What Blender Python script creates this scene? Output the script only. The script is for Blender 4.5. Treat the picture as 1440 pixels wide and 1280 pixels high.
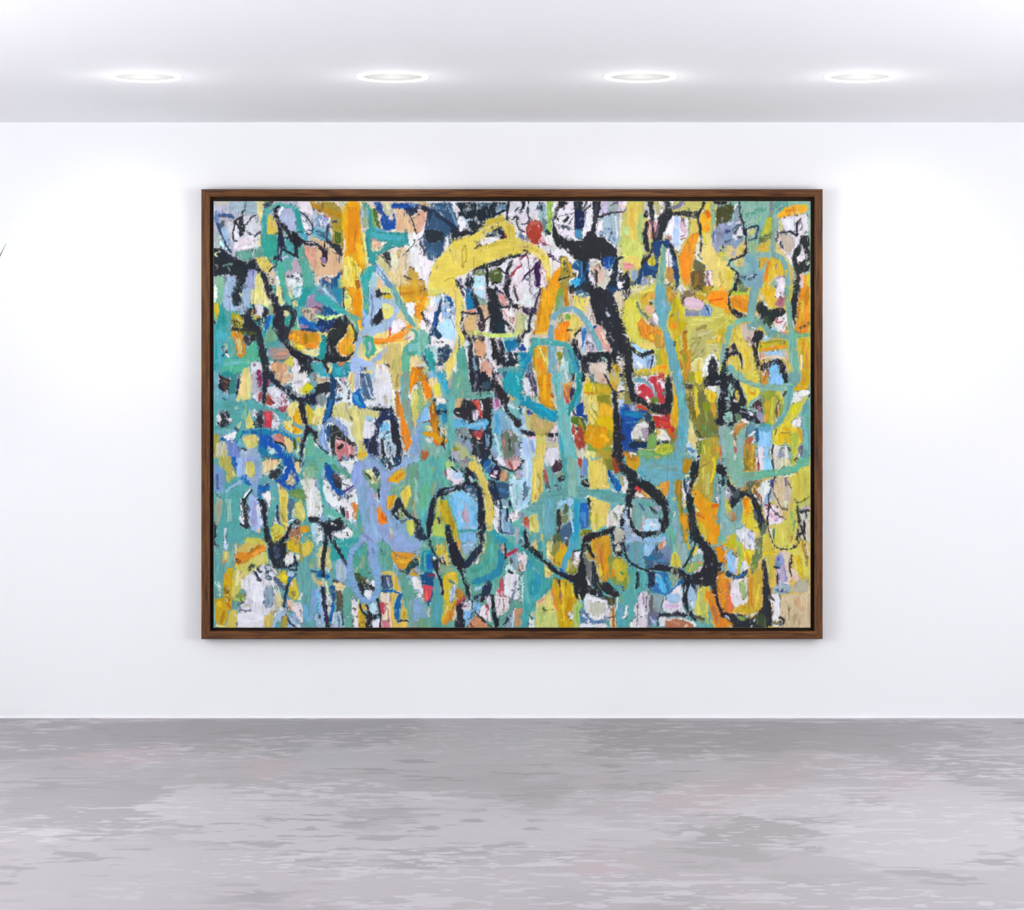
import bpy, bmesh, math, random
import numpy as np
from mathutils import Vector, Matrix
random.seed(7)
for o in list(bpy.data.objects): bpy.data.objects.remove(o, do_unlink=True)
scene = bpy.context.scene
COL = scene.collection

# ------------------------------------------------------------------ camera
F_PX = 3944.0                      # focal length in pixels of a 1440 px wide frame
D = 14.12                          # distance from the camera to the gallery wall
EYE = 1.325                        # eye height; the room is 3.0 m high
ROOM_H = 3.0
cam_d = bpy.data.cameras.new('camera'); cam = bpy.data.objects.new('camera', cam_d); COL.objects.link(cam)
cam.location = (0, 0, EYE); cam.rotation_euler = (math.pi/2, 0, 0)
cam_d.sensor_fit = 'HORIZONTAL'; cam_d.sensor_width = 36; cam_d.lens = F_PX*36/1440
cam_d.clip_end = 100; scene.camera = cam

# ------------------------------------------------------------------ world, exposure
w = bpy.data.worlds.new('world'); scene.world = w; w.use_nodes = True
w.node_tree.nodes['Background'].inputs[0].default_value = (0.92, 0.95, 1.0, 1)
w.node_tree.nodes['Background'].inputs[1].default_value = 0.2
vs = scene.view_settings
vs.view_transform = 'Standard'; vs.look = 'None'; vs.gamma = 1; vs.use_curve_mapping = False
vs.exposure = 0.0

# ------------------------------------------------------------------ large area fill lights, added at both sides and tilted up to brighten the ceiling
def area(name, loc, rot, sx, sy, power, col=(0.97, 0.985, 1.0)):
    l = bpy.data.lights.new(name, 'AREA'); l.shape = 'RECTANGLE'; l.size = sx; l.size_y = sy
    l.energy = power; l.color = col
    o = bpy.data.objects.new(name, l); COL.objects.link(o); o.location = loc; o.rotation_euler = rot
    return o
HALF_W = 6.0
P_SIDE = 327
area('fill_left', (-HALF_W+0.3, 8.8, 1.5), (0, -math.radians(125), 0), 2.5, 3.4, P_SIDE)
area('fill_right', (HALF_W-0.3, 8.8, 1.5), (0, math.radians(125), 0), 2.5, 3.4, P_SIDE)

# downlights (built with the lamps further down)
SPOT_W = 34; SPOT_DEG = 44; SPOT_Z = 2.25; SPOT_X = (-1.95, -.63, .63, 1.9)
SPILL_W = 1.1
PAINT_GAIN = .85                   # albedo of the paints relative to their colour chart

# ------------------------------------------------------------------ helpers
def tag(o, label=None, cat=None, group=None, kind=None):
    if label: o['label'] = label
    if cat: o['category'] = cat
    if group: o['group'] = group
    if kind: o['kind'] = kind
    return o
def link(name, me, mat=None, parent=None, loc=(0,0,0)):
    o = bpy.data.objects.new(name, me); COL.objects.link(o); o.location = loc
    if mat: me.materials.append(mat)
    if parent: o.parent = parent
    return o
def empty(name, loc):
    o = bpy.data.objects.new(name, None); COL.objects.link(o); o.location = loc; o.empty_display_size = .1
    return o
def from_bm(bm, name, smooth=False):
    bmesh.ops.recalc_face_normals(bm, faces=bm.faces)
    me = bpy.data.meshes.new(name); bm.to_mesh(me); bm.free()
    if smooth:
        for p in me.polygons: p.use_smooth = True
    return me
def box_bm(x0,x1,y0,y1,z0,z1,bevel=0):
    bm = bmesh.new()
    vs_ = [bm.verts.new((x,y,z)) for x in (x0,x1) for y in (y0,y1) for z in (z0,z1)]
    for f in ((0,1,3,2),(4,6,7,5),(0,4,5,1),(2,3,7,6),(0,2,6,4),(1,5,7,3)): bm.faces.new([vs_[i] for i in f])
    if bevel: bmesh.ops.bevel(bm, geom=bm.edges[:], offset=bevel, segments=2, affect='EDGES')
    return bm
def srgb(c):
    return tuple((x/12.92 if x <= .04045 else ((x+.055)/1.055)**2.4) for x in [v/255 for v in c])
def mat_new(name):
    m = bpy.data.materials.new(name); m.use_nodes = True
    nt = m.node_tree; b = nt.nodes['Principled BSDF']
    return m, nt, b
def N(nt, t, **kw):
    n = nt.nodes.new(t)
    for k, v in kw.items(): setattr(n, k, v)
    return n

# ------------------------------------------------------------------ materials
def mat_plaster(name, col, tint, bump=.02):
    m, nt, b = mat_new(name); L = nt.links.new
    tc = N(nt, 'ShaderNodeTexCoord'); n1 = N(nt, 'ShaderNodeTexNoise'); n1.inputs['Scale'].default_value = 1.3; n1.inputs['Detail'].default_value = 3
    L(tc.outputs['Object'], n1.inputs['Vector'])
    mx = N(nt, 'ShaderNodeMix', data_type='RGBA'); mx.inputs[6].default_value = (*col, 1); mx.inputs[7].default_value = (*tint, 1)
    L(n1.outputs['Fac'], mx.inputs[0]); L(mx.outputs[2], b.inputs['Base Color'])
    n2 = N(nt, 'ShaderNodeTexNoise'); n2.inputs['Scale'].default_value = 260; L(tc.outputs['Object'], n2.inputs['Vector'])
    bp = N(nt, 'ShaderNodeBump'); bp.inputs['Strength'].default_value = bump; bp.inputs['Distance'].default_value = .001
    L(n2.outputs['Fac'], bp.inputs['Height']); L(bp.outputs['Normal'], b.inputs['Normal'])
    b.inputs['Roughness'].default_value = .85; b.inputs['Specular IOR Level'].default_value = .2
    return m
M_WALL = mat_plaster('white_wall_paint', (.858,.862,.875), (.85,.855,.87))
M_CEIL = mat_plaster('ceiling_paint', (.90,.90,.93), (.89,.895,.93))
M_TRIM = mat_plaster('trim_paint', (.92,.92,.93), (.9,.9,.92), 0)

def mat_wood(name, axis, dark, mid, light, rough=.5):
    m, nt, b = mat_new(name); L = nt.links.new
    tc = N(nt, 'ShaderNodeTexCoord'); mp = N(nt, 'ShaderNodeMapping')
    s = [150, 150, 150]; s[axis] = 7
    mp.inputs['Scale'].default_value = s; L(tc.outputs['Object'], mp.inputs['Vector'])
    n1 = N(nt, 'ShaderNodeTexNoise'); n1.inputs['Scale'].default_value = 1.0; n1.inputs['Detail'].default_value = 6; n1.inputs['Distortion'].default_value = .6
    L(mp.outputs[0], n1.inputs['Vector'])
    cr = N(nt, 'ShaderNodeValToRGB'); e = cr.color_ramp.elements
    e[0].position = .3; e[0].color = (*dark, 1); e[1].position = .72; e[1].color = (*light, 1)
    k = e.new(.5); k.color = (*mid, 1)
    L(n1.outputs['Fac'], cr.inputs[0]); L(cr.outputs[0], b.inputs['Base Color'])
    bp = N(nt, 'ShaderNodeBump'); bp.inputs['Strength'].default_value = .4; bp.inputs['Distance'].default_value = .001
    L(n1.outputs['Fac'], bp.inputs['Height']); L(bp.outputs['Normal'], b.inputs['Normal'])
    b.inputs['Roughness'].default_value = rough; b.inputs['Specular IOR Level'].default_value = .3
    return m
WD = (srgb((50,26,11)), srgb((93,55,23)), srgb((122,78,36)))
M_WOOD_H = mat_wood('walnut_grain_across', 0, *WD)
M_WOOD_V = mat_wood('walnut_grain_upright', 2, *WD)
M_LINING = mat_wood('dark_walnut_lining', 0, srgb((26,14,8)), srgb((40,24,14)), srgb((58,36,20)), .6)

def mat_attr(name, rough, spec, noise_amt=0.0, bump=0.0, nscale=300):
    m, nt, b = mat_new(name); L = nt.links.new
    a = N(nt, 'ShaderNodeVertexColor'); a.layer_name = 'paint'
    tc = N(nt, 'ShaderNodeTexCoord'); n = N(nt, 'ShaderNodeTexNoise'); n.inputs['Scale'].default_value = nscale; n.inputs['Detail'].default_value = 4
    L(tc.outputs['Object'], n.inputs['Vector'])
    mr = N(nt, 'ShaderNodeMapRange'); mr.inputs[3].default_value = 1-noise_amt; mr.inputs[4].default_value = 1+noise_amt
    L(n.outputs['Fac'], mr.inputs[0])
    mx = N(nt, 'ShaderNodeVectorMath', operation='SCALE'); L(a.outputs['Color'], mx.inputs[0]); L(mr.outputs[0], mx.inputs['Scale'])
    L(mx.outputs[0], b.inputs['Base Color'])
    if bump:
        bp = N(nt, 'ShaderNodeBump'); bp.inputs['Strength'].default_value = bump; bp.inputs['Distance'].default_value = .001
        L(n.outputs['Fac'], bp.inputs['Height']); L(bp.outputs['Normal'], b.inputs['Normal'])
    b.inputs['Roughness'].default_value = rough; b.inputs['Specular IOR Level'].default_value = spec
    return m
M_PAINT = mat_attr('brushed_acrylic_paint', .6, .15, .06, .25, 420)
M_FLOOR = mat_attr('stained_concrete', .55, .25, .03, .1, 90)
def mat_plain(name, col, rough=.6, spec=.3):
    m, nt, b = mat_new(name); L = nt.links.new
    tc = N(nt, 'ShaderNodeTexCoord'); n = N(nt, 'ShaderNodeTexNoise'); n.inputs['Scale'].default_value = 25; L(tc.outputs['Object'], n.inputs['Vector'])
    mx = N(nt, 'ShaderNodeMix', data_type='RGBA'); mx.inputs[6].default_value = (*col, 1); mx.inputs[7].default_value = (*[c*.85 for c in col], 1)
    L(n.outputs['Fac'], mx.inputs[0]); L(mx.outputs[2], b.inputs['Base Color'])
    b.inputs['Roughness'].default_value = rough; b.inputs['Specular IOR Level'].default_value = spec
    return m
def mat_glow(name, col, strength, base):
    m, nt, b = mat_new(name)
    b.inputs['Base Color'].default_value = (base, base, base, 1); b.inputs['Emission Color'].default_value = (*col, 1)
    b.inputs['Emission Strength'].default_value = strength; b.inputs['Roughness'].default_value = .5
    return m
M_RING = mat_glow('lit_acrylic_ring', (1, 1, .985), .5, .7)
M_DIFF = mat_glow('frosted_diffuser', (.93, .93, .87), .30, .3)

# ------------------------------------------------------------------ numpy noise
def vnoise(x, y, seed):
    xi = np.floor(x).astype(np.int64); yi = np.floor(y).astype(np.int64)
    fx = x-xi; fy = y-yi; fx = fx*fx*(3-2*fx); fy = fy*fy*(3-2*fy)
    def h(a, b):
        n = (a*374761393 + b*668265263 + seed*982451653) & 0xffffffff
        n = ((n ^ (n >> 13))*1274126177) & 0xffffffff
        n = n ^ (n >> 16)
        return (n & 0xffff)/65535.0
    return (h(xi,yi)*(1-fx)+h(xi+1,yi)*fx)*(1-fy) + (h(xi,yi+1)*(1-fx)+h(xi+1,yi+1)*fx)*fy
def fbm(x, y, seed, oct=4):
    s = 0; a = .5; t = 0
    for i in range(oct):
        s = s + a*vnoise(x*2**i, y*2**i, seed+i*17); t += a; a *= .5
    return s/t

# ------------------------------------------------------------------ room shell
YB, YF = D, -2.0
T = .12
def struct(name, bm, mat): 
    o = link(name, from_bm(bm, name), mat); o['kind'] = 'structure'; return o
struct('wall_back', box_bm(-HALF_W-T, HALF_W+T, YB, YB+T, 0, ROOM_H), M_WALL)
struct('wall_front', box_bm(-HALF_W-T, HALF_W+T, YF-T, YF, 0, ROOM_H), M_WALL)
for sgn, nm, k in ((-1, 'left', 1), (1, 'right', 2)):
    xa, xb = sorted((sgn*HALF_W, sgn*(HALF_W+T)))
    bm = bmesh.new()
    for (ya, yb, za, zb) in ((YF, 7, 0, ROOM_H), (10.6, YB, 0, ROOM_H), (7, 10.6, 0, .2), (7, 10.6, 2.8, ROOM_H)):
        b2 = box_bm(xa, xb, ya, yb, za, zb); me = from_bm(b2, 'tmp'); bm.from_mesh(me); bpy.data.meshes.remove(me)
    struct('wall_'+nm, bm, M_WALL)
    bm = bmesh.new()      # window: bars of an unseen opening, added to go with the fill light
    xm = sgn*(HALF_W+T/2)
    bars = [(7, 10.6, .2, .26), (7, 10.6, 2.74, 2.8), (7, 7.06, .2, 2.8), (10.54, 10.6, .2, 2.8), (8.17, 8.23, .2, 2.8), (9.37, 9.43, .2, 2.8)]
    for (ya, yb, za, zb) in bars:
        b2 = box_bm(xm-.03, xm+.03, ya, yb, za, zb); me = from_bm(b2, 'tmp'); bm.from_mesh(me); bpy.data.meshes.remove(me)
    struct('added_window_%d' % k, bm, M_TRIM)
struct('ceiling', box_bm(-HALF_W-T, HALF_W+T, YF-T, YB+T, ROOM_H, ROOM_H+T), M_CEIL)
struct('trim_1', box_bm(-HALF_W, HALF_W, YB-.006, YB, .0, .009), M_TRIM)

# floor: concrete slab with worn skim-coat patches, colour stored on a fine grid
def grid_mesh(name, nx, ny, px, py, pz, flip=False):
    me = bpy.data.meshes.new(name)
    co = np.stack([px.ravel(), py.ravel(), pz.ravel()], 1).astype(np.float32)
    nf = (nx-1)*(ny-1)
    i = np.arange(nf); r = i//(nx-1); c = i % (nx-1); a = r*nx+c
    q = np.stack([a, a+1, a+nx+1, a+nx], 1)
    if flip: q = q[:, ::-1]
    me.vertices.add(nx*ny); me.vertices.foreach_set('co', co.ravel())
    me.loops.add(nf*4); me.loops.foreach_set('vertex_index', np.ascontiguousarray(q).ravel().astype(np.int32))
    me.polygons.add(nf); me.polygons.foreach_set('loop_start', (np.arange(nf)*4).astype(np.int32))
    me.polygons.foreach_set('use_smooth', np.ones(nf, dtype=bool))
    me.update(calc_edges=True)
    return me
def set_paint(me, rgb):
    at = me.color_attributes.new('paint', 'FLOAT_COLOR', 'POINT')
    a = np.ones((rgb.shape[0], 4), dtype=np.float32); a[:, :3] = rgb
    at.data.foreach_set('color', a.ravel())
def to_lin(c):
    return np.where(c <= .04045, c/12.92, ((c+.055)/1.055)**2.4)
FLOOR_PATCHES = """
k -2.56 14.05 -0.43 14.05 -0.52 12.75 -0.95 12.44 -1.64 12.44 -2.22 12.15
k -2.07 11.36 -1.38 11.12 -1.27 10.05 -1.41 9.59 -1.82 9.95
k -1.67 9.17 -1.27 9.09 -1.02 8.40 -1.30 8.40 -1.55 8.50
k 0.35 13.94 2.33 13.94 2.12 12.75 1.55 12.75 0.88 12.38 0.35 12.44
k 0.56 10.05 1.12 10.25 1.13 9.68 0.84 9.17 0.62 9.33
k 1.44 12.90 2.24 12.30 2.12 11.61 1.67 10.77 1.63 11.88
p -2.08 12.44 -1.52 12.75 -1.40 12.01 -1.81 11.88
p -1.17 12.15 -0.98 12.50 -0.88 11.61 -1.05 11.49
q -1.77 9.68 -1.25 9.50 -0.88 9.33 -0.37 9.09 0.00 8.71 0.00 8.17 -1.49 8.17
p 0.50 10.45 0.58 10.93 0.95 11.36 1.25 12.01 1.40 12.01 1.03 11.24 0.75 10.25
p 1.56 11.61 1.76 11.74 1.83 11.49 1.38 10.66
m -0.43 14.05 0.35 13.97 0.35 12.44 0.12 12.01 -0.06 12.44 -0.27 13.06
l -1.29 10.05 -1.35 11.00 -1.20 11.31 -1.05 10.89 -0.66 10.77 -0.62 10.66 -0.54 9.68 -0.38 9.42 -0.62 9.33 -0.89 9.47 -1.06 9.71
l -0.63 10.77 0.00 10.93 0.02 9.37 -0.48 9.42 -0.54 9.86 -0.36 10.05 -0.34 10.45
l 0.00 10.45 0.29 10.56 0.31 10.25 0.54 10.05 0.48 9.50 0.38 9.33 0.00 9.20
m 0.06 12.01 0.55 12.15 1.10 12.10 1.06 11.82 0.66 11.74 0.00 11.61
l 1.27 10.45 1.62 11.24 1.81 11.36 2.03 11.12 1.66 9.09 1.30 8.86 1.15 9.09 1.05 9.42 1.10 10.05
l 0.78 10.66 1.08 11.24 1.30 11.12 1.27 10.45 0.99 10.25 0.78 10.25
m -0.97 12.75 -0.79 12.90 -0.66 11.74 -0.94 11.61
k -0.86 9.40 -0.05 9.40 0.00 9.25 -0.51 9.14 -0.79 9.17
k 0.00 9.42 0.24 9.38 0.19 9.25 0.00 9.25
k 0.00 11.12 0.66 11.36 0.81 11.41 0.62 11.12 0.00 10.93
k -1.02 10.31 -0.84 10.31 -0.83 10.23 -1.01 10.23
k -0.96 10.05 -0.82 10.05 -0.82 9.99 -0.95 9.99
k -0.62 10.56 -0.40 10.62 -0.36 10.25 -0.51 10.15
p 0.14 9.09 0.38 9.09 0.37 8.78 0.24 8.71
"""
def poly_sd(px, py, pts):
    d = np.full(px.shape, 1e9); ins = np.zeros(px.shape, bool); n = len(pts)
    for i in range(n):
        x0, y0 = pts[i]; x1, y1 = pts[(i+1) % n]
        ex, ey = x1-x0, y1-y0; L2 = ex*ex+ey*ey+1e-9
        t = np.clip(((px-x0)*ex+(py-y0)*ey)/L2, 0, 1)
        d = np.minimum(d, (px-x0-t*ex)**2+(py-y0-t*ey)**2)
        c = ((y0 > py) != (y1 > py))
        ins ^= c & (px < ex*(py-y0)/(ey if abs(ey) > 1e-9 else 1e-9)+x0)
    return np.where(ins, -1, 1)*np.sqrt(d)
def chaikin(pts, closed, bx=None, c=.25):
    out = []; n = len(pts); rng = range(n) if closed else range(n-1)
    if not closed: out.append(pts[0])
    for i in rng:
        a = pts[i]; b = pts[(i+1) % n]
        ka = bx and (a[0] <= 0 or a[0] >= bx[0] or a[1] <= 0 or a[1] >= bx[1])
        kb = bx and (b[0] <= 0 or b[0] >= bx[0] or b[1] <= 0 or b[1] >= bx[1])
        out.append(a if ka else (a[0]*(1-c)+b[0]*c, a[1]*(1-c)+b[1]*c))
        if not kb or True: out.append((a[0]*c+b[0]*(1-c), a[1]*c+b[1]*(1-c)) if not kb else b)
    if not closed: out.append(pts[-1])
    return out
nx, ny = 1100, 860
X0, X1, Y0, Y1 = -HALF_W, HALF_W, YF, YB
gy = np.concatenate([np.linspace(Y0, 7.5, 90, endpoint=False), np.linspace(7.5, Y1, ny-90)])
tx = np.linspace(-1, 1, nx)
gx, gy = np.meshgrid(X1*(.38*tx+.62*tx**3), gy)
me = grid_mesh('floor', nx, ny, gx, gy, np.zeros_like(gx))
wx = gx + .22*(fbm(gx*4, gy*5, 3)-.5) + .22*(fbm(gx*14, gy*18, 5, 5)-.5)
wy = gy + .5*(fbm(gx*3, gy*3, 9)-.5) + .8*(fbm(gx*7, gy*12, 11, 5)-.5)
big = fbm(gx*1.1+3, gy*.8, 21, 5)
C = np.zeros(gx.shape+(3,)); C[:] = np.array((184,178,181.))/255
FC = {'k': (168,165,167), 'l': (198,192,196), 'm': (190,187,190), 'p': (192,178,182), 'q': (191,184,187)}
def over(mask, col, a):
    m = (mask*a)[..., None]; C[:] = C*(1-m)+np.array(col)/255.*m
far = np.clip((4.2-np.abs(gy-11))/1.5, 0, 1)
over(np.clip((big-.57)*40, 0, 1), FC['l'], .4); over(np.clip((.40-big)*40, 0, 1), FC['k'], .4)
for ln in FLOOR_PATCHES.strip().split('\n'):
    p = ln.split(); v = list(map(float, p[1:])); pts = list(zip(v[::2], v[1::2]))
    over(np.clip(.5-poly_sd(wx, wy, pts)*40, 0, 1), FC[p[0]], .85)
sp = fbm(gx*8, gy*13, 41, 5); zone = fbm(gx*1.3, gy*1.1, 43, 3)
over(np.clip((sp-.61)*22, 0, 1)*np.clip((zone-.50)*9, 0, 1), (204,199,202), .95)
sp2 = fbm(gx*7, gy*12, 47, 5)
over(np.clip((sp2-.61)*22, 0, 1)*np.clip((.50-zone)*9, 0, 1), (160,156,158), .8)
sp3 = fbm(gx*15, gy*26, 53, 4)
over(np.clip((sp3-.64)*20, 0, 1)*np.clip((zone-.46)*9, 0, 1), (210,206,209), .8)
over(np.clip((.5-np.abs(fbm(gx*.9+7, gy*.7, 71, 4)-.5)*14), 0, 1), (192,179,183), .35)
C += (fbm(gx*40, gy*50, 61, 2)[..., None]-.5)*.014
set_paint(me, to_lin(np.clip(C, 0, 1)).reshape(-1, 3)*.86)
fl = link('floor', me, M_FLOOR); fl['kind'] = 'structure'

# ------------------------------------------------------------------ the painting
PPM = F_PX/D                                   # photograph pixels per metre on the wall (survey scale)
def WX(px, depth=0): return (px-720)*(D-depth)/F_PX
def WZ(py, depth=0): return EYE+(640-py)*(D-depth)/F_PX
DF = .07                                      # frame face stands this far off the wall
fx0, fx1, fz0, fz1 = WX(283, DF), WX(1157, DF), WZ(899, DF), WZ(266, DF)
ix0, ix1, iz0, iz1 = WX(295, DF), WX(1145.5, DF), WZ(887.7, DF), WZ(276.8, DF)
BASEX, BASEZ = (fx0+fx1)/2, fz0
root = empty('framed_painting', (BASEX, D-.012, BASEZ))
tag(root, 'large abstract painting of teal, yellow and black strokes in thin walnut frame on wall', 'painting')
yw, yf = D-.012, D-DF
def rail(side):
    # cross-section: (inset from the outer edge 0..1, y)
    bm = bmesh.new()
    prof = [(0, yw), (0, yf+.004), (.09, yf), (.82, yf), (.90, yf+.002), (1, yf+.006), (1, yw)]
    def pt(k, t, end):
        # t: inset fraction; corner points of outer and inner rectangle
        ox = {0: fx0, 1: fx1}; ax = {0: ix0, 1: ix1}; oz = {0: fz0, 1: fz1}; az = {0: iz0, 1: iz1}
        cx, cz = end
        return (ox[cx]*(1-t)+ax[cx]*t-BASEX, oz[cz]*(1-t)+az[cz]*t-BASEZ)
    ends = {'top': ((0,1),(1,1)), 'bottom': ((0,0),(1,0)), 'left': ((0,0),(0,1)), 'right': ((1,0),(1,1))}[side]
    rows = []
    for e in ends:
        rows.append([bm.verts.new((pt(0, t, e)[0], y-(D-.012), pt(0, t, e)[1])) for t, y in prof])
    n = len(prof)
    for i in range(n): bm.faces.new([rows[0][i], rows[0][(i+1) % n], rows[1][(i+1) % n], rows[1][i]])
    bm.faces.new(rows[0]); bm.faces.new(rows[1])
    return from_bm(bm, 'frame_rail')
for s in ('top', 'bottom', 'left', 'right'):
    link('frame_rail', rail(s), M_WOOD_H if s in ('top', 'bottom') else M_WOOD_V, root)
# recessed dark lining behind the canvas (L-shaped floater rebate)
cx0, cx1, cz0, cz1 = WX(300.6, DF-.006), WX(1139.6, DF-.006), WZ(882.6, DF-.006), WZ(283.2, DF-.006)
bm = box_bm(ix0-BASEX+.0005, ix1-BASEX-.0005, -.012, -.002, iz0-BASEZ+.0005, iz1-BASEZ-.0005)
link('lining', from_bm(bm, 'lining'), M_LINING, root)

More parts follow.
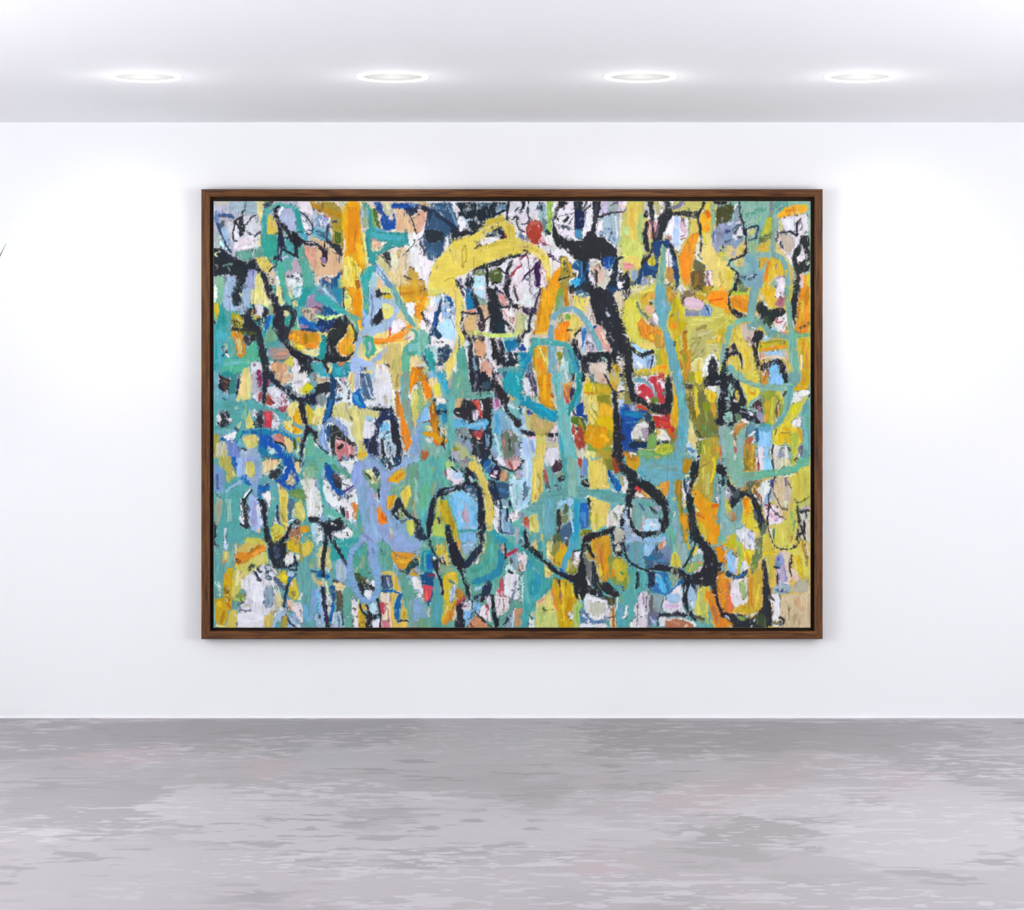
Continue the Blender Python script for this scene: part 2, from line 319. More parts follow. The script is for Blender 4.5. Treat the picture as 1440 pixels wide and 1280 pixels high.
PAINT = """
T 0 0
P bbc 0 0 144 0 144 120 0 120
P abc 22 1 60 1 60 20 40 18 20 12
P dd9 2 1 20 1 18 4 2 5
P abb 2 40 10 45 12 70 2 65
P ccd 28 25 30 35 24 52 40 60 68 55 68 30 50 20
S ccc 8 24 30 22 42
S dde 9 48 50 55 55 62 62
P ecd 30 58 48 50 60 55 62 66 40 70 28 66
P eef 50 60 62 62 62 67 50 68
S dde 7 33 38 30 50
S 358 4 2 22 12 19 24 21 32 26
S 247 3 2 24 8 40 14 52 20 66 24 72
S 358 3 5 30 10 38
S 356 3 13 29 10 36
S 68b 5 4 14 4 30
S 9bd 5 14 38 15 48 22 60
S dff 4 9 56 14 62 18 66
P ee9 60 0 72 0 70 18 66 33 62 15
P ee9 62 52 68 42 70 60 62 65
S 234 0.8 45 0 44 14
S 333 2 44 13 36 24 30 28 28 38 27 50 27 56 33 55
P 234 40 14 42 18 41 30 44 34 42 46 37 50 37 38 34 28 36 23
S 344 3 30 28 36 38 37 48
S 334 1.6 62 19 54 21 50 26 46 32 42 34
S 445 2 66 42 60 46 58 50
D 235 2 47 43 50 46 57 49
P 345 72 0 88 0 80 8 72 13
P 4aa 66 30 72 12 90 2 106 3 120 8 126 30 130 48 132 72 140 110 142 120 92 120 86 95 80 70 66 72
P bbd 78 16 88 12 98 8 112 12 118 40 104 46 98 36 80 40
S bbd 14 104 20 108 34
S eef 3 96 8 94 14 92 20
P ed5 71 30 76 18 83 20 88 28 90 40 90 46 76 48 71 44
P eb6 80 30 84 30 84 38 80 38
S 3aa 5 70 60 74 10
P 2a9 68 47 90 47 92 60 92 84 84 90 70 78 67 66
S 199 8 118 12 120 25 124 38
S 4ba 5 73 14 88 5 94 3
S 9ab 1.5 76 12 90 4
P edf 122 20 128 24 138 38 137 42 130 46 126 36
P dcd 118 0 136 2 140 12 140 20 130 16 120 12
P c92 132 0 144 0 144 13 138 10
S bcd 6 142 18 143 30
P 4ac 138 36 144 34 144 50 138 48
P cc9 138 50 144 50 144 57 134 56
S 7bb 3 138 49 144 49
S 223 2 122 14 130 20 136 28 140 36 139 45 134 49 130 45
S 2ac 4 121 46 128 46 130 54
P 4a9 110 65 127 64 132 80 142 108 142 120 125 120 126 96 118 82
P da8 128 64 134 62 144 66 144 112 136 90 128 75
S ea8 3 128 62 130 72 136 80
P 5a9 30 70 50 67 70 64 70 78 55 80 42 84 34 78
P ecd 30 56 32 66 28 68
P ed6 60 79 72 78 80 86 82 92 76 100 70 100 60 86
P bab 112 80 120 84 124 98 126 120 102 120 100 100 108 96
P dee 106 108 116 100 124 104 126 120 110 120 100 108
D 456 3 104 106 112 106 120 110 122 112
D 234 3 112 104 116 108 120 114
P bbd 96 78 104 76 106 80 96 84
S 4a9 7 100 84 106 82 108 96
S 3b9 8 90 90 96 100 96 120
P dcb 72 100 88 100 90 112 94 120 72 120
D 564 6 74 104 78 110 84 112
S eee 3 90 108 92 118
S ec6 3 80 94 82 102
P 123 0 66 14 66 22 76 34 80 43 85 56 80 60 82 60 88 76 108 78 120 70 120 62 102 52 95 46 104 42 120 30 120 30 108 22 103 4 105 0 104
S dea 2 8 71 3 73 2 75 5 77
S dea 1.6 3 90 5 92 6 90
S 576 2.5 14 91 20 90 26 88
S 8a9 1.5 19 93 22 98
S 99b 1.5 26 104 29 106
S 345 4 18 77 24 80
P 7b9 2 105 16 106 16 120 2 120
P abd 17 106 28 106 32 112 32 120 16 120
P aad 48 98 54 95 62 100 60 112 56 120 44 120
P ee8 58 108 64 100 68 112 71 120 56 120
P 213 84 10 92 5 93 8 90 12 92 20 95 30 102 35 108 42 118 44 126 54 144 58 144 64 132 61 122 62 118 66 119 80 114 79 110 64 102 62 96 62 96 84 90 82 84 82 82 78 90 76 91 60 90 30 86 24 84 14
P 8bb 96 38 102 44 104 50 96 50
D 234 5 100 36 112 50 108 54
P 3aa 96 52 106 54 114 62 113 72 104 70 98 62
S 213 3 97 68 104 72 118 78
S 225 3 95 48 98 60 100 68
S 213 2 88 82 88 90 82 94 78 99
S 235 2.5 92 52 94 68 92 82
S 8ab 2 93 65 93 74
S 223 1.5 117 66 116 78
S 256 2 118 44 128 41 138 41
S a9a 1.5 130 58 140 58
S ba9 1.4 0 0 0 120
T 1 0
P dcb 0 0 144 0 144 120 0 120
P a93 0 2 28 2 38 16 40 70 24 60 22 30 20 20 0 12
S b81 6 0 8 20 14 34 20
S 863 4 10 2 8 12 4 14
P aad 0 18 20 20 18 40 0 42
P 89b 0 18 8 20 6 40 0 40
D eee 5 6 26 12 36 4 34
S d85 3 12 20 22 22
S eee 3 20 24 17 30
P 5ab 0 36 18 38 24 56 16 58 0 48
S 268 6 2 44 14 50
S 7bc 4 2 38 14 42
S 346 4 30 28 20 30 16 40 14 50
P 571 24 42 36 44 36 58 28 60
S a91 5 26 32 30 40 36 36
P db8 0 52 14 56 20 64 38 76 36 98 26 104 12 104 0 108
P dca 12 56 22 62 30 70 20 70
S 313 5 0 61 8 65 12 72
S 313 2 12 56 12 68
P 313 10 68 18 64 16 80 14 88 8 86 8 78
S 97a 5 11 80 11 86
D 333 2 8 88 12 92
P 223 14 50 22 56 34 62 38 72 38 78 30 74 22 64 14 57
S 334 1.2 33 76 33 86
S 334 1 23 72 30 74
P 258 36 94 34 112 30 120 10 120 4 112 14 106 22 108 26 110
P da8 10 108 20 108 22 116 16 112
P 7cc 0 114 12 117 20 120 0 120
S 5ba 5 33 110 34 120
P ccb 28 0 44 0 42 6 38 14
P dd8 36 4 44 2 44 12 38 16 36 10
P ea0 44 0 63 2 63 22 62 40 66 60 70 84 70 100 62 110 58 120 34 120 36 96 40 78 42 60 38 40 36 22 40 14
S eb1 9 42 12 44 30
P e91 46 8 60 10 60 50 56 74 46 74 44 40
S c80 2 44 4 48 14
S db1 3 36 18 38 38
P fc2 56 56 66 62 69 84 64 90 58 74
P ed5 40 80 50 76 60 90 66 96 60 120 36 120 36 100
S cb2 5 50 76 52 90
S ee8 5 42 90 42 110
S fd3 4 54 100 52 116
S a91 1 55 92 56 108
P dc5 64 40 72 72 74 88 66 92 69 70 63 48
S ee8 3 66 44 69 66 72 84
P 7aa 64 6 70 8 72 30 70 38 64 36
P 9a8 64 4 74 12 76 30 66 40
P 571 78 10 84 12 88 24 92 40 84 40 80 24
S 7a5 3 66 2 72 6 78 12 80 22 82 38
S 8bd 5 65 14 65 22
P 299 66 4 72 4 78 14 80 36 86 42 114 44 136 46 136 62 118 63 96 70 88 76 84 84 84 92 76 88 72 76 69 56 69 40 74 34 72 16
S 3ab 6 78 46 96 50 134 54
P dc9 76 54 84 56 98 57 92 68 80 72 76 68
S eee 3 93 60 98 58
S e97 3 82 62 90 59
S c77 2 78 53 88 55
P 149 80 2 92 2 94 14 102 22 108 28 110 16 104 8 104 3 144 2 144 8 118 12 108 10 114 30 112 40 102 42 96 42 92 34 90 18 84 12
S 259 3 100 26 106 30 112 26
S 4ac 4 84 40 96 42
S 46a 1.5 94 20 98 32
P cca 94 2 104 2 106 10 106 22 98 20 94 10
S ee9 2.5 100 2 102 10
P db8 112 10 130 12 134 20 140 36 140 44 118 43 112 40 114 26
P db8 132 22 144 18 144 44 142 44 140 34
P 235 124 10 144 4 144 16 138 18 134 22 128 14
S 68b 4 134 4 142 6
S 413 1.8 132 18 136 28 140 40 142 46
P ddd 128 46 144 46 144 110 126 80 132 64
S eff 4 139 46 140 54 134 64
P dc9 116 66 130 66 128 100 112 96 104 90
S c93 4 118 68 114 80
S 421 1.4 139 54 138 62 130 68 122 76
S aaa 1.5 126 76 126 98
P ca4 132 88 144 108 144 120 120 120 128 110
P ddb 102 76 112 68 118 90 112 96 104 86
P 223 92 72 98 70 103 70 106 86 98 80
S 432 1.5 88 75 100 82 106 92
P cc8 86 76 98 82 106 96 100 104 88 96
P bce 82 90 88 88 100 104 108 120 98 120
P ed9 100 100 120 96 124 108 132 116 112 120 104 108
S 333 1.3 124 106 134 110
S db3 5 138 112 140 118 122 118
P 2aa 70 92 80 90 86 96 80 104 74 114 74 120 66 120 62 114 60 108
P acd 80 100 84 98 86 110 82 120 76 120 76 108
S 59b 7 82 92 96 106 104 120
S 9be 4 86 94 92 104
S dfe 1.5 90 100 96 108
P ec9 86 104 92 110 100 120 84 120
S 532 1.2 66 96 62 106
S a62 6 58 112 60 120
S 8cb 2 60 100 62 112
T 2 0
P dde 0 0 144 0 144 120 0 120
P cb8 0 0 16 2 14 10 0 8
P da8 0 14 14 14 10 28 8 40 0 46
S 222 1.5 0 18 2 20
P ede 0 46 8 40 10 60 12 80 22 86 14 110 0 108
S ccb 2 4 92 6 106
S ecc 2 14 84 14 110
P c92 0 108 8 112 14 120 0 120
P 257 18 2 46 2 52 20 58 40 50 60 42 64 34 60 36 66 30 78 24 84 12 82 8 66 6 50 12 30 14 14
P 246 12 14 20 16 18 30 10 36
S 57a 4 24 8 34 10
S 68a 2 26 14 36 22
S 68a 3 44 10 50 24 54 34
S 468 5 14 70 26 74
S 358 6 24 36 22 50
P 134 8 40 24 40 36 44 34 56 20 60 10 56
S 235 6 0 7 16 12 30 22 44 30 54 42 52 56
S 224 5 0 8 14 12
S 223 2 4 52 3 58 8 70 8 76
S 99b 2 5 54 6 58
P ccd 36 54 42 46 42 56 46 58 40 66 36 60
S aac 2 44 44 46 52
S dde 2 40 60 38 68
S 245 1.5 42 50 44 60
P 124 44 40 58 38 60 44 52 56 48 58 46 48
P 134 50 2 130 2 128 12 114 18 104 24 94 30 86 40 74 50 66 42 60 30 54 18 58 12
P 356 82 2 104 2 100 8 84 10
S 79b 7 112 10 122 8
S 8bc 4 110 14 116 12
S eef 3 48 2 54 10 58 14
S ccd 3 50 14 56 14
P eef 54 22 64 20 70 36 58 44
S bcd 2 62 20 70 34
D abc 5 68 28 80 24
D 9ab 4 84 30 96 26 104 22
D 89a 4 64 14 78 10
P 222 58 44 70 38 74 44 66 50 56 50
P 222 46 58 56 48 56 54 48 60
S aab 2 70 38 76 42
P ed5 22 88 40 66 52 54 66 48 76 48 90 36 100 26 112 20 120 18 122 28 134 32 138 50 144 56 144 72 128 78 108 82 96 88 80 94 64 104 54 108 56 120 14 120 16 104
S ee8 2 18 94 34 74 46 60
S dc4 7 96 30 106 26 118 26
S ee9 2 92 40 104 34 114 32
S dc4 8 128 36 132 50
S dc4 4 78 66 100 62 126 58
P 234 92 50 104 42 112 36 118 36 122 46 126 52 118 54 106 50
P bbb 94 44 106 40 100 46 92 50
P 678 102 44 112 42 116 50 108 52
S dde 2 112 47 116 48
S a31 3 122 46 124 50
P eef 82 60 92 52 104 49 116 54 100 60 84 64
S 654 3 80 66 84 62 88 63
S a92 1 64 62 62 78 64 98 65 88 68 80 68 70 65 62
S a92 1 36 112 52 108
S 975 1.5 26 96 27 92
P ed6 44 70 60 66 60 88 50 88
P 333 72 100 84 92 96 88 108 84 118 80 144 72 144 78 126 82 112 92 100 94 92 96 80 98
P 785 74 100 92 96 96 104 82 104
P 563 98 98 116 92 118 108 112 116 100 112
S 9a7 3 108 102 112 100
S 222 4 96 94 97 108 97 120
P 134 66 108 76 106 80 118 70 120 66 118
P bde 76 104 94 106 94 120 82 120
S 223 4 112 116 104 116
S 223 1.5 80 97 76 104
P 423 130 82 134 84 128 102 132 116 126 120 120 120 122 102
S 224 2 112 94 120 100 124 102
S 223 3 54 112 62 120 56 118
S 98a 3 60 110 62 118
P ecd 136 80 144 78 144 120 128 120 132 110
S b34 2.5 144 88 136 98 130 106
S edd 4 140 100 136 112
S 234 3 128 0 126 12 125 26
P ccd 130 2 144 2 144 8 132 12
S 223 2 140 10 136 14
P ede 128 14 140 14 138 26 128 30 126 20
S 323 2 140 22 138 30 144 40
S 9bb 5 142 46 144 52
S 334 2 132 26 138 22
P ecd 134 34 142 36 138 44
T 3 0
P ede 0 0 144 0 144 120 0 120
P dde 10 0 26 0 22 20 12 28
S 223 5 4 0 4 8 0 14
S 223 1.6 11 0 11 16 12 30
P 9bc 24 4 36 2 37 30 34 44 28 30
D 345 6 28 4 22 14
D 345 5 33 4 28 12
S bdd 3 30 16 24 22
P 688 30 22 37 24 37 40 34 46 30 40
P 6a9 36 30 42 44 42 60 46 66 34 60
P eee 30 46 44 47 48 62 40 64 32 56
P 343 36 36 44 44 42 47 37 47 34 42
P 9c4 37 0 45 0 46 14 44 30 44 44 40 42 38 30
S bd7 2 41 2 41 36
S eef 4 48 2 46 14
S 333 1.4 0 32 11 31
S 333 2 0 38 6 43
P 58a 0 46 6 48 6 54 0 56
P b43 12 28 22 26 29 29 31 38 30 50 26 54 24 61 16 59 10 52 8 42 8 36
S c65 4 14 30 26 30
P ebc 29 48 34 50 38 60 44 66 34 66 26 58
S a45 2 27 55 34 60 38 61
P ccc 28 62 48 62 54 70 44 74 34 70
P dca 8 54 16 58 8 60 0 58
P eee 46 70 56 64 66 74 76 84 72 90 60 80
P edd 40 80 50 78 54 86 46 100 40 98
P ede 0 76 20 76 28 84 40 104 36 120 0 120
S ebc 2 8 80 20 80
S 333 1.2 8 76 12 88 13 108 14 120
S a35 2.5 7 76 0 87
S 9aa 2 0 104 20 112
S d78 1 28 96 36 116
S c67 1 30 90 40 112
P ed6 0 57 10 57 24 62 34 70 40 80 42 90 42 100 44 110 40 120 36 112 34 96 28 84 18 76 6 72 0 76
S dc4 4 4 66 20 66 34 82
S 223 2 4 69 10 70 8 74 0 78
P 415 18 90 28 80 30 86 27 94 28 104 28 114 31 120 25 120 20 112 19 100
S 425 2.5 20 92 10 102 0 111
P 425 36 71 46 76 54 83 57 88 52 84 44 81 39 78
P 333 57 0 68 2 62 6 56 8 52 14 50 22 48 30 50 38 52 44 58 50 66 54 76 56 84 54 92 50 94 44 98 42 100 36 100 26 102 14 101 4 104 0 114 0 112 12 111 24 110 30 106 32 106 42 108 50 118 50 124 58 132 64 137 70 135 76 138 84 138 98 128 96 118 90 112 83 98 80 96 86 84 86 76 80 68 74 60 66 50 63 46 56 45 46 45 30 47 16 52 6
S 445 5 106 4 105 24
P 334 50 22 58 24 54 28 50 27
S 334 3.5 66 22 60 28
P 678 52 35 66 34 74 40 70 42 64 38 60 40 54 38
S 555 1.4 54 22 66 18 74 16
D bbc 4 58 44 66 50 72 54
P eee 54 22 66 18 74 18 74 30 64 26 58 32 52 32
S 334 3.5 67 22 61 28
S 556 1.5 75 20 68 32
D 234 3 54 36 66 36
P 134 75 0 88 0 88 52 82 53 76 52
P 125 75 12 92 14 92 22 89 36 88 44 76 36
P 38a 76 40 88 38 87 52 77 52
S 48b 3 80 42 80 50
S 99b 2 86 24 84 26
S 333 2 96 0 90 8
S 333 2 98 6 88 14
S eee 2 94 14 98 10
P dde 92 26 100 14 102 30 96 42 90 48 88 46
P cbd 114 0 136 0 144 8 144 14 126 18 114 22 112 14
P 9aa 122 0 138 0 137 20 122 20
S 667 3 126 6 136 2
S dbc 6 140 4 144 10
P abc 110 24 124 20 140 18 142 60 134 64 120 50 108 46 108 30
P ecd 110 28 118 26 114 40 108 44
D 56a 7 114 46 124 38 130 46
D 67a 6 124 52 132 54
S ccd 3 134 22 136 50
S 223 2.5 111 24 118 19 128 16 144 15
P bc6 140 36 144 34 144 90 136 66 140 50
S dd9 3 142 20 142 34
P cc8 136 64 144 60 144 100 140 96 137 80
S 223 3 136 82 140 79 144 79
P 134 112 78 134 76 138 90 137 104 137 120 120 120 124 106 128 98 120 97 114 88
P 149 114 78 132 78 130 90 124 97 118 94
S 49c 1.5 124 80 124 92
S 59c 1.5 130 88 124 96
P a93 56 78 62 76 68 84 74 90 72 96 80 100 78 106 68 110 70 120 50 120 54 100
S dc3 4 60 80 58 92
S ea1 3 68 88 70 96
P fa1 52 92 56 94 56 108 54 120 34 120 42 108
P ec3 72 90 74 104 70 104
D 543 5 60 84 64 100
D 554 5 74 100 80 108
S 433 2 56 112 60 108 68 106
P 258 72 88 78 82 84 86 96 84 97 120 74 120 70 114 80 108 83 98 72 94
S 124 5 90 86 93 112
S 29c 1.3 78 84 82 92
S 39b 1.2 86 86 86 106
P 3ad 70 112 80 108 86 110 76 120 70 120
P 233 86 116 100 112 102 120 80 120
P ccb 96 84 112 86 118 96 124 100 127 110 120 118 110 120 104 110 98 98
P dba 100 92 110 90 118 102 118 112 108 114
S 421 3 105 98 107 108 106 120
S 421 1.5 100 98 104 106
S 532 1.5 108 90 112 94
S eee 2.5 128 96 124 104
P 445 138 100 144 100 144 112 138 112
S eef 2 139 112 138 118
T 4 0
P cc6 0 0 144 0 144 120 0 120
P dcd 0 0 6 0 4 12 0 16
P dc5 6 2 26 2 24 20 20 40 20 56 10 60 6 40
S db4 6 12 10 14 40
S ac7 6 26 20 22 34 24 50
S bd8 6 4 36 6 48
S ad8 5 24 48 28 56
P cd6 0 50 24 58 30 72 24 90 0 78
S ed6 6 4 78 22 84
P ed6 10 76 24 80 24 94 14 94 4 84
P ccb 30 0 36 0 38 8 38 22 32 20 28 10
P d98 0 84 10 88 18 92 8 98 0 94
S e99 3 2 92 14 90
P 223 30 14 34 10 38 18 36 23 29 22
P edd 35 8 46 8 56 8 60 18 50 26 46 40 40 44 36 40
P bb8 46 2 54 10 50 20 44 18
S eee 6 52 2 58 4
S a43 4 39 26 41 52
S daa 2.5 37 32 38 52
S e9a 3 45 30 44 44
P 223 32 28 37 28 36 36 35 48 36 60 38 74 30 70 28 60 29 50 28 44
P 333 34 0 43 0 44 14 43 30 44 46 46 40 50 22 54 17 60 14 58 4 56 0 66 0 70 16 80 14 94 14 104 15 110 10 114 0 116 2 114 10 112 12 106 22 104 24 96 23 82 20 72 24 66 28 58 42 56 50 48 58 44 68 38 74 40 56 42 48 38 20
S 656 3 50 34 46 50
S 444 4 62 4 66 16
P 778 60 8 74 6 84 0 90 0 84 8 72 13 68 10
S bbb 2 74 12 90 4
S eee 6 68 2 78 0
P cc6 88 4 94 1 112 0 108 14 92 15 80 12
P bbb 56 2 60 4 58 12 56 10
P dde 66 28 72 20 82 22 92 24 92 40 90 52 82 62 78 72 70 62 62 54 56 48 58 42
P eef 58 44 68 28 70 40 68 48
S bcf 8 76 26 74 40 76 60
S dbc 8 84 30 88 44
S eef 3 72 22 72 34
S a78 2 84 25 88 36
S a67 2 82 50 86 48
S a77 2.5 82 54 88 52
P a76 56 46 68 48 70 56 62 54
P dc5 92 24 104 24 108 36 110 46 100 46 92 50
S 9a7 3 93 30 93 44
P e92 96 46 108 44 106 56 102 72 98 90 96 110 92 120 84 110 80 96 78 76 86 62 92 54
S f81 5 86 72 88 108
S fa1 4 102 46 98 66
S c82 2 92 54 92 70
P ed7 106 50 112 46 120 44 124 56 130 70 136 84 144 84 144 120 124 120 120 96 106 86 100 74 104 60
S ed6 5 134 80 140 116
S cb4 3 136 100 140 120
P fb1 108 22 116 12 122 10 124 22 122 38 116 46 110 44 110 28
S e71 6 118 14 122 22
S f91 5 116 34 122 40
S dd4 4 112 44 118 60
P ed3 116 4 124 2 124 12 116 12
P 333 104 20 108 20 110 30 110 44 112 50 112 60 111 70 108 75 109 60 109 50 107 40
P ddb 104 60 108 60 108 74 114 84 106 86 101 78
S 665 1.5 106 76 112 82
P 664 100 80 112 86 118 92 114 98 104 98 98 92
P 653 96 98 116 96 118 110 116 120 94 120
S 862 6 104 102 102 120
P ecc 116 98 124 96 126 110 128 118 118 120
S 966 2.5 120 102 118 106
S 845 3 120 112 124 120
P 8b9 124 4 130 6 130 30 126 42 124 30
P 233 122 0 144 0 144 4 132 6
P 9b9 132 4 144 2 144 8 134 10
P 552 132 8 144 6 144 30 130 34
P 99b 126 42 134 32 144 30 144 62 138 74 132 72 126 60
S 88a 5 130 44 142 50
S 57a 2.5 128 44 126 56
S 334 2 142 62 138 70
S dd4 4 136 74 144 78
S ac8 2 138 64 142 74
P 148 42 58 54 54 62 52 70 60 74 72 77 86 79 100 79 120 74 120 72 104 68 88 66 72 60 64 56 60 52 72 50 90 48 104 46 110 40 104 30 106 26 112 22 120 12 116 22 106 26 90 32 82 40 84 46 90 46 78 42 72
P 124 62 54 70 62 76 80 74 84 68 76 64 64
S 246 5 76 96 77 118
S 147 4 30 92 22 110
S 258 5 38 92 48 96
P dc1 33 86 42 78 46 88 42 91
S aa2 2 42 80 42 90
P 321 42 70 40 78 30 88 26 93 24 86 28 80 36 74
P 6a9 54 64 60 63 60 80 60 96 58 120 44 120 48 110 52 96 54 80
P ccd 61 66 64 66 68 78 70 90 66 94 60 90
P c94 62 90 70 92 72 104 72 116 62 112 60 100
S ddb 3 60 110 66 118
S bb5 2.5 72 112 70 120
S 223 2 60 117 66 119
P 9ac 10 98 22 98 20 108 14 112 12 104
P 233 2 100 8 98 12 112 14 120 0 120
P 99b 26 108 36 106 34 118 24 120
P ccc 38 106 44 108 42 118 36 116
S dd8 3 14 119 40 119
T 5 0
P 7ba 0 0 144 0 144 120 0 120
P 552 0 4 12 4 13 10 11 20 2 30 0 30
P 9ab 14 4 20 8 22 28 12 26 14 12
P 89b 0 34 10 26 22 24 28 40 24 52 28 56 12 64 0 66
S ccd 6 4 34 22 26
S 347 3 0 46 6 42
S 99c 3 0 40 8 34
P dde 11 44 20 36 25 40 24 50 14 56 10 50
S 234 1.6 13 44 21 34
S 234 1.3 10 40 18 34
D 234 2 14 54 25 49
S 568 3 8 54 0 62
S 99b 6 12 58 14 68
P ed8 0 66 8 62 14 68 20 60 28 52 31 62 30 72 24 76 10 82 0 80
S dc4 6 22 66 26 70
P bbb 10 70 16 70 14 78 8 78
P dc7 12 82 30 76 32 84 24 92 14 92
S ac5 2 18 82 20 88
S eaa 2 26 86 20 92
P ed5 0 84 8 90 14 100 12 114 8 120 0 120
S dc3 4 4 98 6 112
S eee 3 13 10 16 4
S ba7 3 32 17 40 15
S cdc 3 34 20 42 16
S 8ba 4 24 10 40 12
S acb 3 32 30 40 28
S 5a9 6 30 20 56 10
S 6bb 4 40 44 52 26
S bd7 2 44 30 50 24
S 244 2 20 0 21 12 22 24
S 233 3.5 23 25 26 32 27 40
P 334 25 40 30 38 31 46 30 56 35 64 34 72 30 76 27 72 30 64 28 56 28 50 25 46
P bcb 30 40 42 36 42 46 34 52
S dd6 5 35 44 40 42
S 345 2.5 29 40 38 36 46 34 46 40 43 52
S 366 3 44 44 42 52 32 54
S 234 2.4 32 72 26 76 16 80 8 84 5 87 8 92 14 97 16 100
P 333 16 98 20 102 23 110 23 120 12 120 14 110
S 8ab 3 14 60 20 60
P 9b8 30 58 42 56 42 70 34 74
P 888 62 0 68 0 67 22 62 22
P 5a9 66 4 90 0 88 8 76 14 68 22
S 8bc 2 68 14 80 6
P cd3 60 22 67 22 66 40 62 46 50 48 54 36
S dc3 3 63 28 58 40
P 674 48 50 62 44 65 40 65 52 56 58 46 62
S 9a5 2 52 50 62 50
P dc4 46 60 60 56 64 54 64 70 56 73 44 70
S eb4 3 48 68 60 64
P 7a9 66 22 72 22 72 60 66 70 64 60
S 9ba 3 70 20 72 40
P fb2 74 18 84 9 98 5 116 4 116 14 100 19 86 22 76 25 73 23
S e91 5 84 14 98 11
S dc3 4 106 6 114 6
P dcd 74 26 86 22 100 20 116 17 118 48 108 52 104 60 98 74 95 90 88 84 80 70 74 58 70 46 76 40
P dd9 74 26 80 26 82 42 76 42
P cba 76 44 86 46 94 50 98 60 92 74 84 72 78 60
P eef 82 26 100 24 98 42 84 42
P ed7 70 56 76 62 82 72 92 84 92 88 80 78 70 70
S eb8 2 71 62 74 68
D 444 3.5 74 46 73 56
S 335 2 78 58 82 66
S 223 2 76 44 90 43 98 45
P 223 98 44 99 34 102 28 107 24 105 28 102 34 102 42 104 47 100 51
S 445 1 107 24 109 34 107 42
S 223 2.5 92 43 98 46
S 9a8 3 114 44 116 44
P 332 108 49 118 49 120 62 120 100 110 99 104 103 106 112 108 120 97 120 98 96 95 88 95 76 98 66 104 60 104 54
P dcd 106 58 108 64 110 70 113 80 108 84 102 85 102 78 106 72
S 9a8 2 114 86 118 84
S ccb 2.5 117 88 118 86
S cd9 2 118 64 118 68
P dc3 104 103 108 100 112 104 119 99 119 120 110 120
P ebb 104 102 109 100 110 120 106 116
S e92 3 112 104 112 118
P 7bb 28 74 60 72 64 78 60 80 46 80 42 98 28 102 24 98
S 6ab 12 34 80 40 88 34 104
D 357 6 26 104 32 112 40 108
P 8ab 24 100 50 96 56 104 52 120 24 120
D 257 5 26 106 34 110 44 104
P db4 46 80 60 79 60 84 54 92 48 98 48 86
S 875 2 48 84 48 92
P ec3 62 78 70 78 78 86 84 94 84 104 70 106 66 110 62 120 52 120 56 104 60 90
S f91 4 62 84 56 112
S ed9 3 72 104 62 116
P ecd 72 110 84 104 86 120 70 120
S c9a 2.5 72 108 84 103
S 987 2 72 88 70 96
P cb6 84 88 92 88 97 94 97 120 90 120 90 104
S 6aa 7 70 74 80 80 86 92 88 106 89 120
S 7aa 4 58 74 44 74
S 7aa 4 64 64 68 78
S dc3 2 86 96 86 106
T 0 1
P 3aa 0 0 144 0 144 120 0 120
P dec 0 0 5 0 4 22 0 24
P 6b9 4 0 18 0 16 14 10 26 6 20
P dc2 1 22 6 22 8 34 4 48 1 46
S 223 3 0 46 3 50
P 199 10 26 14 34 18 44 16 54 4 62 4 50 7 38
S 5aa 6 18 36 22 60
P 3ab 2 60 20 66 18 78 10 120 0 120
S 6a9 5 22 72 28 86 26 98
S 199 4 4 84 3 120
P 9ba 14 78 20 82 20 94 14 90
S 244 4 13 85 18 94
S cdd 3 17 96 21 99
S 245 2 13 98 14 96
P acc 34 14 44 0 50 14 40 30
P 334 28 0 40 0 40 8 36 12 40 20 42 23 38 28 32 28 26 22 27 10
S dda 3 37 10 40 13
P abd 14 0 28 0 25 14 28 26 34 30 44 24 38 18 42 0 54 0 52 14 52 28 44 36 38 39 30 34 18 34 12 22
P ee9 55 0 70 0 76 10 80 18 82 28 76 30 68 26 60 26 52 24 52 10
S ee7 8 60 4 66 14
P dcd 56 26 66 26 70 30 68 44 60 50 56 36
P ec6 66 36 68 44
P 334 50 30 56 30 57 36 54 44 60 54 66 58 68 68 60 70 58 66 30 64 24 60 26 54 36 56 40 50 36 40 44 38
P aa2 24 37 34 38 40 44 42 52 40 58 26 56
D 542 6 28 46 36 54 26 56
S dc2 3 32 42 38 48
S c84 3 54 33 54 38
S 223 2.5 56 26 57 38
P cb4 56 40 64 40 66 46 60 48 56 46
P 433 70 30 76 30 80 36 74 46 68 42
D 443 7 66 50 72 46 70 56
D bba 4 66 56 70 60
S 223 5 78 34 80 38
P 16b 76 40 84 40 84 46 76 62 72 68 70 60 74 48
S 2ac 3 83 40 80 54
P ab7 78 22 84 30 86 40 78 38
P 6a8 80 54 86 58 88 66 90 74 80 78 72 84 70 72 74 64
P 4aa 74 78 92 76 98 80 90 84 76 86
S 199 3 70 64 70 76 74 84
P 561 24 60 60 64 60 68 42 67 24 64
P d92 26 62 38 64 42 70 42 80 46 86 44 96 40 100 36 102 32 98 30 80 24 68
S ed8 6 34 74 38 94
S eb6 3 34 86 34 96
S b61 1.5 30 66 34 74
P 323 40 68 48 68 58 66 60 70 58 76 52 80 48 86 44 82 42 76
S eee 1.5 48 69 49 71
P 4b9 52 80 58 76 60 84 64 96 66 106 56 108 44 112 38 118 30 120 10 120 14 104 26 100 36 104 44 98 46 88
S 5bb 6 16 110 44 104
P dde 52 110 60 106 66 108 68 120 52 120
S a57 1.5 56 111 59 111
S a57 4 60 120 66 118
P ed8 42 116 50 112 52 120 40 120
P ecc 78 104 86 106 80 120 78 120
P da7 82 108 90 106 100 108 106 114 104 120 80 120
S eb7 4 86 110 86 120
P a98 78 86 90 86 104 86 110 96 110 100 98 105 86 104 78 100 76 92
S c97 6 90 96 104 94
S 99b 4 78 90 80 98
S 655 1.6 84 104 98 104 110 99
P 99b 90 80 98 78 100 84 92 84
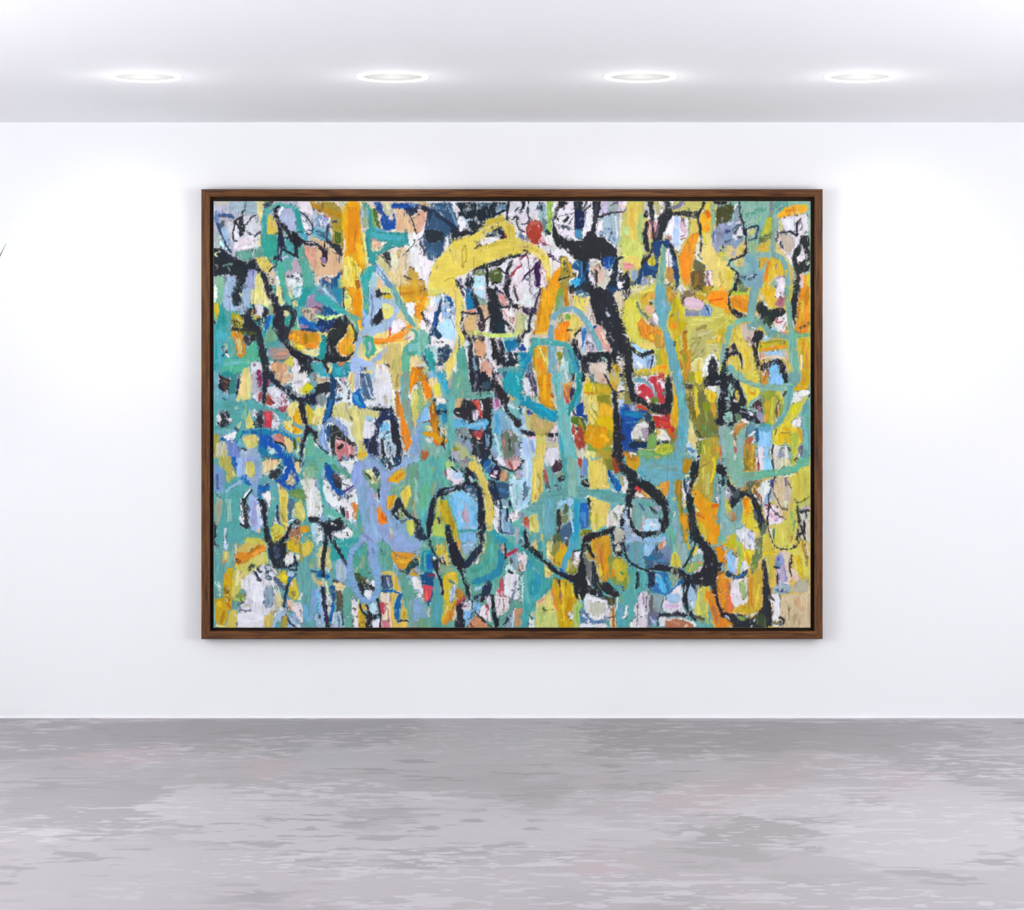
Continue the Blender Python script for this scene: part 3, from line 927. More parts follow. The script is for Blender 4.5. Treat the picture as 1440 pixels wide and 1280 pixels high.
P dd5 110 96 116 104 112 114 100 110 98 106
P ede 112 100 120 102 124 120 106 120 112 112
P 213 70 0 78 0 84 10 92 24 98 34 100 46 102 58 100 74 100 80 94 78 86 62 84 58 84 40 84 30 80 20 74 10
P 233 60 66 68 66 72 82 76 98 78 110 79 120 68 120 66 104 62 88
P 234 68 40 62 50 56 50
P ee9 84 0 94 0 98 14 100 24 94 26 88 16
S 334 3 88 15 90 18
S 4a9 7 98 0 102 12 108 24
P cca 102 0 110 0 114 10 106 14
S cd9 4 106 8 110 16
P cde 110 4 124 2 124 14 116 18 112 10
P 199 126 4 134 0 140 2 136 18 130 26 122 30 116 30 118 20 122 14
S 366 1.6 108 21 124 14
P ed8 110 22 118 20 118 28 112 28
P 5aa 118 30 126 26 126 36 120 40
P 98a 130 20 138 10 144 14 144 30 136 30 128 28
P cb9 124 30 144 30 144 50 132 48 124 40
D 765 6 128 34 136 36 140 46
S a45 2 140 29 144 30
P 16b 119 44 124 42 134 48 144 56 144 64 134 60 124 54 118 48
P 98b 118 52 126 52 134 58 132 62 122 62 120 56
S b58 1.4 128 56 134 56
P 147 122 59 140 60 144 64 134 66 124 63
P ee8 98 32 104 32 108 38 104 41 99 42
P 2a9 100 42 108 40 110 46 108 50 104 54 100 52
P 4b9 110 54 116 48 120 50 120 60 112 62
S ee7 2 119 48 120 60
P e92 106 64 112 60 122 62 144 66 144 90 124 86 112 80 105 72
S fb1 8 112 68 118 74
P c91 124 66 144 66 144 78 126 78
S a70 4 130 66 130 80
S e81 4 132 84 144 84
P ed3 108 76 120 80 128 84 128 92 118 90 110 84
P ee9 118 90 128 88 144 90 144 100 134 97
P ed8 106 84 114 88 118 92 110 92
S 234 7 98 29 110 32 114 40 110 50 105 58 102 68 101 80
S ee8 4 102 35 103 39
P 213 98 78 104 78 112 86 122 92 134 98 144 101 144 106 140 104 136 110 142 120 124 120 122 112 118 104 112 98 104 88
P 344 122 106 134 108 140 120 126 120
P bde 138 104 144 106 144 116
S 625 2 140 104 144 106
T 1 1
P ed7 0 0 144 0 144 120 0 120
P 58a 0 0 36 0 38 40 0 60
S 99b 6 0 4 8 2
S bde 3 8 0 18 10 26 20
P 18a 20 0 36 0 38 20 34 26 26 14
S 7bd 4 14 10 24 18 32 28
P 2aa 0 8 12 12 20 18 34 28 42 32 44 42 34 40 24 32 10 24 0 16
P 989 0 18 6 24 10 34 4 38 0 36
S 735 3 2 28 6 32
P 158 10 26 24 32 32 38 30 42 8 42 8 34
P 137 0 46 14 46 28 44 30 52 22 58 12 66 4 64 0 60
S 15a 4 2 60 10 58
P 222 32 40 42 40 46 46 48 56 44 64 40 70 32 76 28 82 30 92 34 96 40 98 48 98 46 104 38 108 20 108 10 108 0 104 0 100 10 102 14 92 14 76 18 64 24 56 28 48
P 343 18 62 38 58 40 66 30 74 22 76
S 666 2.5 18 84 20 94
D 556 3 14 94 26 98
P cf8 2 40 12 43 20 42 36 39 38 41 26 45 14 48 6 46 0 42
S dec 1.2 26 42 36 40
P e92 0 66 6 68 5 80 2 90 0 90
P 199 8 68 15 69 15 86 11 104 2 102 4 86 7 76
P dd8 0 90 3 88 2 100 0 100
P 3ab 0 106 10 108 14 112 16 120 0 120
P 189 20 108 44 106 50 108 50 120 24 120
S 223 4 12 108 18 120
P c74 32 106 40 105 42 110 36 113 31 111
S 9bc 3 19 108 22 114
S 2ab 7 28 118 46 112
P ea1 40 0 62 0 64 20 66 44 66 60 62 58 54 48 58 44 50 40 44 30 40 20
P ee6 38 2 44 4 50 16 52 36 44 30 40 24
S 231 2.2 38 4 39 20 40 30
S a71 1.3 44 8 52 18
S a71 1.3 60 0 54 18
S e90 7 58 8 56 28 60 40
S a71 1.2 52 26 46 32
S fb1 5 60 50 63 56
P 5a9 40 32 50 38 60 42 64 46 56 50 60 58 60 68 54 76 52 60 46 46 42 38
S 9b9 4 50 48 54 58
P ea2 46 50 50 52 54 62 54 74 52 84 54 82 50 94 46 99 38 97 31 94 28 84 38 74 44 64
S dc4 5 48 56 50 72
S eda 1.3 31 94 42 98
S cb1 5 46 84 48 92
S 332 2 46 48 54 60 56 70 52 80
S 345 3 57 66 56 74
S 212 2 46 98 52 92
P 3aa 66 0 76 0 76 16 74 40 66 44
S 7b8 4 70 24 71 30
P 67c 66 44 74 40 72 52 64 58
P abd 76 0 86 0 84 14 92 16 108 16 116 24 118 34 114 44 108 54 104 60 96 64 86 66 80 70 70 68 66 78 60 84 58 96 62 104 64 108 60 114 50 112 50 100 54 90 56 78 62 62 68 56 66 46 74 40 76 30 74 16
S 9be 6 66 34 72 54
S 9bd 6 74 60 86 54
S 68b 2 78 12 80 36 76 50
P ee7 93 22 104 24 110 30 108 40 100 46 94 46
S ddb 3 96 28 104 28
P 223 84 4 88 2 94 10 92 17 83 15
P 223 90 32 93 30 94 42 94 48 88 54 78 56 77 50 82 42
P de8 92 0 100 0 104 8 96 10
P cb2 93 11 104 10 110 17 94 16
S 332 1.5 92 11 104 10
P 5aa 100 0 110 0 116 10 116 18 110 12
P da2 112 0 144 0 144 20 128 22 120 14
S c81 5 118 10 140 8
S eb2 5 126 20 142 24
P abd 108 4 116 10 118 22 112 18
S 5aa 8 108 4 114 14 120 28 128 40 136 54 144 72
P eef 124 22 140 22 140 34 136 44 130 40
P e92 138 28 144 20 144 50 140 42
P ecd 112 46 120 46 128 52 124 60 112 66 104 66 106 58
P ed9 118 34 124 40 130 52 124 50 112 44
S eef 4 110 50 108 62
S d47 2.5 104 58 105 69
S f92 8 83 78 98 76 112 72 124 66 132 57
S ec7 4 82 71 100 71
S d81 3 84 79 100 79
S fb3 4 112 76 124 74
P ddb 126 68 136 62 140 74 134 78 128 76
S c99 3 126 74 132 72
P 4a9 130 58 140 60 144 70 144 94 132 98 124 106 118 106 122 90 126 82 138 76 138 66
S 6bb 10 132 86 144 84
P 5b9 120 98 132 96 132 112 128 120 120 120
P ed9 132 98 144 96 144 112 134 114
P d82 134 114 144 112 144 120 132 120
P 3a8 66 70 80 70 82 84 84 90 82 96 74 100 68 96 70 86 66 78
S 7bc 4 76 80 74 94
P dd9 60 84 66 78 68 90 66 100 60 100 58 92
P dc7 84 84 118 80 120 92 120 120 104 120 100 104 88 104 98 92 84 90
S cc6 5 112 88 112 118
S 997 1.5 110 104 108 116
P ee9 84 84 96 84 92 94 84 96
S 9ad 7 98 88 92 96 84 104 70 108 58 108
P abe 48 100 62 100 80 108 84 112 70 114 48 120
D 378 4 62 114 70 118
S 257 4 64 117 68 118
P edc 84 110 98 108 104 114 102 120 82 120
S 222 1.8 98 110 104 114
S 9ce 4 72 116 82 116
S 655 1.3 88 112 92 118
T 2 1
P dcc 0 0 144 0 144 120 0 120
P c92 0 0 16 0 16 14 0 16
D 541 3 4 8 12 2
P fa1 0 14 10 14 14 16 10 30 6 44 4 52 0 50
P ed6 10 20 18 14 14 30 8 36
P dd6 14 0 56 0 60 16 36 10 20 14 14 14
P dde 12 30 22 20 24 36 18 52 12 44
S ecd 5 16 28 18 40
S 333 3 6 36 10 50
D 557 6 10 44 14 54
P 9cd 24 16 30 10 33 12 30 24 24 24
S bdf 4 24 20 28 16
P abd 34 24 52 28 52 50 44 52 34 44 32 34
P bdf 28 52 40 46 48 44 52 60 52 76 40 74 30 66 26 60
P 9be 34 28 42 30 40 40 34 38
S dde 4 40 34 46 32
S 767 1.5 44 36 52 38
S 667 2 44 44 52 40
S eee 4 48 42 52 56
S 889 1.2 46 46 52 58
P 159 36 12 42 12 48 18 50 24 46 27 40 22 36 24
S 5bd 2 38 18 44 24
P 147 32 14 34 22 32 34 28 50 24 60 20 70 14 70 18 60 22 44 28 26
S 25a 3 24 36 22 54
P 146 24 56 30 64 34 70 28 74 22 68
P eee 20 72 30 74 40 72 50 78 48 84 34 82 24 84 20 80
D 555 3 24 78 34 78
P 246 26 86 44 82 47 88 44 100 34 112 28 112 26 98
S 678 2 30 94 40 96
S 678 2 32 100 36 106
S eed 2 44 80 48 88
P 6ba 0 54 6 60 14 68 18 72 16 80 8 90 6 98 0 100
S dec 2 2 54 6 62
S 367 2 14 68 16 80
P 2aa 8 90 16 82 20 92 24 104 24 120 16 120 12 108 8 100
S 9dd 4 22 84 26 100
S 199 2 18 98 22 112
P 147 6 92 12 104 14 110 8 106 5 98
P cc8 0 98 6 98 10 108 0 110
P a52 0 110 4 114 6 120 0 120
P 9ca 4 110 14 112 20 120 6 120
P 246 66 6 76 6 78 18 84 30 80 34 66 32
P 17a 68 8 76 8 78 20 78 28 74 33 67 32 66 16
P 46a 64 0 80 0 78 6 66 8
P 134 70 0 78 0 78 5 70 4
P bdf 80 6 92 2 94 20 84 14
P 7a9 80 12 88 14 94 18 100 26 90 28
S 224 6 76 12 82 20 86 30 90 40 92 52
P db8 84 26 98 26 100 42 94 50 90 40 88 34
P ea8 64 34 80 30 82 38 74 41 66 37
P db7 66 40 84 38 86 50 82 60 78 64 72 70 64 56
P cb6 64 60 78 60 92 66 80 72 68 70
S 334 6 60 34 60 46 61 60 68 70 72 78
S 333 3 60 36 74 39 84 38
S 212 5 86 30 88 40 91 52
P 534 82 52 90 48 94 62 88 64 84 58
S c87 2 82 50 86 46
S 433 2 92 50 96 46 100 42
S 333 2 92 46 94 60
P edc 94 50 99 48 98 64 94 62
P 223 56 0 62 0 64 8 66 16 62 14
P ed6 30 0 56 0 60 12 64 22 66 34 60 34 58 54 62 66 66 72 64 84 58 90 54 94 52 110 44 120 34 120 38 110 46 96 54 80 53 50 52 24 48 16 40 10 32 8
S ee7 4 58 38 57 74 50 100
S cc5 2 60 22 64 30
S ee5 4 60 68 63 76
P 6aa 56 66 58 70 60 84 56 84
P 223 68 72 94 70 94 76 78 78 76 90 78 100 84 100 88 108 88 120 70 120 70 96 70 84 68 78
P 4a9 56 86 64 84 66 92 68 104 70 120 52 120 54 98
S 69a 5 78 102 80 118
S bcd 3 68 76 70 82
P da7 80 76 94 76 96 92 94 102 84 100 78 92 78 84
S 333 2 80 98 88 100 90 104
P dde 94 76 100 76 106 90 108 104 100 104 96 96
P da8 88 104 98 104 104 112 104 120 90 120
S 845 2 98 104 106 112 106 120
P 334 94 0 108 0 112 14 116 24 118 34 118 44 122 54 122 66 100 66 100 40 98 26 96 12
P 245 112 52 120 48 122 66 112 64
P 222 100 72 108 72 112 90 120 108 112 112 104 100 104 90
P 223 112 74 118 74 124 94 130 110 138 112 124 114 112 104 110 90
S dde 2 111 76 113 92
P 124 118 90 140 92 142 108 132 112 118 106
S bdf 3 120 78 124 92
P dee 122 96 126 94 128 104 124 106
S dee 2 133 92 136 102
P 17a 120 73 140 72 142 80 136 90 126 92 120 80
S 6bb 4 120 74 138 72
S 336 3 110 4 118 10 122 18
P dbc 108 8 114 8 120 14 114 14
P ea9 112 12 120 12 124 22 126 28 120 28 114 20
S ede 2 126 18 130 28
P 424 120 0 128 4 132 14 134 24 144 28 144 34 130 30 126 18 120 8
P dde 126 2 136 4 138 14 132 20 128 10
S 534 3 134 0 136 10 140 20
S dcd 3 142 2 143 22
S 211 2.2 118 30 128 28
P edd 120 32 130 30 136 36 138 52 130 54 122 46
P da9 128 42 136 44 134 52 128 50
S e99 2 120 34 124 44
P dd9 138 36 144 36 144 66 134 66
P edc 122 54 132 60 134 66 122 66
S 223 4 120 48 128 56 134 62
S df7 6 80 64 90 67 106 69 124 69 138 66 144 64
P 5aa 112 114 144 112 144 120 112 120
P 2aa 140 92 144 92 144 112 140 110
P 334 138 72 144 68 144 72 142 84
S eef 3 110 114 114 120
T 3 1
P dcb 0 0 144 0 144 120 0 120
P cdd 0 0 28 0 28 10 22 24 18 30 4 28 0 20
S ecd 6 2 4 2 16
S 968 1.5 13 0 14 8 22 16
S 658 1.5 18 16 24 8
P edd 24 10 32 4 28 20 24 26 22 22
S 534 3 30 0 28 8 22 18 20 30
P 435 2 28 14 30 24 31 24 40 10 40 3 36
P ac7 0 36 6 40 8 50 8 62 0 68
P ddc 8 40 22 42 22 60 10 64 6 54
S 334 3 14 40 13 52 11 64
S 333 4 10 62 4 68 0 78
P eed 6 66 14 65 13 82 10 92 2 84 3 74
P 149 0 78 4 80 8 90 0 94
P ea1 32 0 54 0 50 16 44 36 40 50 38 64 22 68 18 66 22 48 24 32 28 14
S fb1 6 36 6 34 30
S d92 4 28 30 24 56
S fd4 3 20 66 36 67
S c51 2 18 62 20 68
P 7a4 54 0 62 0 60 16 58 28 46 36 48 24
P 7a8 54 14 62 12 60 28 50 32
P c92 60 0 68 0 69 28 61 27
P b71 62 14 65 14 65 26 61 26
P cba 68 10 74 14 76 28 70 30
P ed5 72 12 86 12 97 14 96 34 90 38 82 32 74 28
S ed8 3 94 16 93 34
P dcb 90 30 98 26 102 40 105 54 98 50 90 44
S 766 1.4 96 50 99 40 104 50
P 134 68 0 108 0 112 14 98 13 90 12 76 10 70 8
P 468 76 6 90 4 96 12 88 16 78 12
S bec 3 82 12 88 10
P dca 130 8 136 4 144 4 144 60 140 44 136 24
P 671 140 34 144 28 144 50
P 223 96 0 118 0 124 6 130 8 134 20 138 36 142 48 144 60 144 94 130 92 124 78 118 66 114 56 106 52 102 36 98 20
P 147 118 0 144 0 144 4 134 6 130 10 124 6
S bbc 4 121 36 124 42
P 124 120 70 130 78 132 90 126 86
S 99a 1.3 125 69 130 76
P 149 102 56 110 54 108 60 102 60
P da9 104 60 112 56 116 64 122 78 127 86 124 90 114 88 108 76
S eca 3 114 66 120 80
P ed6 72 38 80 42 88 50 86 56 82 62 78 68 74 74 68 72 66 60 64 50 68 44
P 7a3 60 40 72 38 70 46 62 48
P 994 52 40 60 36 60 50 52 54
S ccb 2 53 50 60 40
D cda 4 58 40 62 44
P f91 52 54 60 50 66 48 70 54 66 60 70 66 70 76 58 78 48 74 46 64
S f71 4 60 54 68 50
S fb2 5 60 66 60 76
S dd7 4 76 50 78 60
S 332 1.5 66 62 74 62
P dcb 74 70 84 63 88 60 86 90 82 96 74 80
S 333 2 76 68 86 60
P 16b 86 56 94 60 92 76 90 92 86 90 87 74
S 7be 2 94 60 89 92
P cbc 92 68 98 64 104 80 108 92 96 92 90 88
D 556 5 94 78 100 82 106 88
S eee 2 94 70 98 76
P bcd 84 84 90 84 90 98 86 98
P 223 74 72 78 74 82 86 86 98 96 92 110 92 124 90 134 88 144 92 144 104 136 108 122 114 118 106 98 108 92 108 96 116 88 114 84 106 76 98 70 84
P 344 96 94 112 92 118 100 100 106
P 6a9 112 98 118 98 124 106 120 110
P 223 132 88 144 90 144 98 134 102
D ccc 7 136 100 142 106
P dcb 98 108 120 107 124 112 118 120 98 120
P 444 84 110 98 108 98 120 88 120
P ba2 128 112 134 108 140 114 138 120 128 120
S fc2 3 130 116 134 112
S 334 5 124 112 122 120
P eb3 20 84 38 84 40 100 42 120 22 120 16 106
S a91 3 18 90 18 112
S f91 6 24 102 32 118
S ee7 2.5 26 88 34 104
S ee7 3 36 100 40 118
S ea8 3 15 98 15 108
P 18b 0 94 10 92 18 88 16 100 10 110 4 120 0 120
P 578 10 110 16 104 18 120 6 120
P 3aa 16 78 14 74 18 72 40 73 40 82 22 84 20 88 14 96 8 104 2 118 0 118 0 112 8 100 12 90
S 19b 4 4 110 12 94
P 881 50 92 60 92 58 104 54 112 52 104
P bdd 58 98 62 100 70 116 68 120 54 120
S dee 2 60 102 58 112
P 29b 70 84 76 96 84 106 84 120 72 120
D 255 4 76 96 82 114
S 6ab 8 42 120 43 100 43 80 42 66 43 54 46 44 52 36 60 32 68 31 78 33 85 38 90 46 95 54 100 62 106 74 112 88
S 5bb 4 94 52 102 58 110 82
S 6ab 12 44 84 45 120
S 3aa 8 42 78 54 80 66 82 72 92 71 110 72 120
S 5aa 10 64 88 66 104
S 28a 3 68 90 73 108
T 4 1
P cc5 0 0 144 0 144 120 0 120
P 332 0 0 12 0 10 10 4 20 0 22
S dc9 2 1 8 2 16
S 98a 1.5 8 4 6 16
P dd9 12 0 40 0 22 8 12 14
P dd4 6 18 20 18 22 34 24 50 24 70 30 84 40 88 28 90 14 80 6 62 2 44 2 30
S dd5 8 10 30 14 66 24 80
P ed6 20 80 44 80 44 88 34 90 26 88
P db3 24 10 44 4 44 18 38 26 30 28 24 22
S ed5 4 24 8 42 4
S da3 4 30 22 42 10
S a93 2 28 16 36 8
S e96 2.5 42 10 42 16
P 443 36 22 43 20 42 25 38 25
P eb8 30 28 42 26 44 36 40 42 32 38
P edd 40 38 46 36 50 48 50 56 46 56 42 48
S b9a 4 38 46 48 56
S 675 3 20 22 22 30 30 40 38 50 44 56
S 8a8 2 22 34 32 44
P dc9 30 48 36 46 40 54 34 54
P e92 20 52 28 42 30 50 40 54 52 60 56 66 50 74 48 84 38 78 28 72 22 64
S c82 3 22 56 26 68
S ec2 6 38 68 42 74
S b82 2 32 68 48 62
S f92 3 30 56 36 70
P b93 46 66 58 68 60 86 50 88 44 84
S ea4 3 55 68 54 82
P bb2 48 90 60 88 64 104 64 110 50 114 46 100
S db2 8 56 90 60 108
S ab4 5 48 90 50 110
P 222 0 44 4 60 8 76 12 90 14 106 16 120 0 120
S eee 2 2 67 6 70
S 8a4 2 0 106 3 116
S ccb 1.5 0 98 1 104
P bdf 10 78 16 80 28 88 40 90 34 94 24 94 14 86
S acf 3 14 82 26 90
P bce 12 90 24 96 36 96 46 96 48 108 40 116 28 116 18 118 14 110
P 9be 28 100 38 98 41 106 38 113 32 110
S eed 4 20 106 26 114
S 134 5 11 86 18 92 27 98 34 94 42 92
S 222 3 28 100 27 96
S 235 2 42 98 42 108 38 115
S dee 2 44 98 47 106
P ec2 20 118 40 114 64 108 66 120 22 120
S f91 4 50 116 62 112
P b92 58 0 72 0 74 14 78 20 72 30 66 24 58 14
S da4 5 64 8 68 16
S da6 3 70 8 74 12
P 222 66 0 78 0 76 4 70 5
P dcc 76 0 90 2 88 6 80 8
P cb1 72 16 82 14 84 40 86 50 96 52 86 60 78 72 76 86 82 98 84 110 80 110 74 90 70 66 66 60 64 44
S aa2 4 72 20 70 40
S dc2 3 80 24 83 44
S f91 5 66 46 70 58
S e92 4 74 50 74 60
S db3 5 76 64 70 70
S aa6 3 76 36 78 50
S c81 6 86 64 88 84 84 96
S dc2 5 78 76 76 94
S b82 4 80 104 82 116
S 665 2 69 40 66 42
P a92 90 0 124 0 122 10 104 8 94 6
P 552 98 0 112 0 112 6 100 6
P 875 80 8 92 5 102 7 100 12 88 16 84 22 80 16
P ca2 100 10 112 12 118 16 114 20 104 18 100 14
P dbc 84 18 92 14 100 14 106 18 114 22 118 30 110 32 92 32 86 28
S 433 2 84 24 85 18 88 15
P 88a 88 34 108 33 108 42 88 42
P 79c 108 34 120 24 126 32 124 42 108 42
S 246 2.5 117 28 122 37
S bdf 1.5 122 30 123 38
P b92 118 0 130 0 124 10 116 14
P f91 120 12 128 6 144 4 144 34 130 28 120 22 116 18
S fb3 5 136 2 144 6
S e61 3 122 20 140 18
S fa1 4 130 26 144 28
S e85 2 116 14 120 12
P cc5 86 46 124 44 144 34 144 60 134 70 120 64 100 66 92 56
S dd6 5 92 48 120 48 140 40
S dd7 3 98 54 118 50
P bb6 96 62 126 60 124 74 116 80 116 96 104 102 96 100 94 84
S cc8 5 106 70 124 62
S 994 2 96 74 110 72
S 884 1.5 110 72 104 84 98 98
S 884 1.3 114 88 102 100
S aa5 4 96 84 104 76
S 984 4 104 60 116 56
D 994 3 110 96 98 102
S ed9 3 126 72 134 68
S dc3 3 118 78 130 76
P cb2 134 60 144 54 144 66 138 84 130 84
S fc4 4 136 70 132 84
P 8aa 142 68 144 66 144 110 136 110 138 90
P dd8 116 80 132 80 136 94 128 94 120 92
P dd8 96 104 110 100 120 96 116 110 110 120 94 120
S db3 3 106 104 108 120
P c92 84 92 96 88 96 120 84 120
S 992 6 86 96 88 104
S d93 3 92 102 88 120
P ded 118 98 126 92 130 96 136 110 136 120 110 120
P 333 124 100 128 99 134 112 134 120 122 120 118 114 122 108
P 355 140 106 144 100 144 120 138 120
S e93 2 84 63 88 62
S 443 1.5 86 66 90 64
P 5ab 45 0 60 0 60 10 64 20 68 28 66 34 62 40 61 50 64 62 68 70 72 80 74 90 78 104 82 120 68 120 64 100 60 84 58 72 55 60 50 52 49 42 44 34 43 26 45 14
S 7ab 4 56 18 60 28
D cb7 2 62 64 70 76
S 353 2 72 78 73 83
T 5 1
P dc5 0 0 144 0 144 120 0 120
P ea1 0 4 5 8 4 30 8 40 0 36
S e81 3 1 16 1 34
P dd5 0 36 8 42 16 48 8 54 0 60
S ab5 3 6 48 12 50
P 332 6 0 20 0 18 6 8 10
P 785 16 0 32 0 30 8 20 8
P ac3 10 6 32 8 32 12 8 12
P e92 8 14 20 12 35 14 33 26 30 36 20 34 10 28 6 20
S fc3 5 24 14 32 18
S fb2 3 14 30 28 36
S d81 3 12 18 22 24
S ddb 3 28 38 30 42
S 332 2.6 7 8 5 16 5 26 7 32 12 38 18 43 28 44
P 213 9 30 14 31 20 35 26 38 30 42 28 45 20 45 12 40
P ec3 50 4 54 0 72 0 72 14 69 28 60 28 54 18
S dd8 3 52 8 54 18 60 28 66 30
S fc1 8 60 4 62 12
P dcd 72 0 85 0 84 14 74 16 70 12
P b78 76 14 84 15 83 28 76 28 70 26
S a56 3 79 17 78 24
S ecc 3 50 13 52 17
S ddc 3 54 22 58 26
P 232 46 22 49 19 54 24 58 31 66 31 76 29 83 29 86 36 82 40 74 44 70 48 68 56 62 60 56 56 50 50 48 42 46 36 44 30
P 353 52 44 60 40 64 50 62 58
P fca 44 37 49 40 50 44 46 48 44 42
P edd 70 46 78 42 84 38 88 40 88 50 84 62 76 66 70 56
S c67 2.5 74 46 72 50 80 50
S c87 4 80 64 86 66
S eef 2 82 42 86 48
S c76 1.4 82 58 86 50
P 8cd 62 60 68 55 72 60 76 66 70 68
P e92 108 0 119 0 119 66 100 66 98 60 102 44 102 24 104 10
S dc3 5 108 20 108 36
S c81 5 116 4 114 24
S db2 6 108 40 106 50
D 552 4 104 58 112 56 118 52
S 886 3 98 63 104 65
P 233 96 0 107 0 103 14 101 28 100 42 99 54 97 58 95 48 92 36 92 24 95 12
P cc5 90 0 96 0 94 14 91 20
P cba 22 54 30 52 34 60 42 60 40 70 36 78 28 74 22 64
S b88 4 32 70 36 74
S ecb 3 30 80 36 82
P ed5 12 62 20 60 26 74 32 82 38 90 42 106 44 120 26 120 24 108 20 96 14 86 12 76
S dc3 5 12 66 22 76
S ec3 5 28 90 34 116
S dd6 4 36 96 40 118
P 323 42 62 48 62 54 66 52 74 48 78 46 88 48 100 50 112 46 112 42 100 38 92 38 82 38 74
S 246 2 52 64 54 70
S ed9 2 43 80 43 84
D 453 6 44 100 48 116
P cb1 50 80 64 76 84 74 88 76 88 88 70 90 50 92 46 86
S e92 4 52 90 68 86 84 84
S 992 3 60 78 82 76
S 332 1.4 78 80 84 78
P 8cd 54 66 60 68 66 72 60 76 52 78
S dee 2 53 72 58 70
P bcd 50 92 84 88 86 96 80 102 60 102 48 98
S 9be 4 62 94 76 92
P ea7 48 94 56 94 56 106 48 104
S eca 3 50 102 70 98 84 100
P 324 12 78 17 86 18 92 22 94 25 108 24 114 21 106 18 98 10 96 4 100 2 110 0 116 0 88 8 86 10 80
S ddb 2 6 92 9 87
P dc4 9 98 18 96 22 106 24 120 14 120 8 108
S ed9 2 5 102 10 116
S 324 2 18 94 23 100 24 114
P 6bb 2 112 8 108 14 118 14 120 0 120
P 324 50 110 60 106 68 103 74 100 80 104 86 110 86 120 78 120 76 112 68 112 60 116 56 120 50 118
P 8cf 60 114 70 110 76 111 77 120 60 120
S fca 3 57 118 58 120
S dd9 3 86 88 85 104
P dba 84 92 88 88 88 110 84 104
P db2 102 74 119 72 119 120 106 120 105 100
S e92 4 110 78 110 90
S d93 4 116 86 114 116
S eda 3 108 96 107 118
S 6aa 11 42 0 40 12 38 24 36 40 36 48 42 56
S 6ba 8 36 46 26 46 16 50 8 56 4 66 2 76 0 84
S 6a9 8 44 46 54 54 62 66 72 70
S 6aa 7 60 62 74 68 88 72
S 6a9 7 86 0 87 14 89 28 90 42 92 56 94 68
S 6ba 12 94 66 96 86 98 106 98 120
S 7b8 6 100 70 110 68 119 67
P 8ab 31 50 38 54 40 60 34 62
S eef 1.5 38 57 43 59
T 0 2
P 5ab 0 0 144 0 144 120 0 120
P 199 8 0 38 0 36 6 28 8 10 6
P 213 6 4 12 6 24 12 24 26 20 32 14 28 7 24
D 643 6 12 10 16 18 18 28
S 754 4 14 12 22 16
P 288 24 6 32 6 32 30 24 32 20 28
P 335 32 12 36 8 36 32 31 33
S 746 2 34 4 35 10
S eee 1.2 18 26 19 32
S 278 3 13 37 18 42
P ee8 37 2 52 0 54 20 52 38 44 40 34 42 30 40 34 34 36 22
S fd8 6 42 6 40 34
S ee9 4 50 4 48 36
P bbc 53 2 62 4 68 10 68 24 60 28 54 38 54 20
S 657 2 53 4 58 3
P 825 60 0 68 0 68 20 63 20
P ccd 54 32 66 24 68 44 62 42 54 36
P a45 62 30 68 26 68 42 64 40
S 345 2 54 41 60 42
P eca 80 0 112 0 110 12 96 20 90 16 84 6
P db8 82 2 108 4 108 12 96 16 88 12
S c96 2 96 2 94 14
P ddd 112 0 128 0 134 10 138 16 134 24 120 36 112 32 110 20
S bbc 3 114 16 124 14
D 345 4 104 20 112 26 116 30
S 567 2 108 26 118 32
P eee 96 20 108 12 112 14 102 18
P dd1 124 22 132 14 137 18 140 22 134 32 124 34
S ee8 3 120 24 124 30
P a98 138 2 144 4 144 18 140 14
P 124 68 0 82 0 88 10 98 20 108 26 118 34 126 36 144 28 144 52 132 44 120 42 112 40 102 32 92 24 84 16 77 10 76 24 74 40 72 47 68 44 69 28
S 225 8 132 34 144 40
P ccd 76 22 84 18 92 24 100 30 108 40 104 56 100 58 88 52 74 48 75 34
P a35 76 10 80 14 78 20 75 18
P a43 74 30 80 32 84 44 80 48 74 46
D 945 6 96 32 104 40 92 46
S 734 3 80 40 84 44
P a45 90 50 104 46 102 58 96 57
S eee 2 90 24 82 28
P ee8 108 42 118 41 122 46 124 60 128 76 126 88 114 88 100 80 94 72 104 66 102 58
P eb1 116 48 121 58 124 74 124 86 112 88 110 72
S e80 3 112 64 116 84
S fd8 3 106 50 108 66
S fc3 4 100 76 108 82
P dc3 128 48 134 46 140 54 144 52 144 76 134 74 130 60
S ee9 5 142 56 140 72
P 213 120 42 130 44 128 50 130 64 134 76 144 88 144 104 140 98 134 88 132 96 128 104 124 118 120 120 122 108 124 96 128 84 126 74 122 60 119 50
P 4aa 0 40 30 42 52 38 60 42 70 48 82 51 98 58 110 66 106 70 90 64 76 58 68 54 56 54 50 50 48 56 46 66 44 80 0 84
S 9cb 4 30 50 32 52
S 6b9 6 44 50 42 66
S bdb 2 46 47 45 51
S 5ab 5 112 72 126 80
P 223 6 56 12 53 20 56 24 66 24 74 18 78 10 78 4 72
P ddd 4 62 8 60 12 68 8 72 4 70
S dde 1.3 12 54 16 60 20 70
P eed 20 66 24 64 26 70 22 73
P dda 32 74 38 70 38 78 33 80
P dd6 44 80 48 64 50 52 54 64 58 80
P ccd 52 52 64 54 60 64 56 62
D 434 8 64 56 62 68 60 76
P 334 60 58 70 54 70 80 60 80
P c34 70 56 84 56 84 68 80 78 72 78
S e45 4 76 60 76 68
P ccd 84 58 90 62 94 74 88 80 80 79 82 70
D a9b 4 86 62 88 76
P 17a 36 82 60 82 70 78 80 82 94 80 106 88 116 94 114 96 100 90 86 88 78 90 74 100 92 110 110 116 116 120 66 120 62 106 64 96 60 88 42 86 36 96 28 108 24 104 30 92
P 15b 62 88 76 88 84 96 96 108 104 120 86 118 72 108 64 100
S 16a 5 42 84 60 86
P eee 8 92 20 88 32 85 32 92 26 98 16 96
S 15a 4 10 94 16 96
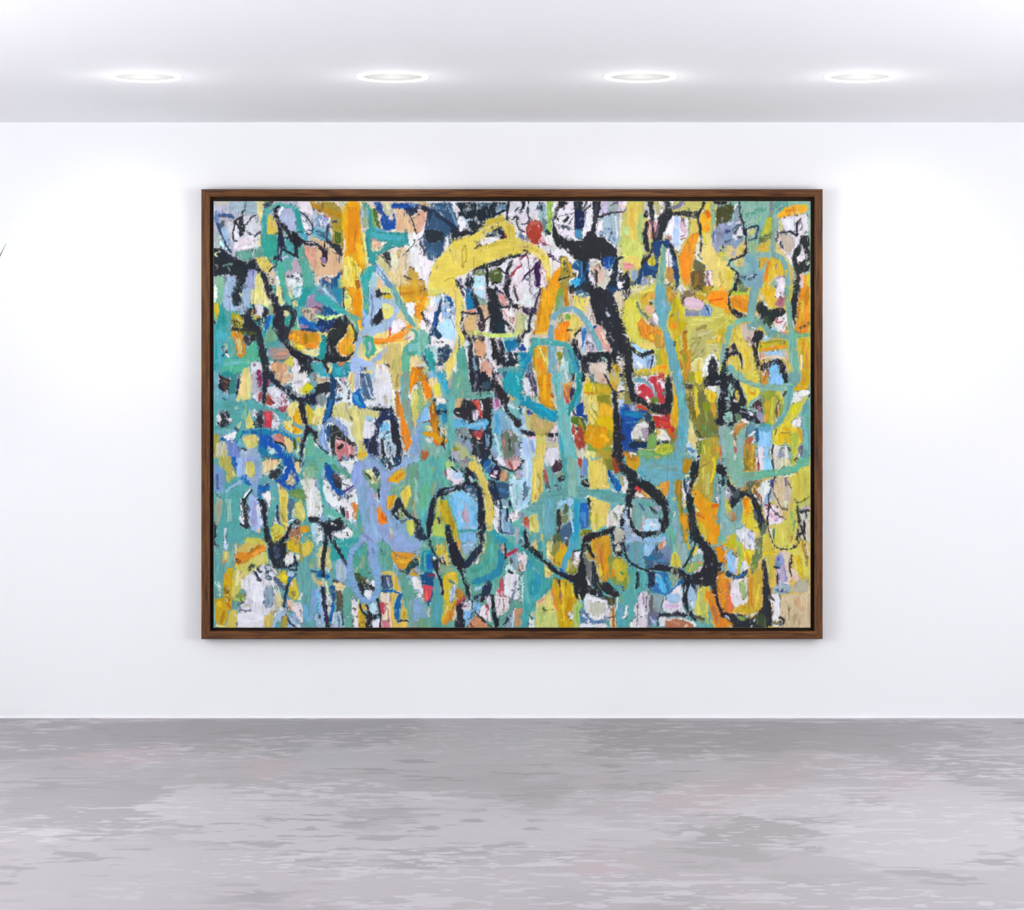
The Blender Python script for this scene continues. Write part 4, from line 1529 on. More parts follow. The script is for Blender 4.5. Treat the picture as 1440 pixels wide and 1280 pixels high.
S 457 3 30 80 36 84
S 2aa 6 38 84 30 96
P aa4 2 86 8 92 8 100 4 110 2 120 0 120 0 88
P cca 6 98 16 98 22 108 18 120 2 120 2 108
S cc6 4 16 112 18 120
P 78c 16 98 24 96 32 100 38 110 36 120 24 120 20 110
S 479 4 34 104 38 112
P abd 38 112 52 106 62 108 66 120 36 120
P dd7 40 90 58 88 64 98 60 106 46 108 42 100
S ec7 3 44 92 56 96
S 445 3 40 108 44 110
P c76 82 90 94 86 100 94 104 104 96 104 86 98
S d98 3 86 90 96 98
S 322 3 86 98 96 102 102 108
P ed8 98 90 106 92 112 100 112 114 104 114 100 100
P cee 76 104 84 108 92 116 80 116 76 110
S 571 3 114 96 114 108
S db1 4 119 92 121 100
S ee7 2 120 104 118 116
P 5b9 132 88 138 86 142 104 144 120 128 120 130 104
S cdb 3 128 108 124 120
T 1 2
P cdd 0 0 144 0 144 120 0 120
P 1ab 2 0 46 0 44 5 30 8 14 8 6 8
S def 1.3 0 0 6 7 18 8
S 189 3 28 6 44 5
P cc9 0 4 8 8 18 10 16 16 0 18
S d99 2 8 12 18 11
P 333 0 18 20 14 20 28 14 32 0 46
P 899 2 32 14 30 16 40 10 48 2 46
P 147 19 0 22 0 25 10 30 10 28 30 27 44 22 62 18 72 8 74 12 58 14 46 18 34 20 20
S 16a 5 22 40 14 66
S 257 5 34 10 42 16
S d99 4 38 8 38 14
D 435 6 30 18 36 28
P bce 27 34 34 28 38 38 34 44 28 42
S 112 2 30 39 36 38
S cdd 2 38 18 42 32
D 333 4 46 22 46 38
P ee8 46 2 54 4 54 24 52 28 47 20
S fa6 2 49 6 50 16
P bbd 54 0 64 0 64 18 60 22 54 24
P ee8 0 52 12 48 12 58 8 74 0 72
S ec7 3 0 66 6 64
P dd8 25 46 40 42 54 46 70 50 92 58 98 62 82 66 76 62 68 64 68 80 66 94 72 108 72 120 56 120 60 104 52 92 48 80 44 70 34 64 22 64
S ee8 6 54 54 60 80 62 94
S ee9 3 56 96 62 110
S 875 1.3 41 44 43 56 52 70
S 996 1.1 30 54 32 66
S dd5 7 62 110 68 118
P 16b 51 30 62 22 68 44 70 52 62 52 52 44
S 39c 4 54 32 62 46
P 368 62 4 76 2 80 18 84 34 82 40 76 40 68 36 62 20
S bce 2 68 8 76 28 80 38
S 79b 2 62 20 72 42
S 247 3 64 2 66 8
P 8ce 74 0 84 0 86 10 78 10
P dde 84 0 102 0 105 10 106 48 96 50 84 48 82 36 78 16 82 10
S eed 4 86 4 100 14
S ccb 5 92 30 100 44
D dde 6 72 42 84 46
D 77a 3 82 48 104 48
P 134 70 50 86 50 104 52 106 48 110 54 104 58 90 56 78 54
P 236 94 56 108 54 112 62 116 72 118 86 120 104 122 120 108 120 106 96 104 80 104 68 96 70 90 80 88 90 84 96 92 104 90 120 76 120 68 102 66 92 74 94 82 90 84 76 80 72 88 66
P 223 104 66 114 70 118 96 122 120 114 120 106 90
P 8ce 68 62 76 62 82 66 78 70 70 68
P dde 68 68 80 72 82 80 80 90 70 94 66 88
P 6be 92 74 100 70 103 80 98 90 90 92
P bde 90 84 104 84 106 96 96 98 88 94
S 458 1.8 105 84 98 88 94 94 95 108 96 118
P bbc 86 98 94 102 92 120 88 120 88 108
P bcd 96 98 106 98 112 106 112 118 98 118
D 235 4 100 100 104 110 106 118
S 334 3 92 96 94 110 95 120
S 334 6 84 92 80 104 82 116
P 89c 72 114 82 116 84 120 72 120
P eb1 58 114 70 114 70 120 58 120
P ddc 46 70 52 72 50 78 46 76
P dc7 104 0 120 0 120 10 116 26 110 26 106 12
S aa5 3 114 4 114 20
S eec 2 104 6 108 30
S eeb 3 108 30 110 44
P c94 112 26 116 26 118 42 120 60 114 66 112 50
S c72 5 115 30 117 60
P e82 116 44 122 46 124 64 130 80 134 94 134 104 128 114 124 110 120 92 118 74
S f91 5 120 60 124 78 130 98
S ccb 3 118 94 124 106
P 7a9 120 0 130 0 132 18 130 34 134 48 136 66 140 78 144 76 144 92 134 94 130 80 124 60 120 44 118 20
S 5aa 3 122 6 122 36
P 9ac 136 80 144 60 144 120 128 120 134 104
S 8ad 6 140 92 138 116
P e80 132 0 144 0 144 12 138 20 134 34 131 24
S fa1 4 136 2 134 18
P dd6 136 28 144 20 144 60 140 76 138 76 134 52
S ee8 3 138 36 136 46
S fc8 2 138 70 138 76
P 89c 4 86 8 76 16 66 22 64 34 68 42 78 46 88 46 92 40 92 36 86 30 76 24 72 18 70 12 80 12 90 16 102 20 112 14 114 6 104
S 9be 3 10 76 8 98 14 112
P 258 12 80 20 74 22 84 18 100 15 96
P 343 20 74 30 76 34 82 44 92 48 96 58 102 54 106 44 100 34 92 28 92 28 120 22 120 20 104
S 666 1.3 16 92 24 86 34 82
P c77 28 92 36 94 46 100 54 106 54 114 46 120 30 120 28 108
S eaa 4 46 104 48 114
S e88 4 34 94 36 104
S 412 4 38 102 32 108
S dcc 2 30 96 34 100
S 413 2 30 94 40 96 48 102
S 412 2.5 46 119 56 118
P 5ba 0 100 10 110 18 114 22 120 0 120
S 124 2 0 98 8 108 18 115
P 6a9 0 76 4 78 4 98 0 96
P 88a 56 104 60 106 58 114 54 112
T 2 2
P 6bb 0 0 144 0 144 120 0 120
P c82 0 0 10 0 14 10 8 14 0 12
P 8be 10 0 24 0 26 8 14 10
P ed9 12 10 26 8 32 26 34 36 26 40 20 34 16 22
P ee4 20 20 30 16 31 32 24 36
P f80 4 12 12 12 18 22 20 34 14 42 10 38 6 22
S fd9 2 2 14 6 28 10 40
P 9b7 0 18 4 20 9 46 4 60 0 58
S dc4 3 14 36 10 46
P 8be 4 54 12 50 16 62 14 72 4 72
P 8ad 0 60 4 64 2 120 0 120
P eed 24 38 34 36 40 40 36 46 26 48
P 18a 28 44 38 46 42 54 40 72 34 74 32 60 28 54
P 135 24 54 42 54 42 57 34 60 26 62
S 223 2 24 38 23 50 26 58
P 2ac 24 0 34 0 42 16 46 30 40 34 34 20
S 5bc 3 24 2 36 26
P ee8 36 0 50 0 44 8 40 12
P aa9 42 10 51 2 50 16 47 26 42 22
P 5a9 50 0 70 0 74 22 74 30 90 28 110 26 110 30 94 34 84 38 66 38 56 36 50 38 50 50 48 66 50 82 50 100 44 116 38 120 34 120 36 106 42 104 42 80 40 60 42 36 38 34 46 24
S 5bb 6 46 34 46 60 47 90 44 108
S 7b8 4 58 8 56 24
S bcb 1.5 57 16 57 21
P b61 15 46 23 42 24 54 27 66 29 84 32 92 40 92 42 98 36 102 32 104 22 100 20 84 16 66
S db3 2 19 44 21 58
S c81 6 22 64 25 88
P ea1 8 84 20 84 30 90 40 92 41 98 32 102 24 103 20 94 6 88
P dd9 10 76 18 74 20 84 12 84
P ddb 30 78 38 78 42 86 38 90 32 88
P cdc 8 92 20 94 20 100 12 100
S f71 3 22 98 28 103
S 333 1.6 28 80 38 92 33 102
S 333 3 35 98 36 106
S 333 1.5 6 71 16 70
P 7ba 10 100 24 104 34 110 30 120 16 120 6 112
P b63 4 112 12 110 20 120 4 120
P 224 70 0 112 0 114 14 104 20 110 28 94 28 76 28 74 16
S 667 4 82 4 82 14 78 26
S 666 3 88 20 100 22
P 356 90 16 98 14 104 22 94 26
P da8 92 0 104 0 104 10 98 6
P bab 108 4 118 2 118 20 110 14
S dcb 4 112 10 120 20
P 148 118 0 136 0 132 16 122 18
S 279 4 120 4 126 14
P 1ab 128 0 144 0 144 44 132 34 120 26 118 16
S 4cc 3 138 6 142 18
P 211 104 10 112 16 122 28 128 36 126 46 128 56 138 66 144 72 144 84 134 74 126 62 118 50 112 36 104 22
S bbb 5 128 42 136 50
S cde 4 126 46 140 52
P eb6 128 32 136 38 130 42
S 357 3 142 50 144 70
P db7 52 38 64 37 64 44 60 52 52 54
P 322 64 38 76 40 88 38 104 36 106 46 104 60 102 78 98 96 98 120 80 120 74 100 70 80 70 68 56 66 49 58 50 52 60 50
P 544 72 42 78 42 74 48
S dde 2 55 57 57 58
S aab 3 50 64 62 68
P c44 76 41 86 39 88 48 92 60 90 66 84 62 82 52 80 48
S e65 4 82 42 88 54
P dcd 76 54 84 52 86 68 76 68
S b9b 2 80 54 81 66
S eee 2 88 41 92 54
P 6be 50 68 66 67 72 74 84 68 96 66 100 72 94 82 76 82 64 78 50 78
S 8ce 4 76 74 92 72
P 899 52 80 68 78 74 92 64 96 54 90
D 224 5 54 82 64 92 70 98
P b44 76 84 92 83 90 92 86 96 78 90
S fc9 2.5 83 93 88 96
P 224 92 84 104 78 104 96 100 120 74 120 76 104 84 100
S 79b 5 96 88 97 104
S ddd 2 83 99 86 101
P 99b 54 94 66 96 76 104 76 116 68 106 58 100
D 335 4 56 86 66 98
S 455 4 82 104 86 118
P bc8 50 98 58 100 68 108 78 120 62 120 54 108
P 981 50 104 58 110 54 114 46 110
P aab 46 112 58 112 60 120 44 120
P dbd 104 44 108 34 114 38 116 50 108 56 104 50
S b69 5 110 38 111 48
S eee 2 118 48 120 54
P 7bd 104 58 114 56 122 56 128 68 136 76 144 84 144 96 136 88 126 78 122 86 116 94 114 104 120 120 106 120 106 90
S 5ad 6 110 60 114 74 110 86
S ade 5 124 62 134 76 142 92
S bdd 4 108 88 112 104 116 118
P 676 118 88 126 78 134 84 140 96 144 104 144 120 122 120 116 104
S a76 5 120 94 122 116
S baa 3 128 82 132 90
S 99b 6 138 102 140 118
S 454 3 128 96 130 110
S 99b 6 104 110 110 120
T 3 2
P ccb 0 0 144 0 144 120 0 120
P 199 0 0 5 0 4 28 0 30
P 9bb 54 0 72 0 72 12 64 12 56 20
S dee 2 60 0 66 12
P 446 6 2 14 0 22 14 24 34 18 28 12 16
S bbc 1.5 10 0 20 20
P dde 4 6 10 10 18 26 22 36 20 40 10 36 4 26 2 16
P cca 10 32 24 34 24 42 14 38
P ea1 22 0 42 0 43 30 48 40 52 54 40 52 28 44 24 20
S e80 3 41 6 41 22
S c71 1.5 26 18 42 18
S c81 4 28 36 30 44
S fb1 5 34 4 34 40
S b92 3 30 46 46 52
S a51 4 44 32 46 36
S ec8 4 43 38 50 50
P d93 58 16 72 14 72 24 60 24
P c63 60 22 70 22 69 44 64 46 60 34
S c45 4 64 38 67 44
D da4 2 60 20 68 40
P 335 70 22 76 24 76 36 70 42
P 223 71 0 76 0 75 16 71 14
S db5 2 58 16 72 18
P dcb 88 0 96 2 92 8 88 6
P 223 84 0 90 4 92 10 86 18
P 6bc 64 44 70 46 68 54 62 50
P dba 102 0 118 0 124 20 108 20
P 488 94 0 100 2 108 14 108 22 98 12
P ed6 92 8 100 8 106 24 110 40 112 56 106 70 106 76 98 74 90 60 88 40 90 20
P ed1 90 16 100 14 104 28 104 32 88 32
S d92 3 90 30 104 31
S ee8 6 98 38 106 56
S cc9 3 91 36 94 54
S 883 1.2 98 50 108 62
S 883 1.2 96 56 104 68
P ba2 102 14 126 18 128 34 128 60 132 70 132 90 128 104 118 110 104 112 94 106 88 90 92 72 106 74 110 50 106 32
P 882 108 34 126 32 126 46 112 44
S db2 6 112 24 124 28
P eb2 112 44 128 46 130 62 124 70 108 62
P ec0 106 66 124 62 130 70 128 84 112 78
S e92 6 98 80 120 82
P ea0 90 74 104 78 120 82 122 100 112 108 100 108 90 100
S fb1 6 114 90 124 98
S c83 4 96 104 106 110
S eb3 5 100 88 98 98
S ca2 2 131 64 130 92
P cb5 124 0 138 0 140 20 136 28 128 26 124 14
S bb9 4 130 0 132 8
S da2 5 128 14 132 24
P 222 139 0 144 0 144 8 140 8
S abb 4 141 8 144 12
P edd 138 18 144 18 144 26 136 26
S 211 2 117 0 124 16 130 28 144 26
P dc6 136 28 144 28 144 40 138 40
P bce 138 40 144 40 144 50 139 48
P 16b 138 48 144 48 144 68 138 64
P 223 129 28 137 28 138 60 144 68 144 120 128 120 130 100 131 76 130 60 129 44
P 7a4 94 100 100 104 108 112 118 108 128 106 128 116 104 118 92 116
P ee8 92 110 106 112 108 120 94 120
P ba3 106 110 128 110 130 120 106 120
P 149 78 46 88 42 89 64 76 62
P 248 86 60 94 60 94 72 88 66
S eee 2 84 64 88 66
P dde 72 56 78 54 80 60 72 62
S 345 2 74 55 78 61
P 572 70 62 84 64 90 68 94 80 90 90 80 76 70 72
S b92 2.5 82 68 90 84
P a43 72 72 78 78 86 76 90 92 90 106 80 110 76 98 72 88
S c65 3 78 90 84 96
S bcb 2.5 78 76 79 84
S 344 2 78 79 80 82
S eee 2 79 84 78 87
S dcd 3 74 90 75 96
P ddb 80 112 86 108 92 112 94 120 80 120
P bde 0 50 8 52 8 80 14 88 4 86 0 74
S 8bd 5 2 58 4 74
P cc7 6 52 18 58 16 72 12 82 6 76
P 349 8 54 14 54 18 58 14 62 10 60
P cb6 14 60 22 60 36 68 46 72 52 74 44 84 36 94 22 90 14 80
S db7 7 24 66 30 78
S bb4 3 24 88 34 88
P ece 42 84 52 72 54 86 46 92
S eed 2 47 84 48 96
S 213 5 36 90 46 88 56 90
S ccc 1.5 47 84 49 92
P 213 0 76 6 82 14 84 22 89 20 92 8 88 0 86
P cde 0 88 10 90 20 92 22 120 0 120
P bcf 2 92 8 92 14 112 10 120 4 110
S 9ad 5 14 96 18 112
S ebd 3 12 92 20 92
P ed6 22 92 34 92 36 108 32 120 20 120 22 104
P dd6 20 88 36 90 34 100 24 104
P bab 36 92 54 92 54 98 36 98
P cc9 36 98 52 98 54 108 38 106
P ccd 36 108 54 108 56 120 36 120
S ede 1.5 47 92 46 98
P 09b 0 28 6 32 14 38 26 44 38 52 50 55 54 60 54 70 42 70 30 66 20 58 10 50 0 44
S 0ac 4 28 50 44 62
S 199 8 82 0 82 16 81 30 76 42 70 52 66 60
S 2ac 4 84 34 76 48
P 5bb 42 0 56 0 58 20 60 34 62 44 66 54 69 64 70 76 72 90 76 104 79 120 57 120 55 104 53 84 52 64 52 44 48 24 44 10
S 7bb 5 60 60 66 92 70 116
S 3ab 4 56 92 60 118
S 9aa 2.5 56 16 56 36
T 4 2
P 884 0 0 144 0 144 120 0 120
P ed6 14 0 70 0 68 8 40 4 20 4
S aa2 4 20 2 40 2
P dcd 14 8 34 6 58 2 60 40 40 44 24 38 16 24
P 5ab 14 8 30 10 36 16 16 16
P c34 20 20 30 17 38 20 44 30 46 42 40 44 30 40 22 34
S edc 4 22 30 26 28
P fed 30 36 34 34 40 40 34 42
P c34 36 8 44 6 50 4 58 2 58 10 52 16 58 24 60 44 50 44 48 32 44 22 38 14
S ecd 3 52 14 57 23
S dde 2 50 14 54 10
S 687 3 56 30 60 32
S 89a 4 30 14 38 18 44 26 47 36 48 43
P 683 38 38 48 34 52 44 40 44
S 99b 1.5 24 8 34 12
P 223 58 8 66 6 69 12 69 24 71 34 69 44 68 52 64 60 54 61 44 57 36 52 28 47 18 45 12 42 8 30 4 10 4 0 12 0 14 10 15 22 20 32 30 40 36 44 46 45 60 44 60 30
S 344 2 48 56 56 55
S c83 4 0 26 1 40
S 9bc 3 0 8 2 16
P 88a 10 44 18 46 22 52 16 56 11 54
S bbd 3 14 48 15 54
P c43 18 46 28 48 36 54 28 54 20 52
P 149 0 42 8 46 14 56 36 54 34 64 24 68 16 78 12 90 20 100 36 100 34 108 20 112 0 112
S 17a 8 4 58 30 62
S 48b 2 4 72 22 70
P 246 28 60 36 56 40 62 38 70 30 70
S 9ab 1 28 66 32 58
S 235 4 0 70 2 96
P 135 8 98 36 98 36 106 20 108 8 106
P ddc 22 72 32 69 38 76 34 80 36 96 30 98 24 94 12 96 12 86 16 80
P a9a 26 78 36 78 36 96 28 94
S eef 3 24 74 34 74
P 223 37 68 44 70 46 84 40 92 36 94 36 80
P c33 40 60 56 60 66 60 68 72 74 76 70 86 62 80 46 79 44 70
S ecd 2.5 42 61 54 62
S d43 4 52 70 62 74
S d52 4 64 80 70 92
P eec 44 82 50 80 60 82 68 96 56 98 46 96
P dc5 46 82 54 82 48 94
S dcd 3 57 88 66 96
P 246 48 98 62 96 66 102 54 104 46 104
P db3 70 14 74 22 76 40 78 60 78 76 74 80 66 74 66 60 70 48 72 34
S eb1 5 74 32 73 70
S ea2 4 68 60 76 74
S dc8 3 71 14 72 30
P c81 84 0 90 0 90 16 86 12
P 993 90 0 100 0 100 20 88 22
P ed2 100 0 112 0 112 12 108 20 101 12
P 543 88 16 98 18 98 24 88 24
D db4 6 88 28 100 32
P 762 90 36 104 34 108 50 110 70 100 70 94 56
P ed3 101 20 106 22 106 44 108 56 110 70 104 68 100 44
P 774 106 28 116 28 116 60 108 60
P ed3 112 22 120 24 132 30 130 44 124 46 116 36
S eb1 7 122 30 128 38
P 891 112 42 124 46 124 54 112 54
P da2 124 44 130 44 132 60 128 66 125 54
P 773 108 56 126 56 130 70 134 80 132 90 120 94 106 94 102 80 102 72
S 9a4 3 116 56 118 68
S 684 8 112 76 124 88
D 443 4 102 82 110 92
S dcd 1.5 103 93 110 96 118 93
P ddc 112 0 124 0 118 6 112 8
P eed 118 20 132 18 136 26 128 28 120 24
P bcb 132 18 138 18 136 40 132 46
P 223 124 0 144 0 144 76 136 76 130 74 128 68 134 64 133 54 134 40 138 26 136 18 128 20 116 20 112 14 118 8
S 99a 2 132 14 136 12
S 568 2.5 138 26 144 40
S 344 3 142 20 143 40
P 9cc 140 62 144 60 144 70 141 68
P 8bb 134 76 144 76 144 120 136 120
P dd8 92 64 98 70 102 84 106 100 108 110 100 114 92 100 90 84
S ed8 4 94 84 102 104
P cde 88 102 94 98 100 108 104 112 108 120 98 120 90 112
S 58b 4 90 108 100 112
S 345 1.6 104 100 106 112
P aa3 108 98 124 92 134 92 138 110 138 120 106 120
S ed5 2.5 114 104 116 116
S 582 3 110 98 108 116
S ea3 5 128 96 134 112
S cc3 4 120 106 122 118
S c83 3 128 110 126 118
S d64 2.5 138 106 138 118
P 7a5 36 90 46 84 48 96 46 104 66 102 72 98 72 110 60 120 20 120 20 110 34 108
P cd3 44 104 56 100 70 103 68 112 58 116 44 114
S dd9 1.2 22 108 40 111 56 103
S ab3 5 50 110 64 108
S 7b8 4 24 114 40 116
P d82 0 113 8 114 14 118 14 120 0 120
P edc 9 113 20 115 20 118 12 117
S 458 4 10 111 18 111
P 5ab 68 0 80 0 84 12 88 26 88 40 92 54 94 66 92 80 92 94 88 104 86 120 64 120 72 110 73 98 76 90 77 76 78 60 77 44 76 28 72 14
S 5bb 6 82 30 82 60
S 999 3 76 90 74 110
S 6a9 3 90 60 92 76
S 4ab 6 84 76 82 104
P 7ba 82 114 94 116 94 120 80 120
T 5 2
P 7ba 0 0 144 0 144 120 0 120
P ed4 18 0 50 0 48 12 46 18 38 16 28 8
S dd5 5 28 2 44 8
P 982 48 0 54 0 52 16 48 14
P da4 52 0 60 0 60 18 50 18
S c72 2.5 58 4 54 14
S ecc 3 56 0 55 4
S a56 2 61 2 62 8
P 9cf 62 0 78 0 82 16 78 18 64 18
P 233 78 0 88 0 88 16 84 18 80 8
P 6aa 88 0 106 0 104 16 98 22 88 20
P ecc 108 0 112 0 108 8
P db1 112 0 119 0 119 24 98 28 96 24 106 14
S eb2 5 102 24 116 22
S d93 4 112 4 110 14
P eed 95 29 119 24 119 32 110 36 100 44 92 48
S dde 4 98 34 106 34
P 333 118 32 120 30 120 36 118 36
P dd4 92 46 104 42 112 36 117 34 116 42 108 46 106 58 96 68 84 74 82 68 88 58
S dd1 6 100 48 96 58
S dc8 3 110 42 114 40
P ede 96 66 106 62 108 76 98 78 92 72
S dde 3 100 68 104 70
P 223 0 2 8 4 16 8 20 16 24 24 28 34 30 40 28 48 20 50 30 52 46 60 56 74 44 74 36 70 24 66 14 72 12 76 0 77 0 56 8 52 0 50 0 24 6 14 0 20
S 8cb 7 10 18 8 34
S 8bb 5 4 36 6 46
S 244 2 2 38 8 46
S 344 1.6 4 22 10 38 16 42
S dde 1.4 3 49 8 47
P dc4 16 26 20 28 21 40 16 40 15 34
S dcb 3 13 41 18 42
P 8cb 0 58 10 56 10 70 4 72 0 72
P 686 14 58 22 60 24 66 16 70
S bbd 1 20 55 28 58 34 60
D 88b 2.5 30 62 40 68 36 70
S ddd 4 34 59 38 60
S cce 2.5 32 57 35 57
P ed3 21 14 28 14 36 20 44 22 50 26 46 34 36 42 29 49 31 40 28 30
S ea1 4 34 30 42 32
S ed5 3 22 16 28 24
P 9a3 48 28 66 26 76 28 82 40 84 50 80 60 74 64 70 72 62 76 54 70 54 52
P 544 34 50 40 44 48 36 52 46 53 60 40 52
S a68 3 46 50 50 56
P 99b 44 54 54 60 54 70 48 68 42 60
S b9b 2 46 64 52 72
S 885 5 52 34 54 44
S db2 6 59 42 60 66
S dd4 5 68 36 65 60 66 72
S ea5 4 57 60 57 70
S bb4 3 70 36 68 66
P dd4 70 28 76 26 82 36 84 46 78 42 74 36
S 772 2 74 40 70 58
P 543 74 42 80 46 76 56 72 66 71 58
S da5 2.5 76 48 74 62
S cbc 3 71 66 72 72
P 343 78 30 88 24 86 32 83 36 80 34
S 8b4 2 82 28 84 26
P 8ba 84 34 92 32 92 44 86 44
P c94 14 74 20 70 26 68 30 76 24 80 18 88 10 92 10 88 13 82
S ea6 3 18 74 26 72
S 863 3 14 88 14 96
S fdc 3 24 68 32 72
S eee 2 9 88 12 84
S eca 3 12 98 14 104
S b66 4.5 14 106 15 114
S ddc 2 14 117 16 120
P 489 28 76 44 74 44 84 38 88 30 90
S 577 4 30 84 30 92
P 9cf 46 80 64 82 64 104 58 120 44 120 46 100
P 269 42 80 48 78 48 92 46 100 42 98
P 5ac 47 76 64 74 64 84 48 84
S 3aa 3 50 74 62 76
S dde 3 36 90 42 84
S ccd 5 38 98 42 96
P b64 28 94 38 90 40 96 34 104 28 112 26 104
P c93 26 104 34 100 42 104 42 120 26 120
S ec3 3 40 104 38 118
S 783 3 30 110 32 120
P ede 46 106 56 106 54 120 46 118
P ed3 74 76 84 72 92 68 98 78 108 80 108 96 104 110 100 120 92 112 94 102 76 102 70 112 66 98 66 82 72 78
P ec1 74 86 90 86 90 100 76 100
S eb1 4 82 80 90 82
P bc4 90 90 104 84 102 104 100 118 92 114
S cc5 4 67 88 70 106 74 112
S b93 3 80 86 90 86
S 8a4 2 90 90 94 88
S db3 4 104 84 106 94
S 785 2.5 71 80 70 88
S ea2 3 104 80 108 96
P ddc 64 102 76 104 88 106 88 120 62 120
P 99b 76 108 82 106 82 120 72 120
S 213 2.5 67 104 66 116
S 213 2.5 90 106 90 110
S eee 4 84 106 86 118
P 668 103 104 110 102 110 116 106 120 102 112
S eee 2 104 116 106 120
P 5aa 108 48 119 36 119 120 110 120 110 100 108 90
S 6bb 6 112 60 113 110
S 6b8 2 118 60 118 80
S 7ba 7 8 0 18 8 30 14 44 20 56 22 68 22 80 21 92 18
P 5aa 88 18 96 20 96 28 94 40 92 50 88 60 80 72 72 78 68 76 76 64 82 52 86 40 87 28
S 7ba 3 88 40 84 54 76 68
S 7ba 5 0 82 0 118
S 8bb 7 21 92 21 118
T 0 3
P 4aa 0 0 144 0 144 120 0 120
P 79c 0 8 14 14 16 30 14 52 6 50 0 44
S 569 4 4 24 6 44
P bb5 6 0 24 0 26 10 32 26 26 32 18 36 18 20 8 12
S dd8 2 26 20 30 28
S cc6 3 19 28 20 34
P 16b 23 0 32 0 34 10 32 20 28 16
P 9ad 34 0 66 0 68 20 66 36 62 50 60 56 50 40 46 34 42 28 36 26 32 20
S abe 6 38 4 36 26
S 9bd 5 18 48 34 36 44 30
P dd6 42 16 48 6 54 6 58 12 58 20 54 30 50 28 44 22
S 8ac 8 62 4 62 30 60 54
S c93 1.6 56 24 54 29
P 16b 38 26 44 25 50 34 54 40 48 40 40 34 37 31
P 178 66 0 98 0 98 3 80 4 68 2
P ed9 70 4 96 3 92 12 84 18 78 22 72 28 68 22
S fc9 4 78 7 88 6
S eee 3 74 25 77 22
P 344 80 18 94 16 96 22 90 28 86 34 78 30 77 26
D cde 2 94 18 102 14
S 234 2 92 12 98 16
P 15b 100 0 112 4 116 14 118 26 122 32 118 40 112 46 108 48 102 44 96 40 90 36 86 34 98 24 102 16 96 10
S dee 2 102 14 98 22
P ed9 100 34 106 28 110 24 114 28 114 38 110 42 104 38
S 885 1.5 102 36 110 30
P ed9 112 8 120 6 123 16 122 26 118 22
S 234 2.5 116 4 126 6 124 12
P 7b9 126 14 144 10 144 40 134 34 126 24
S 5a8 6 134 6 144 22
P ddc 122 34 134 28 144 34 144 84 132 86 131 60 126 46
S eee 4 138 44 136 80
S bca 3 128 22 132 40
P 5ab 70 29 84 32 90 40 82 50 80 46 70 40
P 16b 62 40 72 39 80 40 80 46 70 48 66 60 62 56
S 134 1.6 70 42 77 37
P 9bb 2 52 8 50 10 60 4 60
D 344 3 2 50 8 56
P ab9 2 60 12 58 12 80 6 96 1 98
S 7ba 8 20 60 22 90
S ccc 3 17 100 16 120
S 9bd 2 17 104 17 118
S 234 3 0 94 2 98 1 118
P eee 44 50 50 45 53 46 46 56 40 60
P abe 50 52 58 54 64 62 68 80 70 98 64 106 54 104 50 92 48 70
S aad 8 54 62 58 98
S dde 5 62 68 66 94
S ed9 5 62 100 64 106
S eb9 1.5 60 104 66 104
S 235 2.5 52 48 44 58
P 344 40 56 46 60 50 74 50 100 44 98 38 80 38 64
D eee 3 38 68 42 90
S dde 4 36 84 42 94
S 224 3 38 95 48 100
D bcd 3 46 62 50 90
P 223 64 62 70 60 74 74 76 90 78 104 82 116 82 120 74 120 72 110 69 90 67 76
P edd 68 50 81 48 81 62 78 70 76 78 74 66
S edc 3 77 54 76 64
S 213 3 64 60 70 62
P 4aa 82 46 90 44 92 70 88 82 84 96 78 98 76 82 78 74 82 62
S 335 3 89 70 91 92
P dde 86 82 92 94 92 98 84 94
P ed6 91 44 96 42 102 46 106 52 104 66 104 88 106 98 102 104 98 102 94 86 92 66
S dc4 6 98 58 99 90
S a97 1.2 92 70 96 84 104 92
S a97 1.2 94 92 100 102
S b66 2.5 91 38 95 44
S eee 2 91 39 93 42
P 695 104 50 118 44 128 48 130 60 126 66 118 58 110 56
S 894 5 114 52 124 58
P 578 104 60 112 58 114 70 114 86 106 92 105 76
D dde 3 114 66 112 88
P dd6 114 64 124 62 128 76 130 88 120 92 114 80
S ee9 2 120 70 126 84
P 223 132 86 144 84 144 93 134 93
P 344 112 90 120 88 122 96 114 96
S cdd 3 106 90 110 88
P dd4 80 100 88 92 94 96 100 104 100 110 92 118 84 120 82 112
S c92 4 88 114 98 108
S 995 1.5 84 110 92 104
P 213 106 94 112 92 110 104 106 112 98 120 90 120 96 114 102 106
P a75 108 100 124 96 124 110 118 120 104 120 106 110
P ea1 122 98 132 96 136 104 128 108 122 106
D ed9 5 112 110 124 112 136 114
S db4 4 108 114 120 118
P bde 136 94 144 94 144 120 140 118
P dd5 44 114 72 113 74 120 40 120
S dce 2 114 98 120 96
T 1 3
P 8ac 0 0 144 0 144 120 0 120
P 5ba 0 0 28 0 32 14 20 14 10 14 0 12
S 6b9 5 2 6 12 4
P dee 32 6 58 2 60 6 52 14 48 24 40 14
S eed 3 36 8 50 10
P c67 30 0 38 0 36 5 31 5
P 312 30 4 44 2 52 0 52 2 42 4 34 6
P ed6 58 0 70 0 68 4 60 4
P 4a8 18 8 28 12 40 18 48 26 50 32 42 30 32 22 20 16
P dee 10 30 18 34 34 24 48 32 54 40 58 56 60 70 56 92 44 88 36 80 24 70 14 60 10 50
P 15a 12 6 20 10 24 18 30 26 36 34 36 44 42 54 40 58 32 56 24 46 18 34 12 24
P 334 24 22 34 28 36 36 36 46 40 50 34 46 26 40 24 30
S 644 3 26 26 32 32
D 134 4 26 52 36 58 44 58 50 54
S 437 3 38 50 46 44 54 40
S 548 1.6 42 54 46 48 54 44
S 334 2 38 38 46 40
D eee 6 18 44 28 54 34 64
D 99a 3 16 40 32 60
D fdd 6 40 64 48 80 50 88
